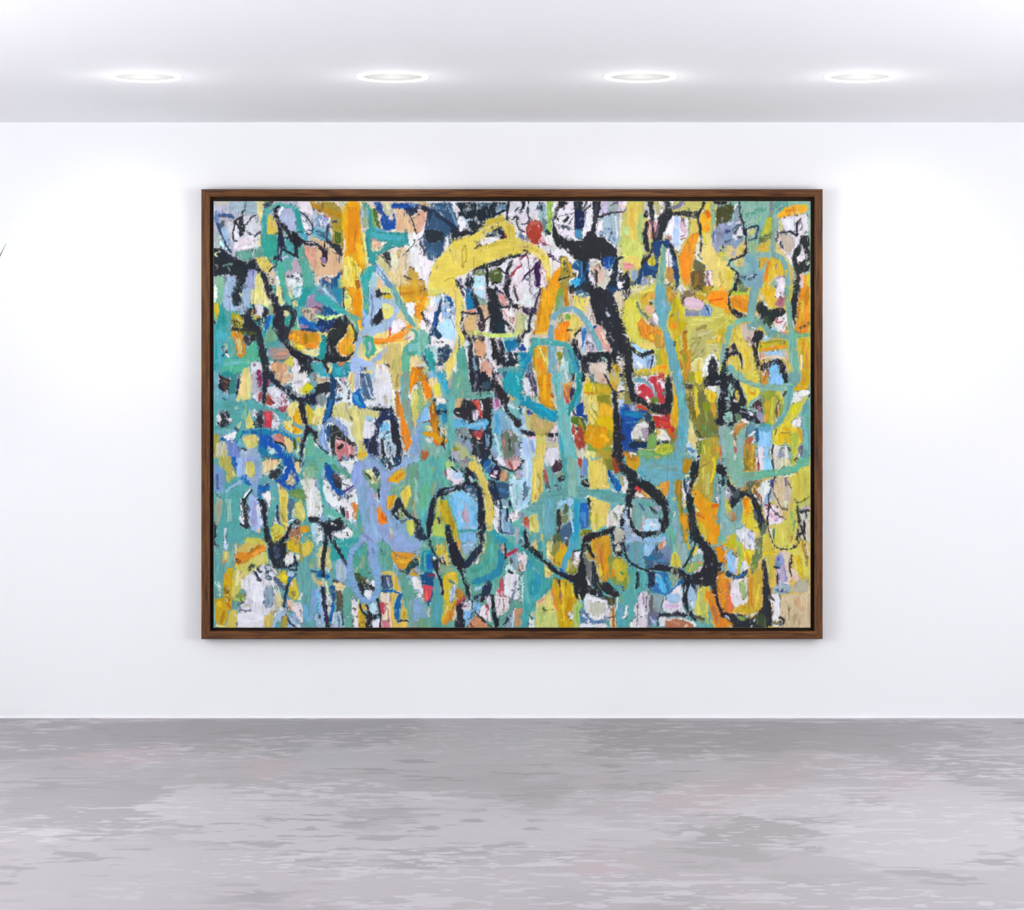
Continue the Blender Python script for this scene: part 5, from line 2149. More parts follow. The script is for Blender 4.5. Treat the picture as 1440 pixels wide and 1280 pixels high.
S e83 6 52 66 56 74 54 84
S c94 3 58 68 57 86
S 234 5 37 72 38 84
S a67 4 43 76 44 86
S 223 2 35 70 36 78
S 423 1.5 52 78 51 84
P 5ba 0 10 10 14 8 30 0 36
S 3aa 5 6 32 8 48 12 62 14 76
P cdc 0 36 4 44 8 62 10 78 6 84 0 84
S bba 1.5 1 60 4 76
P 5ba 10 60 16 68 24 72 32 78 38 84 46 90 54 96 58 104 60 114 52 114 46 106 40 96 30 90 18 88 12 80
S 8cc 4 18 82 28 88
S 3aa 7 62 76 62 94
P 4a9 56 90 66 92 68 104 60 112
S a94 3 66 100 66 106
P 223 0 84 6 86 10 92 18 88 24 90 30 86 36 86 40 94 38 100 30 104 24 104 24 112 26 120 20 120 17 108 15 120 10 120 11 102 6 94 0 92
S ccd 2 22 93 28 96
P dee 0 94 8 98 10 120 0 120
D 334 3 2 98 6 102
P eee 24 108 34 104 42 98 48 102 52 108 50 114 26 114
D 223 4 38 106 46 110
S 224 2 38 100 43 95
P 2aa 22 115 46 114 62 112 56 120 24 120
P 9ad 50 24 54 12 62 6 76 4 90 10 96 20 104 22 104 46 100 60 100 76 108 90 124 110 138 120 60 120 68 100 66 76 60 60 56 44 50 34
S 9ae 8 58 10 54 24 56 34
S 8ac 12 64 44 68 80 72 104
S 9bd 4 78 70 80 96 92 114
S 8bd 5 100 84 112 110
S 9ad 5 94 28 98 40
S 88b 3 66 108 80 118
P 6a8 66 18 74 16 90 18 90 46 86 60 82 46 76 40 72 36 66 26
P eea 68 18 80 16 82 30 86 36 76 36 72 26
S 453 3 70 24 76 30
S ed9 2 80 26 84 32
P 235 82 14 88 16 90 24 86 28 80 20
S eeb 1.5 91 24 87 32
S a85 2 80 28 82 34
S 235 3 88 46 88 56
S d89 3 81 52 84 56
S cdb 2 84 58 88 64
P f81 86 70 90 68 94 76 99 86 99 92 94 96 88 92 85 80
S fb1 2 88 68 90 76
S e60 3 92 82 96 88
P eb1 102 28 110 22 120 16 126 14 130 18 128 24 122 32 114 38 106 36 102 34
S e92 4 112 32 124 22
S e83 2 102 30 102 34
P 6a9 124 18 130 8 144 0 144 120 140 110 134 90 120 70 108 56 104 50 104 40 116 40 124 32 128 26
S 7b9 4 110 46 124 40
S 5a8 5 138 12 136 44
S 8cb 3 140 30 142 64
P ed5 118 50 126 42 132 38 134 50 130 66 126 74 120 60
S eb2 4 128 46 126 56
P eb1 101 56 110 53 114 54 110 64 106 74 102 72 100 64
S d92 2 110 54 104 70
P 234 114 56 118 58 124 70 132 78 140 86 144 92 144 100 140 96 134 88 126 84 120 84 114 90 108 80 107 74 110 66
P 8a6 116 74 122 78 128 82 126 88 118 90 116 82
S dda 2 122 78 126 84
S eee 2 113 79 114 82
P 357 116 90 128 88 126 92 120 94
P cd4 126 92 136 88 140 96 140 108 132 112 128 102
S dd8 3 134 94 136 108
S 344 4 142 98 143 120
S 234 6 144 108 142 116
S cc8 2.5 139 60 138 74
S bb8 3 140 76 140 84
P 9bd 130 0 144 0 144 4 124 14
P 356 88 0 124 0 120 8 110 16 104 19 98 16 92 8
P 246 108 0 124 0 118 10 110 14
D dde 4 96 4 100 12
S dde 3 106 4 108 10
S 9ad 4 132 2 122 10 112 18 102 24
S 334 2 103 6 104 18
S eee 1.5 101 12 100 18
S cdb 3 105 102 106 108
S da8 3 106 110 106 116
S 489 3 94 116 98 120
T 2 3
P 5ba 0 0 144 0 144 120 0 120
P b62 3 0 16 0 10 4 4 5
S 9a5 5 20 12 22 18
S 6b8 8 10 40 6 70
S 4aa 8 18 4 30 20 24 34
S 8a7 5 24 34 18 54
S 59a 6 30 36 10 90
S 3ab 6 4 100 12 80
P ad7 38 8 46 6 52 12 46 16 40 18
P 346 42 0 50 2 56 8 46 8
P 889 48 0 70 0 72 10 64 12 56 10
D eee 3 54 2 60 8
D dde 3 62 4 68 10
P aa9 60 8 70 10 66 16 58 14
P ede 38 18 48 14 52 22 64 30 62 38 50 40 44 34 38 26
P bdf 48 18 56 18 64 22 60 30 50 26
S bce 5 48 26 58 30
S ecd 3 50 38 60 32
S c45 2.5 37 20 39 26
S 334 2 47 14 54 20
D 234 3 54 14 62 20
P 224 66 14 72 14 78 22 80 30 74 36 66 36 64 26
S bcd 4 72 28 76 33
S 446 3 78 20 84 32
P 246 72 0 100 0 96 12 90 20 84 10 78 4
P dde 80 0 88 0 86 8 82 4
P 26a 94 4 102 2 104 14 100 24 94 22 90 16
S 8ab 2 104 6 98 16
P 88a 104 0 120 0 126 14 116 14 108 10
P dde 108 2 120 0 124 12 118 14
S 213 4 104 2 110 10 114 20 114 30 110 32
P 325 102 16 108 12 114 18 114 28 108 32 100 28
S ecd 4.5 106 22 110 22
S ecd 3 103 26 108 28
S a47 1.5 104 24 108 24
P b99 120 0 144 0 144 8 130 22 122 10
P ebb 132 6 144 4 144 12 134 18
S a54 3 128 8 132 16
S 434 2.5 116 14 124 17 134 20 144 13
P bab 136 20 144 16 144 30 138 30
P da7 116 17 124 20 124 34 118 35 115 28
S 876 3 126 24 124 34
P 257 110 34 128 38 130 50 128 58 114 60 106 48
S 37a 5 116 46 126 50
P 235 98 30 108 34 112 46 116 56 122 60 130 62 132 68 124 70 114 74 104 64 100 50
P 8ab 116 58 126 60 128 70 118 72
S cdd 3 112 62 113 66
S dee 2.5 120 70 126 71
P ade 127 30 144 32 144 80 134 76 130 56
S 7cc 3 138 40 140 66
S bee 4 130 42 133 64
S dee 5 132 24 136 30
P dde 106 66 116 74 120 90 116 104 110 108 104 90
P 8ac 114 74 126 74 126 90 136 100 134 110 120 112 114 100
S 9cd 5 118 80 118 104
S 59b 4 130 96 132 108
S 325 3 125 72 126 88
S 335 2 115 76 115 92 118 106
P edd 128 78 142 74 142 86 132 92 126 88
D a57 3 130 80 136 86
S 413 2 130 88 132 92
S 6a9 4 142 88 144 104
S 336 1.5 112 100 116 106 126 108 134 110
S bac 4 138 100 138 120
S dee 4 108 94 112 106
P 2ab 104 92 108 104 120 112 130 120 100 120 100 104
P 19b 112 110 124 114 130 120 110 120
P 4a9 94 104 104 104 108 120 94 120
S dd8 2.5 95 110 96 120
P 224 30 44 38 42 46 42 58 38 66 34 74 35 82 36 87 40 90 50 94 64 96 80 96 100 92 112 92 120 84 120 84 100 84 80 84 60 82 52 76 54 68 52 60 46 52 48 44 52 36 56 30 54 26 62 24 72 22 84 20 96 18 108 16 114 12 118 12 108 12 94 13 82 16 66 22 54 28 48
P 357 64 40 80 40 84 56 76 56 68 50
S 88a 3 38 47 50 44
S 467 3 36 50 44 46
P 8cf 44 52 54 50 62 48 72 52 80 60 84 62 84 104 70 106 58 104 54 92 48 76 44 62
S 7be 5 48 60 54 84
S 8df 8 60 56 60 70
S bce 4 56 76 62 92
P cab 66 64 70 72 72 88 72 94 64 92 62 78
S bce 2 67 66 68 74
S 7be 6 78 70 80 98
S 9bc 2 72 58 80 70
S eee 2 70 51 78 54
S 8bd 8 64 98 78 100
P 8be 58 106 82 106 82 120 58 120
S 2aa 2.8 56 104 68 103 84 104
S bcd 1.5 80 108 88 103
P cb2 28 62 38 60 42 64 46 80 52 94 56 108 58 120 50 120 48 104 42 96 36 92 32 78
S ea2 4 30 66 36 80
S b92 4 42 76 50 100
S dc5 2 54 110 56 120
P cd5 27 58 31 56 30 70 32 84 36 92 38 104 38 114 28 112 20 110 20 96 24 80 27 68
S ad6 4 24 96 34 108
S 335 6 31 86 31 94
P 224 40 94 46 96 48 108 50 120 38 120 38 106
P 235 0 88 4 94 8 106 12 114 12 120 0 120
P 356 32 56 38 54 38 60 34 62
S 4a9 4 20 116 34 118
P ed6 70 8 74 5 82 8 88 18 94 26 98 34 100 44 102 54 106 66 107 78 105 90 104 104 98 106 95 96 94 82 95 70 93 60 90 46 86 34 80 22 72 16
S dd8 4 74 0 82 6 90 18
S fd5 5 74 12 84 22
S dc5 5 94 44 98 58
S ee8 2.5 94 60 96 76
S 766 2 93 92 96 94
T 3 3
P 6bb 0 0 144 0 144 120 0 120
P bdf 0 0 18 0 17 20 16 44 14 56 10 70 4 74 0 70
S 334 2 3 4 1 12
S dee 3 8 6 10 30
S b9c 4 2 18 1 28
S 68a 5 6 36 8 54
S 9ce 5 2 50 2 66
S 245 1.5 4 36 5 60
P ed6 18 0 33 0 32 16 30 26 32 44 30 54 24 62 15 66 16 52 16 30
S ee8 3 26 26 22 40
S cb4 2 24 24 28 36 27 50
S c95 2 22 52 21 60
P ccd 32 0 58 0 52 8 42 14 34 10
S ede 3 46 2 44 10
S eee 2 41 8 44 14
P 534 46 8 58 3 60 14 54 20 48 24 44 16
S 897 3.5 50 28 60 20
P 344 52 30 62 24 62 32 54 36
P a54 32 18 38 18 38 30 40 40 34 38 31 30
S d99 2 33 14 37 18
P 455 36 38 40 36 42 44 36 45
P b43 80 4 86 0 90 2 86 14 82 22 80 20
P 68b 86 10 90 0 96 4 92 28 86 28 84 24
P 223 80 21 84 24 90 28 88 30 82 28
P ee7 92 0 98 0 99 16 98 30 94 28 96 10
P ed6 97 4 116 2 120 14 122 20 122 34 126 44 112 46 98 44 96 30
S ed5 7 102 8 106 40
S fd7 4 116 40 124 44
P 883 112 0 130 0 132 18 128 20 122 18 116 8
S cb2 2 116 4 120 14
P a42 128 0 136 0 140 22 132 24 130 12
P 223 132 0 144 0 144 22 140 22 136 12
P 16b 122 18 128 20 132 26 142 38 144 48 134 47 130 38 124 28
S 247 2 124 20 130 36
P 7a9 134 24 144 22 144 32 140 34
S dc6 3 142 30 143 40
P 222 86 32 94 30 98 40 96 44 90 42 86 38
S ccb 1.5 90 32 96 38
P dee 128 42 138 50 134 52 128 48
P 5aa 44 14 50 30 60 44 64 60 50 60 44 44 38 28 36 18
P 5aa 28 50 44 46 60 44 84 40 96 46 128 46 134 50 144 54 144 68 130 64 116 60 106 55 98 54 96 64 80 64 70 54 60 56 52 64 50 72 51 90 50 106 46 118 34 120 30 108 28 90 27 76 18 78 8 76 8 72 22 64
S 5ab 12 40 60 40 108
S 7ba 3 32 66 33 100
D 345 3 50 40 54 46 58 40
S 4a9 4 100 48 126 50
S 5aa 10 64 0 66 20 66 40
S 7ba 12 72 0 72 30 74 52
S 3aa 5 61 0 62 30
S 7bb 4 81 12 84 36
P 26b 82 60 94 62 96 80 96 100 84 102 82 80
S 48c 8 88 80 88 98
S 4ab 6 84 60 92 62
P 2ab 74 58 84 60 83 90 82 120 70 120 74 100 75 76
S 29c 4 78 64 78 118
P 8ce 52 64 60 60 72 56 74 66 70 70 62 66 54 72 50 72
S ade 3 70 74 73 104
S bdf 2.5 72 90 74 104
P 564 60 66 66 66 68 78 62 80
P 444 51 74 56 74 58 80 58 96 56 108 51 106
P 785 56 72 62 78 68 84 66 90 58 96
D dcb 3 58 74 60 84
P 468 60 98 70 90 74 102 70 116 64 120 56 116 54 106
S 89a 2 58 98 64 92
P 564 46 110 56 106 60 120 44 120
S bbb 2 62 116 68 116
P ed6 98 54 112 60 124 64 126 70 124 76 122 82 122 94 112 100 102 106 99 90 98 74
S fb6 4 120 70 124 68
S dd4 6 106 80 108 100
S eca 2 108 94 104 98
P 332 94 56 98 58 98 74 95 74
S eec 1.5 93 58 97 54
S eeb 1.5 96 77 100 76
S 894 3 97 78 97 98
P ddc 122 80 134 70 140 67 144 70 144 96 134 98 120 98
S eef 4 138 72 134 80
S 9a8 3 130 78 136 86
S ebb 2 124 90 130 92
P 223 140 82 144 78 144 104 140 98
P 5ab 130 66 134 68 130 74 126 76
P c53 3 86 11 84 11 100 6 100 3 94
S d8a 3 7 98 11 100
P 889 0 76 6 80 3 88 0 86
P dd7 12 84 20 79 26 90 25 106 20 108 12 104
S cb3 3 16 86 18 98
P 3aa 0 96 4 98 4 120 0 120
P 5aa 8 104 20 108 26 106 28 116 26 120 14 118
P 123 4 98 8 104 13 120 4 120
S ade 4 1 114 2 120
S dd7 4 14 120 26 119
S dd7 3 30 110 31 120
S dc5 3 36 119 44 118
P 881 84 104 98 102 100 106 92 112 84 114
P 322 86 112 100 106 112 104 128 98 136 95 134 100 124 108 110 112 100 118 88 120
P da2 96 118 110 112 124 108 126 120 98 120
P 223 126 106 132 100 131 120 126 118
P ccb 132 100 140 98 144 106 144 120 132 120
T 4 3
P 5aa 0 0 144 0 144 120 0 120
P da1 2 0 26 0 24 14 18 20 8 14 4 10
S b72 3 8 2 20 4
S db5 3 34 0 50 1
S 8b6 4 22 16 18 24
P edc 0 24 4 28 6 36 6 50 0 54
S 36a 3 0 46 1 56
P 4ab 0 54 5 58 3 70 0 70
P 5ab 22 10 84 2 84 30 60 34 46 38 34 34 20 26
S 6aa 8 36 12 76 16
S 3ab 3 26 20 30 26
P c91 84 4 98 4 94 20 88 24 84 22
S ee8 3 88 27 92 26
P ea3 44 42 56 36 68 34 66 52 62 58 54 52 48 46
S e83 3 60 42 64 40
S cc5 3 46 42 54 44
P 5ab 66 34 72 32 72 56 68 80 64 78 62 62
P ed5 70 56 74 58 74 62 70 62
P a92 72 36 78 32 84 34 84 50 84 70 86 80 90 90 92 104 92 120 86 120 84 104 80 88 78 70 74 56
S e81 3 80 38 78 50
S 873 2 82 40 80 64 84 78
P ea1 82 78 90 80 94 96 94 104 90 100 84 98 80 88
S ea2 4 86 84 88 104 90 116
P ee9 86 60 90 60 89 70 85 72
P 9ab 70 86 76 84 80 100 84 116 78 120 70 106
S 6bb 6 72 76 74 106
S eec 1.5 73 78 71 84
S 5b9 7 66 100 72 118
P eef 84 34 94 32 94 50 88 56 84 44
P 78a 85 34 90 32 92 46 88 52 85 46
S dde 3 84 46 87 60
S 234 2 86 32 88 50
P ba3 110 0 134 0 132 14 128 30 128 50 126 64 112 62 104 50 98 50 98 40 104 30 108 14
S dd5 3 114 10 112 30
S cc6 6 118 24 120 52
S ed2 4 128 14 124 36
S 983 2 112 14 122 8
S ed1 4 130 0 128 16
P ea1 98 44 106 48 112 54 120 62 128 64 134 66 134 76 130 88 136 100 136 112 130 120 116 118 112 110 106 96 102 84 102 70 100 58 96 50
S ed4 4 98 40 104 36
S fa1 6 108 64 116 80 124 100
S e71 5 126 70 134 68
S d72 4 104 80 114 86
S d94 4 128 82 134 88
S f91 6 128 110 132 100
P dc3 104 90 110 92 118 104 118 118 110 110 106 100
S ee9 3 102 72 106 76
S cc5 2 114 110 118 118
P 233 98 6 108 0 108 12 106 24 104 32 99 34 98 44 96 56 101 58 99 72 100 80 104 94 108 106 114 116 120 120 96 120 94 104 92 88 90 72 90 60 88 54 92 44 94 32 95 20
S ddd 2 103 3 107 2
S 444 5 98 72 100 104
S dd8 3 105 32 102 38
P 223 132 12 140 8 144 16 144 30 140 28 132 22 131 18
S e87 2 136 2 138 6
S cce 3 140 8 143 12
D aab 7 134 30 136 44 132 60
D 334 5 138 28 134 40 138 52
S eef 3 132 58 134 64
P 7bb 138 44 144 40 144 110 136 110 138 80
S 223 3 142 26 140 40
S dcb 2 136 94 138 100
P 5ba 134 112 144 110 144 120 132 120
P 6aa 12 58 24 56 42 58 50 66 56 74 56 84 52 88 44 84 34 84 30 90 26 98 20 104 16 96 12 80
S 4a9 6 20 64 42 76 52 82
S 368 3 26 68 30 74
P edb 18 50 24 44 34 52 42 58 28 57 16 55
S d33 4 20 42 24 50
S ea4 4 26 48 36 56
S eee 2 18 50 24 55
P 223 36 70 42 70 44 76 50 80 42 78
S c9c 4 44 70 50 74
P bdf 32 86 46 86 52 90 54 100 50 104 38 106 24 106 28 96
S cbb 3 29 84 26 104
S c77 1.5 26 96 26 102
S dee 4 36 98 48 94
P abd 2 72 8 78 9 90 14 100 18 110 30 114 50 112 60 104 62 120 4 120 0 104 0 88
D dde 5 4 84 12 104 18 116
D 8be 6 18 112 40 118 56 114
S 4ab 4 54 112 62 104
S ccc 3 10 74 12 84
P 213 0 72 3 72 2 80 0 84
P 213 0 96 2 100 4 120 0 120
P 233 0 4 6 12 14 18 24 28 34 34 44 40 52 46 60 56 64 64 66 74 64 86 64 98 60 106 50 109 40 111 28 114 20 111 14 106 10 96 7 86 6 76 8 70 4 68 4 56 6 44 7 34 2 24 0 20
P 223 10 68 8 72 2 70 5 60
P 6aa 13 66 13 58 24 56 34 58 44 60 50 68 56 74 57 84 54 88 53 98 48 104 38 105 26 105 20 102 14 94 10 84
S 4a9 5 18 62 36 66 50 80
S 469 3 24 66 30 74
P edb 17 52 22 44 30 48 42 58 28 57 16 56
S d33 4 19 42 24 48
S ea4 3.5 27 48 36 56
S eee 2.5 18 51 24 55
P 223 36 69 42 69 45 76 50 80 42 78
S c9c 3.5 45 70 50 74
P bdf 32 86 46 86 52 90 54 99 50 104 38 105 24 105 28 96
S cbb 3 29 84 26 104
S c66 1.5 27 94 26 102
S eef 4 38 94 48 98
S 213 4 50 88 55 92
S 7a9 4 14 72 18 94
S ccc 2.5 10 73 11 84
T 5 3
P dc6 0 0 144 0 144 120 0 120
P 7ba 0 0 25 0 26 44 20 44 10 36 4 24 0 18
S 6b9 5 14 2 20 30
S dec 2 11 0 14 2
P b92 25 0 42 0 42 20 26 21
S 772 5 28 2 30 18
S ec2 3 36 2 38 6
S db5 4 36 14 38 18
P ecd 42 0 58 0 58 18 44 20
S b55 4 46 8 47 18
S 413 1.5 45 0 46 10
P 8df 56 0 65 0 68 18 52 20
S eef 2.5 53 13 53 18
S 213 2 65 0 67 10 69 18
P ddb 67 0 94 0 94 14 74 17 70 14
S ecc 3 70 4 72 14
S 456 6 73 0 79 1
S ed8 4 86 6 88 12
S ac4 4 96 0 94 10
P 321 98 0 108 0 102 4 98 8
P dd5 102 18 119 12 119 58 110 64 102 62 94 60 92 44 94 30 90 26
S cc5 4 112 20 114 54
S dc4 4 104 24 104 56
S a44 2 101 18 102 23
S ee9 3 92 22 98 24
S eed 2 74 27 92 26
P 7aa 24 24 50 26 56 30 40 34 28 40 22 46
S 9aa 4 28 24 32 28
P 664 30 36 38 34 42 38 36 46 30 44
P a63 40 34 52 32 50 42 46 44 42 40
S 685 3 44 38 48 38
P ded 46 44 54 34 64 30 66 40 64 50 60 60 54 66 48 66 42 54
S eff 5 58 38 54 60
S bcf 3 64 44 62 60
P 8bd 60 48 66 40 62 62 56 68 50 70 54 60
P a63 40 42 44 48 52 58 52 66 46 60 40 50
S edc 2 41 52 46 60
S 44a 4 66 32 65 40
S 213 3 69 26 70 34 67 41
S 213 2 66 44 61 54 61 64
P bcd 66 48 68 60 64 64 62 56
P dc9 70 30 80 28 84 40 84 60 84 76 80 84 72 72 68 60 68 44
S ddc 2.5 66 46 70 56
S dcb 3 82 30 84 44
P cba 84 38 90 34 94 48 92 64 86 68 82 60
S 879 3 84 30 86 40
S 655 2 88 34 92 44
S ddb 4 86 62 84 74
S 332 1.3 66 44 72 58 76 68 82 76
P ecd 60 66 70 68 80 84 82 92 72 94 62 94 56 86 54 70
S dac 6 62 80 74 88
S dde 3 62 96 70 92
S a35 3 56 67 62 69
S b35 3 60 68 61 72
S 213 2.5 62 66 61 76 60 86 60 96
S 633 1.5 63 68 70 78 80 86 88 88
S 874 1.5 72 68 80 74 88 74
P dd5 74 96 84 90 92 80 98 60 104 64 100 84 100 100 98 120 64 120 66 106
S ed6 5 82 98 80 118
S ac6 6 94 76 96 96
S cc5 5 88 100 92 118
S e96 2 88 112 92 118
S 8a6 3 98 90 96 104
S b73 2 94 112 94 116
P cd6 100 66 119 58 119 72 108 74 102 72
S 773 1.8 99 60 102 66 110 62 118 56
P ccb 104 72 119 70 119 120 108 120 104 100
S c9b 3 112 71 118 72
S 223 2.2 105 77 112 76 119 76
S 223 2.5 113 77 115 84
S 331 2.5 101 70 104 90 108 104 112 118
S 331 3 112 90 110 104 114 108
D 321 4 104 88 108 110
P 331 101 100 106 108 104 120 101 116
S ee6 2.5 104 114 108 120
S dcb 5 115 88 116 116
P 6aa 0 70 10 76 16 62 24 60 24 100 16 100 0 100
P dd5 0 60 6 62 10 76 4 80 0 76
S cc4 3 2 76 8 76
P b86 4 80 14 76 16 88 12 92 8 88
S a85 4 12 80 12 90
P 7bb 0 84 8 90 24 92 28 104 10 108 0 112
S bba 2 2 78 8 86
P ed3 24 80 30 70 26 60 36 60 40 74 46 86 48 94 50 104 46 108 36 102 28 98 25 92
S e80 5 28 58 28 74
S f90 4 32 56 30 82
S eb2 4 34 66 36 80
S dd5 5 38 78 44 98
S 9a5 2 42 76 46 94
P dde 14 104 26 100 34 102 42 106 42 120 22 120
S bbe 4 32 106 40 116
S eed 3 25 104 26 118
S 8bb 4 12 108 20 118
P cc2 4 116 12 108 16 110 16 120 0 120
S e92 2 0 120 2 118
P 234 0 20 4 28 8 36 14 42 22 46 36 48 40 54 46 62 50 72 54 84 57 96 58 106 52 112 48 100 46 88 42 76 38 64 34 56 28 53 22 60 16 68 10 73 6 68 6 60 10 52 6 44 2 40 0 36
S 553 5 26 46 36 48
S 565 4 32 40 36 50
P 455 10 48 22 48 20 56 12 58
P bbc 0 42 6 42 10 50 8 60 2 58 0 56
S eef 2 3 46 2 52
S 223 1.5 5 46 6 48
S 684 2 26 44 28 40
S c73 2 24 43 32 43
P 567 38 76 42 72 46 88 44 92
S 565 7 56 98 52 110 48 120
P dd4 54 110 60 108 60 120 52 120
S dee 3 62 102 66 114
S 574 3 68 102 67 114
S 323 1.3 60 100 62 112 66 120
P 5b9 24 22 40 21 56 19 72 17 86 14 98 12 102 4 112 0 119 0 119 12 108 15 102 20 92 24 78 26 66 28 52 30 36 32 25 30
S 7a9 5 24 28 40 26
T 0 4
P 5aa 0 0 144 0 144 120 0 120
S 234 3 0 0 2 5
S 9ab 3 2 8 3 12
S 7ba 4 28 10 20 34
P bce 14 0 20 0 20 10 15 12
P cc7 14 10 22 12 22 26 16 30 12 28
S ee6 2.5 19 14 17 24
S c85 3 13 29 18 28
P dc6 30 12 40 4 50 0 74 0 76 12 66 10 50 14 40 20 30 18
S ddb 3 32 4 30 16
P e92 28 20 36 14 46 14 60 8 70 2 74 8 74 14 60 20 44 28 34 36 28 30
S b71 4 48 16 58 9 70 3
S fa3 4 56 16 72 10
D 542 6 32 22 36 28
S ed4 4 30 32 32 36
P dd6 30 36 44 28 60 18 74 14 76 22 78 32 64 36 52 42 48 54 40 60 34 74 28 84 24 70 26 50
S ee9 5 34 40 32 60
S dd7 8 68 22 60 28
S ed9 4 44 40 36 52
P db1 20 38 28 34 28 50 26 66 26 84 24 98 18 94 16 80 12 74 12 60 14 48
S b81 4 16 60 16 72
S c71 5 20 86 24 94
S e91 3 16 46 22 56
S ed8 2 20 64 20 84
D 762 5 14 66 20 70 22 84
D cdb 5 4 56 8 64 8 74
P ca1 2 80 14 78 18 90 20 104 16 116 4 118 2 110
S ec1 7 8 84 8 90
S b81 4 14 96 10 114
S ed7 3 4 117 16 118
P dc5 22 98 32 94 34 104 30 120 16 120 20 108
P 894 28 74 38 72 48 76 44 84 34 84
S ad6 4 30 80 42 80
S 452 1.5 38 78 39 84
P ccd 44 50 54 42 64 34 74 30 80 38 88 50 92 64 96 80 98 96 88 104 78 110 70 120 32 120 34 100 40 92 34 88 40 84 48 80 42 64 38 58
P dde 50 54 66 52 72 66 70 84 54 84 48 70
S eee 5 58 46 66 58
P dde 34 100 60 98 72 104 66 118 32 120
P cdd 54 44 60 42 70 54 64 56
D 454 6 50 38 56 32
S 335 3 58 41 66 53
S 445 3 62 38 66 42
D 356 5 72 34 78 46 80 52
S 88b 2 72 44 76 52
S abc 5 82 34 86 44
P 9ab 74 60 84 62 86 76 82 90 74 94 70 84
S 68a 5 76 76 76 88
D 8a9 8 86 60 90 76
S bb9 5 88 80 90 94
S 668 3 34 87 42 84
S 779 2.5 36 94 50 96
S ccb 3 40 90 52 90
S 779 1.6 38 62 44 70
S eed 3 40 52 40 64
P dd9 86 74 94 70 98 84 94 92 88 88
S b98 3 84 98 92 96
P dc6 70 104 82 98 84 104 80 120 70 120
P eed 100 12 112 14 112 30 104 34 98 30
S ccd 3 108 18 108 26
P dc2 101 4 106 0 120 0 120 16 110 14 104 10
P dc4 124 0 142 0 138 14 130 22 124 20
S eb1 3 114 2 114 10
S a92 3 121 0 122 14 122 28
P ddc 114 16 120 18 120 26 114 24
P 234 76 0 102 0 102 18 100 32 92 38 84 36 78 24
S 224 3 92 32 102 35
S 457 8 88 6 90 20
P dc3 90 42 98 38 104 42 106 52 102 60 96 56 88 50
S ecb 2 82 36 90 46
S ed1 6 98 46 100 52
P 457 84 48 92 52 98 60 104 60 104 66 98 68 90 60
P 124 103 36 108 30 114 28 112 20 114 17 116 26 120 31 119 38 114 41 106 40
S 8ac 2 108 37 115 36
P bce 102 42 112 42 114 46 108 54 104 54
S 468 3 116 45 108 54
S 16a 4 107 50 104 60 102 74 102 94
S 234 2.5 104 58 99 78 99 90
P dc2 108 54 116 50 118 62 120 72 120 82 112 80 104 74 105 62
S eda 3 110 56 110 62
S 984 5 110 70 114 76
P eca 102 80 114 82 114 92 110 98 104 92
S a53 1.5 107 90 109 98
P edd 112 86 122 84 126 98 126 116 118 108 112 96
S ccc 3 124 72 122 80
S b67 1.4 122 96 124 104
P abd 90 100 102 92 106 104 112 108 120 118 104 120 100 110 92 110 82 120 82 112
S aad 5 112 102 124 120
S 345 2.5 102 102 106 114 114 119
P ba3 96 104 102 102 104 112 102 120 94 120
S bdc 3 92 92 88 106
P 5aa 124 24 144 8 144 80 128 70 120 60 118 44
S 8a6 4 142 24 134 34
S 9a8 3 136 34 144 34
S 257 3 137 40 144 41
S cb8 3 140 46 142 56
S 9a8 3 116 54 120 70
S 8ad 8 142 68 138 110
S 5ac 8 128 90 130 114
S eee 3 118 117 126 120
T 1 4
P 5aa 0 0 144 0 144 120 0 120
P 2aa 24 0 52 0 46 12 44 24 36 24 20 26 18 16
S 6cb 1.5 28 5 46 6
P dd8 6 6 22 8 20 18 22 30 22 40 10 38 2 36 2 16
S ca7 2 20 8 18 14
S cc9 4 2 20 4 34
P bcc 12 40 20 42 16 34 8 36
P 16b 0 38 8 40 8 50 0 48
P 16b 10 46 18 45 20 50 14 54
P dc7 0 52 12 56 12 62 0 62
S fc9 2 6 57 10 58
P abd 30 24 42 24 44 40 44 52 36 58 28 56 27 40
S bcc 6 34 32 36 50
S 445 2 24 55 32 57
P ed9 24 57 32 56 44 62 38 68 28 68
S cda 4 14 56 18 74
P 8bd 0 64 10 62 10 84 12 108 14 118 0 120
S 7be 6 2 72 4 100
D dde 3 2 110 10 116
D 345 2 4 96 6 106
P cdd 12 70 20 78 22 92 18 104 14 92
P 258 20 62 28 60 26 84 20 84
P 554 28 68 38 68 38 84 36 100 30 100 28 84
S 754 3 34 68 33 84
S 16b 5 23 86 24 98 20 110
S ede 2 26 100 22 118
P bcd 26 98 38 98 40 120 24 120
S 68a 3 32 104 32 118
S 246 2 38 100 37 116
S c9c 3 24 116 22 119
P 5a9 38 66 50 62 50 84 54 120 40 120 38 96
S 222 5.5 13 0 11 20 9 36 10 48
S dca 3 9 52 10 60
S 213 5 9 64 12 84 14 104 16 118
S 425 3 13 96 15 110
S 334 3 16 114 18 120
S 234 4.5 25 0 32 12 40 26
S 446 3 40 26 44 34
P 4a9 52 12 60 4 72 2 72 30 76 44 80 56 74 60 64 56 56 44 50 34
S 3aa 6 60 6 60 20
S 8a8 6 66 20 64 36
S bc7 3 58 36 56 42
S 466 2 72 38 76 44
P 463 54 44 62 44 60 56 56 56
P 652 60 50 70 48 72 58 60 59
S ddc 3 73 52 76 58
P eef 72 58 82 52 84 62 80 64
P 222 56 58 72 58 80 60 83 66 78 70 68 66 66 74 70 80 64 80 58 70
P dee 68 68 80 68 80 78 72 82 68 76
P edd 50 78 60 86 60 104 66 120 54 120 50 96
S 334 2 52 93 56 94
P db2 58 90 62 90 64 100 70 104 70 120 62 120 58 104
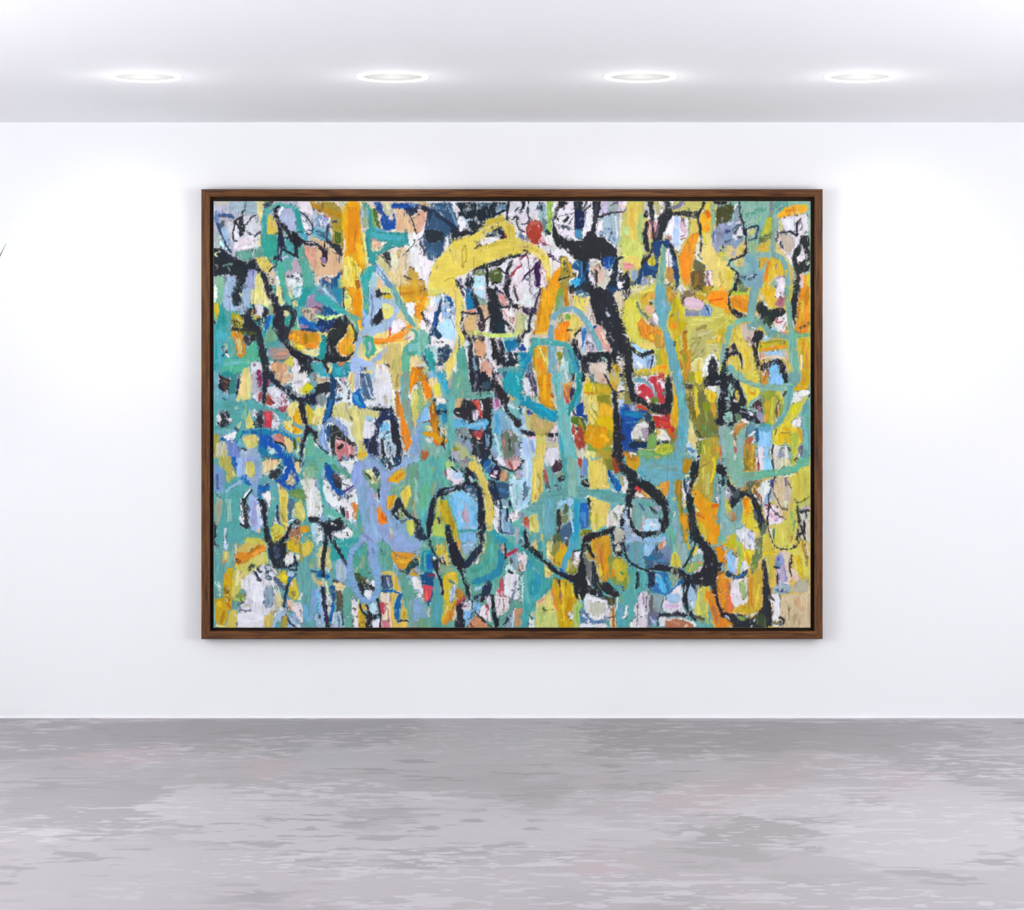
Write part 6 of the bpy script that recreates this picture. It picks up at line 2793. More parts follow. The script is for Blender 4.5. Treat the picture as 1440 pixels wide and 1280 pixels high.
P db3 62 88 70 86 72 94 70 98 64 94
S 213 3 62 88 62 94 68 100 74 106
S 213 3.5 70 88 74 96 76 104
P 213 70 106 78 100 80 108 80 120 70 120
P cde 74 88 84 84 88 100 84 102 78 100
S 302 3.5 87 80 90 94 92 104 90 120
S 302 5 80 104 92 104
P dde 80 108 90 108 88 120 80 120
S ddb 2.5 60 80 60 84
P 9ac 90 4 104 2 106 16 110 32 114 40 110 46 116 60 120 80 128 90 132 110 144 120 144 20 134 0
P 5a9 90 0 100 0 106 12 110 34 102 38 90 34
D 347 2 90 8 96 18
P 9ad 102 0 144 0 144 12 130 13 106 12
P ea2 104 13 116 14 130 15 140 15 136 22 132 30 126 38 116 36 110 28
S fc2 4 114 26 128 30
S 761 1.3 108 14 118 22 128 22
S d82 1.5 110 20 116 26
P 255 134 26 142 16 144 26 140 36 130 44 120 42 116 38 126 38
S b83 5 136 38 140 46
S db2 3 134 44 144 50
P eee 134 50 142 48 144 66 140 66
P 5a9 112 40 126 44 134 52 138 66 144 80 136 90 126 90 120 72 118 56
P dc5 90 42 104 40 114 48 116 60 120 66 116 70 108 66 106 50 98 46 92 46
S eb1 3 112 50 114 66
P 457 92 47 106 46 107 60 104 66 96 66 92 62
S aac 2 100 50 102 62
S 334 2 94 50 94 56
P edb 90 70 104 72 106 90 108 120 92 120 92 100
P c45 90 84 96 84 98 92 96 100 94 104 90 96
P d78 92 110 104 112 106 120 92 120
S c66 1.5 100 96 104 112
S b43 2 96 88 100 87
S ecd 3 100 74 102 84
P ec5 104 72 116 72 110 84 110 100 114 114 124 108 130 106 130 120 108 120 104 90
P dc5 122 76 124 90 128 96 130 108 122 112 118 106 120 90
S da2 5 124 98 124 106
S 15a 3 93 69 106 69 116 71
P 16a 116 72 122 70 120 84 118 94 116 106 118 112 112 108 110 92 112 82
S 134 2.5 116 110 130 111
P 7aa 128 84 144 74 144 120 134 120
S 8ad 8 140 80 140 110
S 5a9 4 128 80 132 110
P 9ad 72 0 84 0 88 14 88 28 92 44 90 62 88 76 82 84 74 86 66 84 60 74 54 60 50 46 46 34 46 20 52 8 60 0 64 4 56 10 52 20 50 34 54 46 58 60 64 74 70 82 78 82 82 74 84 60 82 46 78 38 74 24 72 14
S 8ad 7 82 4 84 20 84 36 87 52 86 68 80 80 72 84 62 78 54 62 48 44 46 26 50 10 60 2
S 68b 2 80 8 82 16
S 79c 5 42 54 48 62
T 2 4
P 5a9 0 0 144 0 144 120 0 120
P 8ad 0 0 6 0 4 8 0 12
P 19a 4 12 20 10 22 20 20 40 16 46 6 42 3 28
P 16b 12 18 20 16 20 38 12 38
S 5bb 2 9 14 10 40
P dc3 0 20 2 20 2 50 0 50
P eee 0 50 4 56 8 84 4 80 0 70
P 158 4 44 24 42 24 54 20 62 20 74 18 84 14 92 12 84 16 70 10 60 4 58
S 835 3 14 47 22 46
P d45 4 60 14 60 20 62 18 74 14 84 10 84
S e65 4 11 70 12 80
P 8ac 0 70 6 84 12 92 12 104 6 110 0 108
S ccb 4 14 92 14 104
P 6a8 0 106 10 106 14 120 0 120
P 4aa 20 50 28 52 30 70 34 80 34 120 18 120 18 96 22 74
S 4ab 5 26 54 26 110
S ddc 4 22 22 30 40
P dc5 24 4 38 2 42 16 46 34 38 34 34 24 26 16
S dc1 4 30 10 30 18
S aa4 3 38 0 38 14
P 322 30 22 34 18 38 28 38 34 32 32 28 28
S fc9 2 32 24 34 28
S 7ba 6 4 2 10 6
S 234 2.5 15 0 20 10 26 22
P 234 18 24 28 24 34 32 30 36 26 34 26 44 20 36
S 212 3 26 30 27 44 30 54 34 64 34 72
S 334 3.5 30 52 34 62
P 8a8 28 30 42 32 50 36 48 42 36 42 30 44
P dc3 34 46 44 42 56 42 56 56 52 66 52 90 44 110 38 118 32 110 36 90 36 60
S ec1 4 36 50 38 80
S ec3 6 42 48 52 46
S ee8 3 40 90 40 100
S 688 3 44 54 52 60
P bce 46 62 52 58 52 72 48 84 44 84
S 99d 2 50 64 48 74
P c82 54 62 62 68 66 76 60 84 54 90 52 104 44 112 36 118 38 108 46 96 52 84
S e92 5 42 98 40 108 36 114
S b53 4 66 76 56 86
S eca 3 54 96 50 110
P 213 62 84 66 78 66 90 64 104 58 104
P 224 54 88 62 86 62 104 66 114 64 120 50 120 54 108
P 213 42 0 54 0 60 14 62 28 68 26 74 14 84 4 92 0 92 10 88 18 80 26 70 34 64 38 56 40 48 30 44 16
S 223 8 60 24 62 34
S 235 6 88 4 78 20 66 32
P ea3 52 0 60 0 60 14 56 8
P 8bd 60 2 84 0 76 8 70 16 66 18 62 10
S bdf 2.5 64 3 76 3
S bb8 3 62 12 64 22
P 8a7 92 0 104 0 108 30 96 34 84 36 78 30 88 20
S dd7 4 94 4 92 16
S eef 3 84 22 82 30
S bba 2.5 88 16 78 30
P 4a9 70 36 86 30 92 14 100 0 112 0 120 20 122 32 118 44 112 52 106 62 104 72 96 62 86 66 76 64 70 50
P 18a 112 8 122 24 121 36 116 46 104 54 92 56 80 60 74 58 78 52 96 46 110 36 112 22
S 3a9 6 76 40 92 36 102 22
S 4ba 5 104 4 102 30
S 5ba 4 106 58 105 74
P 8ce 78 64 88 60 92 62 88 66 80 68
D eee 2 92 60 96 64
P 235 92 60 100 54 104 58 102 70 98 80 90 82 80 82 78 76 88 72
P 313 84 78 94 72 94 84 88 84
S 233 5 60 40 66 56 70 66 72 76
D 5a9 3 62 38 68 60
S 234 5 70 68 72 80
S 124 4 72 78 78 92 86 104 96 116
S 332 1.5 96 116 104 119
S a35 3 56 88 66 80
S c78 2.5 62 94 64 90
P ccd 66 84 74 82 76 92 74 98 64 100 62 92
S c45 1.2 64 92 68 90
P 8be 64 98 78 94 76 104 70 116 66 116 64 104
S 368 2.5 78 98 72 108
P 8be 76 84 86 84 90 92 84 100 78 96
P edd 84 100 92 88 98 86 102 104 104 114 94 108 86 104
S b35 2.5 95 88 98 94
S c78 1.5 96 96 97 110
P d96 70 116 80 104 86 106 96 116 104 120 70 120
S 833 2.5 74 114 76 119
S 212 6 103 76 104 90 108 104 111 118
P edd 108 72 118 60 126 76 128 84 126 92 120 100 112 106 108 90
P dde 98 76 102 76 102 90 100 96 96 84
P c45 110 70 114 66 114 56 118 48 119 68 119 76 116 76
S 945 1.2 119 48 119 98
S 945 1.5 118 72 124 78
S b9a 1.5 114 80 112 92
P dde 122 44 140 44 142 60 142 80 130 80 122 72 120 56
S eee 4 126 52 130 66
D 235 3 138 56 134 64 136 72
S 678 3 134 72 130 84
P bee 122 34 128 28 134 34 138 44 124 44
S 334 3 127 40 132 44
P edd 114 4 120 2 122 14 118 16
S c87 2.5 118 4 118 12
P 2aa 112 0 144 0 144 8 134 10 122 12 120 4
S 213 3 122 4 123 22
P 8ab 122 12 136 12 144 20 144 34 138 44 132 32
S b35 5 124 18 130 16 138 11
S 635 2 130 22 133 30
P ecd 138 14 144 14 144 28 140 28
P b97 140 32 144 30 144 44 138 43
P 5a9 114 116 120 106 126 96 130 86 136 80 144 82 144 94 134 94 128 104 120 116 116 120 108 120
P 7ab 118 116 126 104 134 94 134 106 130 120 118 120
D 235 4 120 118 130 104
P dde 134 94 138 92 138 110 134 112
P c96 137 93 144 93 144 118 135 118
S cde 3 132 110 134 120
T 3 4
P 4aa 0 0 144 0 144 120 0 120
P 3aa 0 8 10 10 24 24 36 38 50 50 52 54 42 66 32 76 20 86 12 96 10 120 0 120
P 19a 12 54 26 48 28 66 20 78 12 72
S 29b 6 10 26 24 46 26 60
S 5bb 5 6 36 6 60 12 84
S 7ba 4 18 36 26 44
S 8aa 2 3 100 1 118
P ecc 0 14 8 18 9 28 6 40 2 42 0 40
S b98 4 1 28 3 38
S eee 3 3 14 8 20
S dee 2 2 46 4 66 2 84
S eee 3 0 66 2 80
S cde 2.5 0 52 1 60
P eca 10 0 25 0 25 14 18 8
S ed6 3 22 2 23 10
S d76 2 11 2 14 4
P ee8 35 0 60 0 58 16 50 30 44 28 36 20
P 3aa 25 0 36 0 35 22 26 16
S 5bb 3 32 0 33 18
P ee7 33 28 42 34 48 44 40 50 35 52 33 44
S eb6 3 38 42 42 46
P 884 42 0 60 0 54 14 50 22 44 20
P db1 44 22 54 14 56 4 64 4 66 14 60 24 56 38 48 32
S e92 4 59 4 58 10
S b80 2 50 30 56 32
S eb8 3 42 22 46 30
P 554 56 0 66 0 68 6 62 4
P 993 62 32 72 20 84 24 82 40 76 48 66 44
S dc4 4 66 40 68 26
P ecc 72 16 76 13 85 13 84 20 80 26 82 34 78 34 74 26
P eef 77 14 85 14 83 21 78 21
S d65 2 74 14 74 22
S bb8 4 72 28 72 38
S 333 2 74 13 80 12 86 10
S 4ac 8 76 0 68 14 62 30 58 42
S 3ab 4 74 6 66 26
P db1 48 50 66 54 74 60 76 74 80 80 84 90 80 96 76 110 76 120 56 120 50 106 48 90 46 76 44 62
S ec2 6 60 58 60 110
S c91 7 70 80 66 104
S c82 4 56 68 57 86
S e82 4 46 66 48 82 52 96
S a76 4 56 70 57 78
S 331 2.5 54 53 56 62
S ca1 6 56 96 58 108
S ed3 3 72 62 74 76
P ed8 20 86 32 76 43 66 46 84 50 96 52 108 54 120 20 120 22 96
P cd7 22 90 40 88 50 100 56 120 20 120
S bd7 5 28 100 30 112
S ee7 6 40 76 42 100
S d88 3 26 84 32 80
S dd9 3 22 92 26 86
S 563 3 32 94 35 97
S 994 1.2 34 98 46 94
P eee 12 106 20 110 20 120 11 120
S 465 2.5 12 102 16 108
P bca 12 100 22 92 20 106 14 104
P edd 66 100 72 96 76 98 76 108 70 110
P bd7 74 86 82 82 88 88 84 96 82 120 74 120
S 9c5 3 80 92 79 112
P c92 92 0 128 0 128 14 124 30 126 50 118 58 110 50 104 28 94 18
S d93 8 108 4 116 24
S ea1 6 122 4 118 44
S c73 3 112 10 116 38
S ed3 3 112 32 114 46
S dc8 3 108 34 112 50
S db1 4 98 4 104 12
S bb4 3 108 46 114 60
P 894 122 18 132 20 144 24 144 60 134 62 128 56 124 40
P dc3 130 26 144 22 144 56 136 54 130 40
S e92 5 130 38 130 48
S ecb 4 140 20 144 22
S 694 4 141 42 144 48
P 223 128 0 144 0 144 20 134 20 130 10
P bbb 133 4 140 2 141 12 134 12
S ccc 3 136 9 139 10
P 222 87 0 92 0 92 20 90 22 92 34 92 44 96 60 106 66 114 68 116 76 112 78 96 74 90 76 86 84 82 82 76 76 75 60 75 46 80 42 82 30 82 20 86 16
P 777 90 24 98 24 100 40 102 60 98 62 94 56 92 40
S dd8 3 94 14 97 26
S ca5 3 95 12 95 24
S ddd 3 95 54 97 60
S 996 1.5 90 18 91 26
P 223 100 26 105 25 107 34 108 44 112 56 116 62 114 70 106 66 100 58 99 40
S 222 4 94 4 98 12 104 22
S 332 2 98 0 94 6
S 565 3 108 58 112 66
P 222 116 56 122 56 130 64 138 70 140 76 132 78 122 74 114 66
P 553 114 74 122 76 132 78 132 88 126 90 118 82
S 663 4 126 80 128 88
S 335 4 110 70 114 76
S 147 4 142 60 144 76
P ddd 92 72 96 72 104 76 110 78 120 82 126 90 126 110 112 112 98 108 90 96 90 84
P ccb 98 86 108 84 120 86 118 98 108 106 98 100
S eef 4 94 78 104 80 118 84
S dce 5 122 94 122 104
P 57a 83 96 92 98 98 106 106 110 120 108 124 112 110 114 96 116 84 112
D ddd 4 88 102 96 112
S eef 6 84 118 104 116 120 118
D dee 2 84 84 90 80
S 123 3 80 78 78 70
S dd8 2 82 74 84 80
S 88b 3 118 108 126 106
P ec9 126 90 134 90 134 120 126 118
S b71 3 130 92 131 118
S 642 1.5 126 106 134 104
S eec 2 135 78 135 96
P 123 0 0 8 0 14 4 22 10 28 16 34 24 40 28 46 34 54 40 62 42 70 46 76 48 76 58 70 56 62 52 56 48 48 44 40 38 34 32 28 24 22 20 12 12 4 8
S 325 3 60 44 70 50
S 26a 4 55 39 60 40
P 4ab 137 82 144 78 144 120 136 120
S 8ad 3 142 92 143 108
S 8a5 3 140 74 142 84
T 4 4
P 5aa 0 0 144 0 144 120 0 120
P bb3 0 24 6 28 10 40 8 60 0 62
S cb1 4 0 30 3 48
S 893 5 4 50 3 66
S 336 4 0 70 1 76
P 9be 28 2 46 2 44 12 38 20 30 22
S ace 7 34 8 36 14
P 368 28 20 40 18 46 8 54 12 66 14 66 34 50 34 34 32
S 27a 6 34 22 44 22
S 59c 4 44 26 60 24
S 77a 6 58 18 64 26
P 78a 50 12 68 4 68 24 60 20
P e96 50 2 62 0 60 6 52 12 50 10
S fdc 2 56 3 58 4
S 434 2 47 4 48 11
P 8bb 70 0 88 0 90 14 88 28 84 34 76 16
S 7b9 5 74 4 74 14
P dd4 70 16 76 14 80 24 84 36 74 36 66 32
S cb4 3 74 18 74 32
S ed4 3 76 26 78 34
S db3 4 92 2 94 10
P ed3 102 4 106 6 104 18 98 22 98 12
S dd5 3 102 10 100 20
P ddd 106 8 112 12 108 20 102 18
P 7bb 100 20 112 16 110 28 100 32 92 28
P 9b6 88 30 104 28 112 26 112 38 104 42 92 42 86 36
S e94 3 106 26 110 30
S dc5 3 98 30 94 40
P ecd 100 42 104 38 112 32 112 36 106 44
P dc1 118 0 144 0 144 4 126 4
P 8bb 126 4 134 2 136 8 130 10
P e90 128 8 134 6 144 14 144 30 136 30 132 20
S e83 3 140 4 138 10
S eee 2 141 6 142 12
S c9c 3 143 18 143 24
S 99b 3 141 30 143 34
P 222 132 28 140 28 138 40 132 44
P e92 130 44 136 40 144 42 144 110 140 110 132 84 130 70
S b71 4 134 52 134 70
S 963 3 132 44 142 42
S fa1 6 140 76 143 92
P 37b 34 42 60 42 66 50 68 62 64 70 56 74 44 70 34 64
P 235 36 40 46 42 46 60 40 64 34 66
S 5be 8 50 50 56 62 58 68
S 8ce 3 48 46 52 48
S 2ac 3 62 50 66 62
P 8a8 66 44 76 44 80 52 76 60 70 66 66 54
S cb8 2 72 48 78 52
P ede 70 68 82 56 84 74 84 90 88 100 70 100 58 96 56 88 60 76
P 9ce 62 72 78 72 82 80 80 84 66 86 60 80
S dbd 6 60 90 78 90
S 37b 3 82 54 68 68 60 74
S ddd 4 62 97 86 97
P 9ce 92 58 98 58 104 64 104 96 96 92 90 84 92 68
S dee 4 97 84 101 96
S eee 4 80 98 74 100
P 667 100 66 108 62 110 74 102 72
P dd5 108 62 122 60 120 80 120 108 108 108 100 98 104 80
S bc6 7 112 70 112 96
S eb2 3 117 64 116 84
S ac6 4 112 100 120 114
S ee6 3 104 86 106 100
P e82 116 70 124 66 130 74 136 86 142 100 144 120 130 120 124 100 120 84
S c73 6 126 90 134 114
S e92 5 122 72 132 90
S dc5 3 124 110 134 120
P 9aa 36 72 56 74 60 80 54 90 52 100 38 100
S 666 4 40 74 40 98
S 556 1.5 58 80 52 98
S 8ab 3 52 76 50 90
P dcd 20 74 28 68 36 72 37 92 34 110 34 120 20 120 18 96
S eee 5 28 92 28 104
S 747 1.6 28 72 30 86
S 657 1.2 33 76 34 92
P eee 14 80 20 76 20 104 14 110 8 118 16 120 24 120 20 104 14 96
S eee 3.5 6 90 4 106
S 769 1.5 20 80 20 118
D 777 2 20 106 34 104
P 8ab 0 100 4 92 2 110 0 116
P 4aa 6 34 20 36 34 42 36 54 32 66 24 72 18 84 14 98 10 112 8 120 0 120 0 80 10 64
P 5ab 8 20 10 4 26 0 28 10 28 26 32 36 22 34 12 28
S 699 5 18 2 19 26
S 4a9 6 12 40 14 70
S 266 4 20 44 22 62
S 344 2.5 21 42 19 64
S 5bb 3 32 46 28 64
S eee 3 6 90 4 106
P 779 36 98 50 98 50 108 44 110 36 120 34 120
D bbe 4 38 106 46 116
S 335 1.6 48 106 48 118
P dde 50 106 62 104 62 118 50 118
P b75 60 107 72 106 88 108 98 112 100 120 60 120
S edc 2 62 109 76 106 90 110 98 114
S eec 3 98 112 102 118
S eca 3 90 116 88 119
S c86 4 72 112 80 116
P 334 50 100 66 100 74 98 88 100 94 104 88 106 74 104 60 105 48 105
P 134 84 50 96 54 94 64 90 74 92 84 94 94 100 100 104 106 102 112 96 106 90 100 86 88 82 78 86 72 84 62
S ccd 1.5 88 62 88 70
S 555 4 98 104 114 108
S 884 3 104 108 112 112
S 123 3 0 0 3 12 5 22 12 30 20 35 30 38 36 40
S 66a 3 7 4 6 12
P 213 32 32 48 32 62 32 72 36 84 40 96 46 104 42 110 38 113 30 112 14 106 4 108 0 122 0 126 8 132 20 134 32 132 48 132 60 134 76 130 74 124 70 124 60 108 63 102 60 94 54 84 52 76 46 64 42 50 40 36 38
P 333 112 10 124 8 132 26 130 46 124 58 110 60 98 54 100 46 112 40 116 28
S 468 2.5 34 34 44 34
S 224 4 96 56 102 64
S 16a 4 77 60 84 54
S 233 2.5 103 0 97 14 91 28 84 36
D bcc 2 76 40 84 42
S 412 4 131 76 136 92 142 106
S 667 2 124 30 126 32
S c9a 1 108 51 112 51
T 5 4
P ec5 0 0 144 0 144 120 0 120
P cc1 0 0 16 0 14 8 6 8 0 4
S 8bb 3 0 8 4 10
S 569 3 0 14 1 24
P 9cf 2 12 12 11 16 24 14 40 10 46 4 38 2 28
S bbe 4 14 30 14 44
P edf 14 18 18 24 18 38 14 34
P bd4 14 0 24 0 24 16 24 38 20 44 17 36 18 22
S 553 1.5 12 14 16 21
S 8a6 3 18 4 20 18
P eef 24 0 44 0 42 10 34 12 28 8
S bbc 1.5 32 2 36 10
P ed2 22 12 32 10 40 14 38 26 34 34 28 24
S ea1 3 30 16 34 28
P eee 24 26 30 26 34 36 28 42 22 44
S bce 2 25 28 22 44
S bd5 3 19 26 21 42
P 785 44 0 52 0 52 24 46 30 42 42 36 44 36 34 40 18
S 9a8 3 47 8 47 14
S ab4 4 40 32 38 36
S 693 3 38 30 42 24
P 146 0 38 6 40 10 46 16 47 24 44 32 38 32 44 28 50 14 53 4 50
S 36a 3 16 50 28 46
P e83 0 50 5 52 7 70 10 98 6 102 0 96
S c62 2 0 66 6 72
S f64 4 8 76 9 94
P ede 6 54 20 52 32 50 33 70 33 90 24 88 14 92 9 80
S ecd 4 10 60 12 84
S dde 4 20 80 18 90
S cbd 1.5 10 72 18 76
P bd7 18 56 26 54 30 66 30 80 24 80
S ac8 4 24 60 28 78
P db3 34 44 52 38 52 60 54 90 46 98 36 100 12 98 20 88 33 84
S e92 4 37 50 37 90
S ed4 4 48 60 44 90
S db2 8 24 94 34 96
S eee 2 34 104 42 100
S a83 1.4 33 46 32 56 33 94
P dc4 52 4 66 0 70 10 68 28 66 50 63 66 58 40 56 26 52 20
S ed2 3 54 16 68 16
S cc6 4 60 20 62 50
S aa5 4 46 46 42 38
P dd5 66 0 100 0 104 10 112 20 118 40 119 50 108 50 98 40 96 18 78 12 70 8
S db2 5 104 20 108 46
S ec2 5 100 20 106 40
S cc4 3 110 48 117 51
S 784 1.4 110 4 114 22 117 34
S dcb 3 116 2 117 20
S a93 1.4 104 0 112 10
S 332 2 66 0 70 6 78 9 88 9
S 432 2 92 9 100 6 103 0
S 431 4 95 7 98 6
P ecb 78 14 90 12 92 26 91 44 94 54 84 60 76 50
S ddb 4 86 16 88 46
P ecb 90 34 100 40 106 50 102 56 94 52
P 99c 70 22 78 16 82 24 84 36 88 52 86 60 72 60 72 44
S 66b 2.5 74 22 75 30
P cbd 74 38 80 34 84 42 84 56 76 58
S b8b 2 84 36 86 44
S 69b 5 72 28 78 32
S 245 2.5 70 34 76 36
S 323 2 74 42 73 58
S 312 2 93 18 94 26 91 36 93 48
P abc 66 66 74 58 86 56 94 62 92 70 80 74 68 74
D 457 5 72 68 88 70
S dde 3 84 58 90 58
S 546 1.5 74 58 78 66
P eef 64 74 76 74 78 80 76 110 66 110 68 90 63 82
S 543 2 65 77 68 82
P bb9 96 56 119 52 119 68 104 72 94 70
S aa5 3 116 54 118 60
P dc9 78 76 92 73 104 74 119 68 119 120 76 120 76 100
S db8 9 100 80 108 94
S cb8 12 100 104 102 114
S ca8 4 118 72 118 116
S cb8 5 84 84 92 90
S cb8 3 84 104 86 116
S 653 2 90 91 90 96
S bb8 3 90 98 90 108
P 334 52 24 57 24 60 40 62 56 64 76 66 96 66 112 74 112 80 110 86 112 82 117 66 118 30 120 14 120 4 110 0 104 0 98 6 100 10 100 16 100 26 104 36 108 44 100 52 92 54 84 53 66 54 50 52 38
P 8a5 16 104 26 106 30 110 20 110
S 8a5 2 18 108 26 110
P 453 40 108 50 100 58 104 58 118 44 118
S bcb 2 40 110 42 108
S eee 1.5 2 104 6 109
P e91 0 106 4 110 10 116 12 120 0 120
S dc8 2 4 116 9 119
S 775 3 66 115 78 114
D eee 3 66 118 78 118
S 334 3 77 106 80 106 84 110
D ccc 1.5 78 108 82 112
S bb9 2 37 118 39 120
S dca 1.5 118 40 118 118
"""
SC = 1.25
W_, H_ = 840, 600
gw, gh = int(W_*SC)+1, int(H_*SC)+1
u, v = np.meshgrid(np.linspace(0, W_, gw), np.linspace(0, H_, gh))
rag = .3+1.2*np.clip(fbm(u/14, v/14, 97, 2)*3-1.1, 0, 1)
wu = u + 3.0*(fbm(u/9, v/9, 101, 2)-.5) + rag*1.9*(fbm(u/2.0, v/3.2, 103, 2)-.5)
wv = v + 3.0*(fbm(u/9, v/9, 107, 2)-.5) + rag*2.6*(fbm(u/1.5, v/3.0, 109, 2)-.5)
su_ = u + 3.0*(fbm(u/9, v/9, 101, 2)-.5) + .7*(fbm(u/2.4, v/2.4, 105, 2)-.5)
sv_ = v + 3.0*(fbm(u/9, v/9, 107, 2)-.5) + .7*(fbm(u/2.4, v/2.4, 111, 2)-.5)
crisp = np.zeros(u.shape)
img = np.full(u.shape+(3,), .8); hgt = np.zeros(u.shape)
st_v = fbm(u/1.6, v/11, 113, 3)-.5; st_h = fbm(u/11, v/1.6, 127, 3)-.5; blot = fbm(u/9, v/9, 131, 3)-.5
dry = fbm(u/1.8, v/2.4, 137, 2); dry2 = fbm(u/5, v/9, 139, 2)
rr = random.Random(5)
# each of the 6 x 5 painted passages ends in an irregular border
cu = np.clip(np.floor((u+11*(fbm(u/9, v/9, 171, 4)-.5))/144), 0, 5).astype(int)
cv = np.clip(np.floor((v+11*(fbm(u/9, v/9, 173, 4)-.5))/120), 0, 4).astype(int)
TC = TR = 0
for ln in PAINT.strip().split('\n'):
    p = ln.split()
    if p[0] == 'T': TC, TR = int(p[1]), int(p[2]); continue
    col = np.array([int(c, 16)*17/255 for c in p[1]])
    if col.max() < .28: col = col*.25+np.array((.150, .166, .192))*.75
    elif col.mean() < .30: col = col*.75+np.array((.155, .172, .205))*.25
    elif col[2] < .62 and col[0] > .62 and col[1] > .55: col = col*np.array((.985, .955, 1.0))
    if col[1] > col[0]+.16 and abs(col[1]-col[2]) < .16: col = col+np.array((.065, .0, -.005))     # the teals lean to grey-green
    elif col[2] > col[0]+.10 and col[2] > .66: col = col*np.array((.955, 1.015, 1.0))
    elif col.min() > .76: col = col*.5+np.array((.955, .955, .962))*.5
    col = col*.94+col.mean()*.06
    col = np.clip(col + (rr.random()-.5)*.04, 0, 1)
    ox, oy = TC*144, TR*120
    if p[0] == 'P':
        q = list(map(float, p[2:])); wd = 0
    else:
        wd = float(p[2])*(1.12 if col.mean() < .3 else 1.0); q = list(map(float, p[3:]))
    pts = list(zip(q[::2], q[1::2]))
    if p[0] == 'P':
        if len(pts) != 4 or abs(pts[0][0]-pts[2][0]) < 140: pts = chaikin(pts, True, (144, 120), .13)
    elif len(pts) > 2:
        pts = chaikin(chaikin(pts, False), False)
    def push(q, m_): return q-7 if q <= 0 else (q+7 if q >= m_ else q)
    pts = [(push(a, 144)+ox, push(b, 120)+oy) for a, b in pts]
    mg = wd/2+4
    xa = max(min(a for a, b in pts)-mg, ox-8, 0); xb = min(max(a for a, b in pts)+mg, ox+152, W_)
    ya = max(min(b for a, b in pts)-mg, oy-8, 0); yb = min(max(b for a, b in pts)+mg, oy+128, H_)
    if xb <= xa or yb <= ya: continue
    i0, i1 = int(math.ceil(xa*SC)), int(math.ceil(xb*SC)) if xb < W_ else gw
    j0, j1 = int(math.ceil(ya*SC)), int(math.ceil(yb*SC)) if yb < H_ else gh
    if i1 <= i0 or j1 <= j0: continue
    sl = (slice(j0, j1), slice(i0, i1)); pu, pv = (su_[sl], sv_[sl]) if (p[0] == 'S' and col.mean() > .3) else (wu[sl], wv[sl])
    vert = True
    if p[0] == 'P':
        a = np.clip(.5-poly_sd(pu, pv, pts)*1.1, 0, 1)
        hx = max(a_ for a_, b_ in pts)-min(a_ for a_, b_ in pts); hy = max(b_ for a_, b_ in pts)-min(b_ for a_, b_ in pts)
        vert = hy >= hx*.8
    else:
        d = np.full(pu.shape, 1e9)
        for k in range(len(pts)-1):
            x0, y0 = pts[k]; x1, y1 = pts[k+1]; ex, ey = x1-x0, y1-y0; L2 = ex*ex+ey*ey+1e-9
            tr = ((pu-x0)*ex+(pv-y0)*ey)/L2; t = np.clip(tr, 0, 1); dd = (pu-x0-t*ex)**2+(pv-y0-t*ey)**2
            if wd >= 3.5:        # flat brush: blunt ends
                if k == 0: dd = dd+np.where(tr < 0, 5*tr*tr*L2, 0)
                if k == len(pts)-2: dd = dd+np.where(tr > 1, 5*(tr-1)**2*L2, 0)
            d = np.minimum(d, dd)
        d = np.sqrt(d)
        a = np.clip(.5-(d-wd/2)*1.1, 0, 1)
        vert = abs(pts[-1][1]-pts[0][1]) >= abs(pts[-1][0]-pts[0][0])
        if p[0] == 'D':
            a = a*np.clip((dry[sl]-.5)*14+.45, 0, 1)
        elif wd >= 4:
            a = a*np.clip((dry2[sl]-.22)*8, .25, 1)
    a = a*((cu[sl] == TC) & (cv[sl] == TR))
    st = (st_v if vert else st_h)[sl]
    dark = col.mean() < .3
    amp = .35+.9*rr.random(); tex = st*(.10 if dark else .12)*amp+blot[sl]*.06
    cc = np.clip(col[None, None, :]*(1+tex[..., None]*(np.array((1.9, 2.3, 2.9)) if not dark else 1.0)) + (tex[..., None]*.32 if dark else 0), 0, 1)
    a3 = a[..., None]
    img[sl] = img[sl]*(1-a3)+cc*a3
    hh = .25+.75*rr.random()
    crisp[sl] = crisp[sl]*(1-a)+(1.0 if p[0] == 'S' and wd > 2 else 0.0)*a
    hgt[sl] = hgt[sl]*(1-a)+(hh+st*1.2)*a
# paint dragged and scumbled into its neighbours: each brush hair carries colour from a few pixels away
gi = np.arange(gh)[:, None]+np.zeros((1, gw), int); gj = np.arange(gw)[None, :]+np.zeros((gh, 1), int)
def drag(su, sv, au, av, seed, thr, k, amt):
    global img
    du = (fbm(u/su, v/sv, seed, 2)-.5)*2*au*SC; dv = (fbm(u/su, v/sv, seed+3, 2)-.5)*2*av*SC
    src = img[np.clip(gi+dv.astype(int), 0, gh-1), np.clip(gj+du.astype(int), 0, gw-1)]
    m_ = (np.clip((fbm(u/6, v/9, seed+7, 3)-thr)*k, 0, 1)*np.clip((fbm(u/1.3, v/2.0, seed+9, 2)-.40)*9, 0, 1)*amt)[..., None]
    m_ = m_*(1-.75*crisp[..., None])
    img = img*(1-m_)+src*m_
drag(1.5, 14, 2, 20, 211, .56, 10, .65)
drag(9, 1.5, 14, 3, 223, .60, 10, .55)
drag(1.2, 2.2, 5, 6, 227, .52, 9, .55)
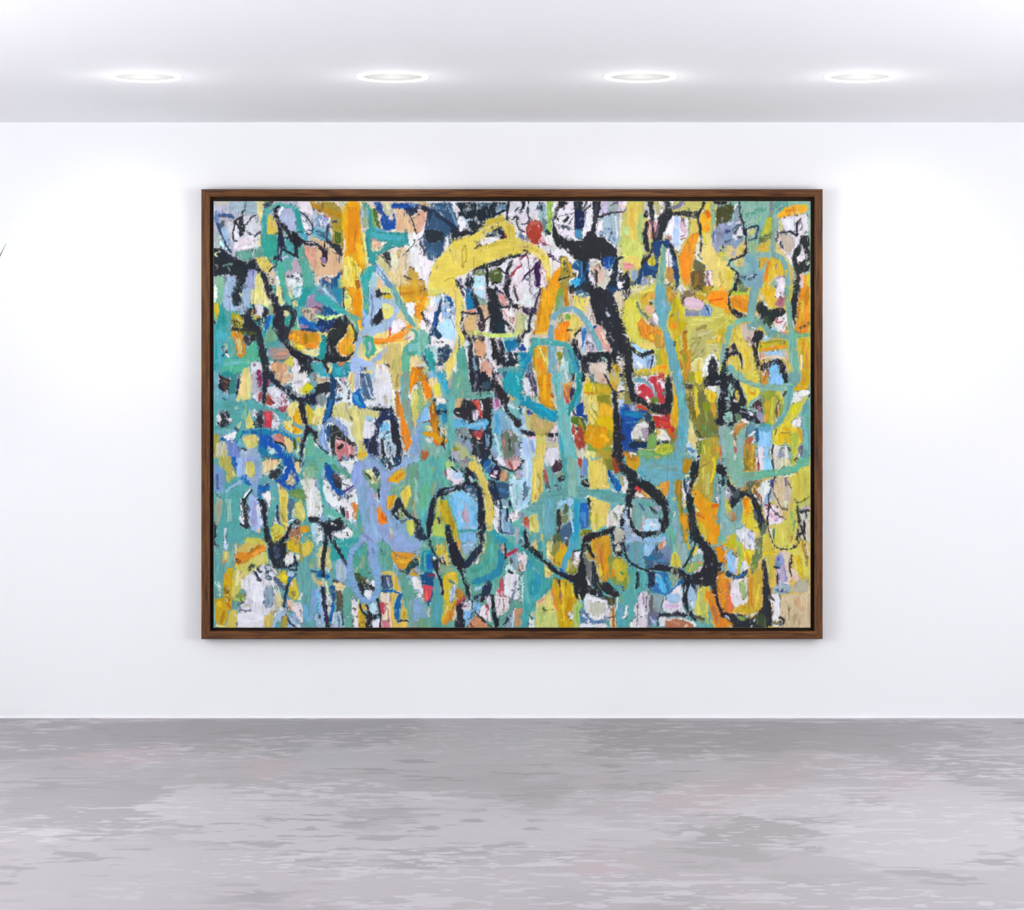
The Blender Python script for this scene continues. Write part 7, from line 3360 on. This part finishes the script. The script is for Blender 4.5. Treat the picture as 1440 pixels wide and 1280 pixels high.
# charcoal flecks and scraped ground where colours meet
lum = img.mean(2); ed = np.zeros(u.shape)
ed[2:-2, 2:-2] = np.abs(lum[2:-2, 4:]-lum[2:-2, :-4])+np.abs(lum[4:, 2:-2]-lum[:-4, 2:-2])
ed = np.clip((ed-.10)*4, 0, 1)*(1-.6*crisp)
a = (ed*np.clip((fbm(u/3.2, v/5, 501, 4)-.57)*12, 0, 1)*np.clip((lum-.38)*6, 0, 1)*.6)[..., None]
img = img*(1-a)+np.array((.17, .19, .24))*a
a = (ed*np.clip((fbm(u/3.2, v/5, 511, 4)-.60)*12, 0, 1)*.6)[..., None]
img = img*(1-a)+np.array((.93, .93, .93))*a
cr_ = np.clip(.5-np.abs(fbm(u/13, v/20, 521, 4)-.5)*70, 0, 1)*np.clip((fbm(u/60, v/60, 523, 2)-.52)*10, 0, 1)*(1-crisp)*.55
img = img*(1-cr_[..., None])+np.array((.22, .22, .26))*cr_[..., None]
# where two painting sessions meet the hairs of the brush run over the border both ways
for k_ in range(1, 5):
    wgt = np.clip(1.2-np.abs(v-k_*120)/9, 0, 1)
    dv = (fbm(u/1.6, v/9, 301+k_, 3)-.5)*13*SC*wgt; du = (fbm(u/9, v/3, 331+k_, 3)-.5)*8*SC*wgt
    img = img[np.clip(gi+dv.astype(int), 0, gh-1), np.clip(gj+du.astype(int), 0, gw-1)]
for k_ in range(1, 6):
    wgt = np.clip(1.2-np.abs(u-k_*144)/7, 0, 1)
    du = (fbm(u/9, v/1.8, 311+k_, 3)-.5)*10*SC*wgt
    img = img[gi, np.clip(gj+du.astype(int), 0, gw-1)]
# thin drips that ran down the wet canvas
for _ in range(80):
    x_ = rr.random()*W_; y_ = rr.random()*H_*.9; l_ = 12+rr.random()*55; w_ = .15+rr.random()*.4
    dc = [(.16,.17,.2), (.16,.17,.2), (.45,.32,.3), (.92,.92,.93), (.35,.42,.5)][rr.randrange(5)]
    j0, j1 = int(y_*SC), min(gh, int((y_+l_)*SC)); i0, i1 = max(0, int((x_-4)*SC)), min(gw, int((x_+4)*SC))
    if j1 <= j0 or i1 <= i0: continue
    sl = (slice(j0, j1), slice(i0, i1))
    a = np.clip(w_+.4-np.abs(u[sl]-x_-2.2*(fbm(v[sl]/14, v[sl]*0+x_, 401, 2)-.5)), 0, 1)*(dry2[sl] > .36)*.7
    img[sl] = img[sl]*(1-a[..., None])+np.array(dc)*a[..., None]
sc = fbm(u/1.3, v/16, 151, 2)
m = np.clip((sc-.84)*14, 0, 1)[..., None]*.35
img = img*(1-m)+np.array((.9,.9,.88))*m
gr = fbm(u/1.1, v/1.1, 157, 2)-.5
img = np.clip(img + gr[..., None]*.05, 0, 1)
for _ in range(1):
    hgt[1:-1, 1:-1] = (hgt[1:-1, 1:-1]*2+hgt[:-2, 1:-1]+hgt[2:, 1:-1]+hgt[1:-1, :-2]+hgt[1:-1, 2:])/6
px_ = cx0-BASEX + u/W_*(cx1-cx0); pz_ = (cz1-BASEZ) - v/H_*(cz1-cz0)
yfront = (D-DF+.006)-(D-.012)
py_ = np.full(u.shape, yfront) - hgt*.0016
py_[0, :] = py_[-1, :] = yfront; py_[:, 0] = py_[:, -1] = yfront
me = grid_mesh('canvas', gw, gh, px_, py_, pz_, flip=True)
set_paint(me, to_lin(img).reshape(-1, 3)*PAINT_GAIN)
link('canvas', me, M_PAINT, root)
bm = box_bm(cx0-BASEX-.0006, cx1-BASEX+.0006, yfront+.0004, -.0122, cz0-BASEZ-.0006, cz1-BASEZ+.0006)
link('canvas_edge', from_bm(bm, 'canvas_edge'), mat_plain('primed_canvas', srgb((196,186,150)), .8, .1), root)

# ------------------------------------------------------------------ recessed downlights
LY = 12.40
def lathe(prof, seg=64):
    bm = bmesh.new(); rows = []
    for r, z in prof:
        rows.append([bm.verts.new((r*math.cos(2*math.pi*i/seg), r*math.sin(2*math.pi*i/seg), z)) for i in range(seg)] if r > 0 else [bm.verts.new((0, 0, z))])
    for a, b in zip(rows, rows[1:]):
        for i in range(seg):
            j = (i+1) % seg
            if len(b) == 1: bm.faces.new([a[i], a[j], b[0]])
            elif len(a) == 1: bm.faces.new([a[0], b[j], b[i]])
            else: bm.faces.new([a[i], a[j], b[j], b[i]])
    return bm
R = .163
ring_me = from_bm(lathe([(R*.80, .0), (R*.84, -.007), (R*.92, -.009), (R*.98, -.006), (R, 0.0)]), 'glow_ring', True)
ring_me.materials.append(M_RING)
diff_me = from_bm(lathe([(R*.82, -.002), (R*.5, -.004), (0, -.005)]), 'diffuser', True)
diff_me.materials.append(M_DIFF)
LX = (-1.622, -.527, .5675, 1.5405)
LBL = ('round recessed ceiling light farthest left in the row of four',
       'round recessed ceiling light, second from the left, above the left half of the painting',
       'round recessed ceiling light, third from the left, above the right half of the painting',
       'round recessed ceiling light farthest right in the row of four')
for i, x in enumerate(LX):
    t = empty('ceiling_light', (x, LY, ROOM_H)); tag(t, LBL[i], 'ceiling light', 'round lights set in the ceiling')
    for nm, m_ in (('glow_ring', ring_me), ('diffuser', diff_me)):
        o = bpy.data.objects.new(nm, m_); COL.objects.link(o); o.parent = t
    # the light this lamp throws on the wall, and the soft spill under its lens
    l = bpy.data.lights.new('lamp_beam', 'SPOT'); l.energy = SPOT_W; l.spot_size = math.radians(SPOT_DEG); l.spot_blend = 1.0
    l.shadow_soft_size = .06; l.color = (1, .995, .97)
    o = bpy.data.objects.new('lamp_beam', l); COL.objects.link(o); o.location = (x, LY, ROOM_H-.03)
    tgt = Vector((SPOT_X[i], D, SPOT_Z)); o.rotation_euler = (tgt-o.location).to_track_quat('-Z', 'Y').to_euler()
    l = bpy.data.lights.new('lamp_spill', 'POINT'); l.energy = SPILL_W; l.shadow_soft_size = 0.0; l.color = (1, .995, .96)
    o = bpy.data.objects.new('lamp_spill', l); COL.objects.link(o); o.location = (x, LY, ROOM_H-.13)

# ------------------------------------------------------------------ plant standing just outside the left edge; one leaf tip reaches into view
proot = empty('potted_plant', (-3.40, 13.3, 0))
tag(proot, 'slender grey leaf tip of plant peeking in at left edge of white wall', 'plant')
pot = lathe([(0, .0), (.13, .0), (.15, .02), (.19, .34), (.20, .36), (.185, .365), (.17, .33), (0, .33)], 48)
link('pot', from_bm(pot, 'pot', True), mat_plain('grey_pot', (.25,.25,.26), .7), proot)
M_STEM = mat_plain('stem_bark', (.16,.14,.12), .8); M_LEAF = mat_plain('grey_leaf', (.10,.105,.11), .7)
def tube(pts, radii, seg=10):
    bm = bmesh.new(); rows = []
    for i, p in enumerate(pts):
        d = (Vector(pts[min(i+1, len(pts)-1)])-Vector(pts[max(i-1, 0)])).normalized()
        a = d.orthogonal().normalized(); b = d.cross(a)
        rows.append([bm.verts.new(Vector(p)+(a*math.cos(6.28318*k/seg)+b*math.sin(6.28318*k/seg))*radii[i]) for k in range(seg)])
    for a, b in zip(rows, rows[1:]):
        for k in range(seg): bm.faces.new([a[k], a[(k+1) % seg], b[(k+1) % seg], b[k]])
    bm.faces.new(rows[0]); bm.faces.new(rows[-1])
    return bm
def bez(a, b, c, n=14): return [tuple(Vector(a)*(1-t)**2+Vector(b)*2*t*(1-t)+Vector(c)*t*t) for t in [i/n for i in range(n+1)]]
st = bez((0, 0, .30), (.03, .0, 1.0), (0, 0, 1.65))
link('stem', from_bm(tube(st, [.016-.0006*i for i in range(15)]), 'stem', True), M_STEM, proot)
def leaf(base, mid, tip, wmax):
    pts = bez(base, mid, tip, 18); bm = bmesh.new(); rows = []
    for i, p in enumerate(pts):
        t = i/18; wd_ = wmax*(math.sin(math.pi*min(1, .12+t*.88))**.6)*(1-t*.45)*.5 if t < .999 else .0006
        d = (Vector(pts[min(i+1, 18)])-Vector(pts[max(i-1, 0)])).normalized()
        sd = d.cross(Vector((0, -1, .2))).normalized(); nn = sd.cross(d).normalized()
        P = Vector(p); rows.append([bm.verts.new(P-sd*wd_+nn*wd_*.25), bm.verts.new(P+nn*.001), bm.verts.new(P+sd*wd_+nn*wd_*.25), bm.verts.new(P-nn*.001)])
    for a, b in zip(rows, rows[1:]):
        for k in range(4): bm.faces.new([a[k], a[(k+1) % 4], b[(k+1) % 4], b[k]])
    bm.faces.new(rows[0]); bm.faces.new(rows[-1])
    return from_bm(bm, 'leaf', True)
tipx, tipz = -720*13.3/F_PX+.030+3.40, EYE+(640-342)*13.3/F_PX
for b_, m_, t_, w_ in (((0, 0, 1.62), (.72, -.01, 1.72), (tipx, 0, tipz), .03),
        ((0, 0, 1.60), (-.2, .05, 2.1), (-.5, .1, 2.15), .03), ((0, 0, 1.55), (.1, .12, 1.9), (.12, .3, 1.95), .03),
        ((0, 0, 1.5), (-.3, -.1, 1.8), (-.55, -.25, 1.55), .03), ((0, 0, 1.45), (.12, -.2, 1.7), (.16, -.5, 1.6), .03),
        ((0, 0, 1.65), (.0, .02, 2.1), (-.1, .02, 2.35), .028), ((0, 0, 1.3), (-.2, .1, 1.5), (-.4, .3, 1.3), .03)):
    link('leaf', leaf(b_, m_, t_, w_), M_LEAF, proot)
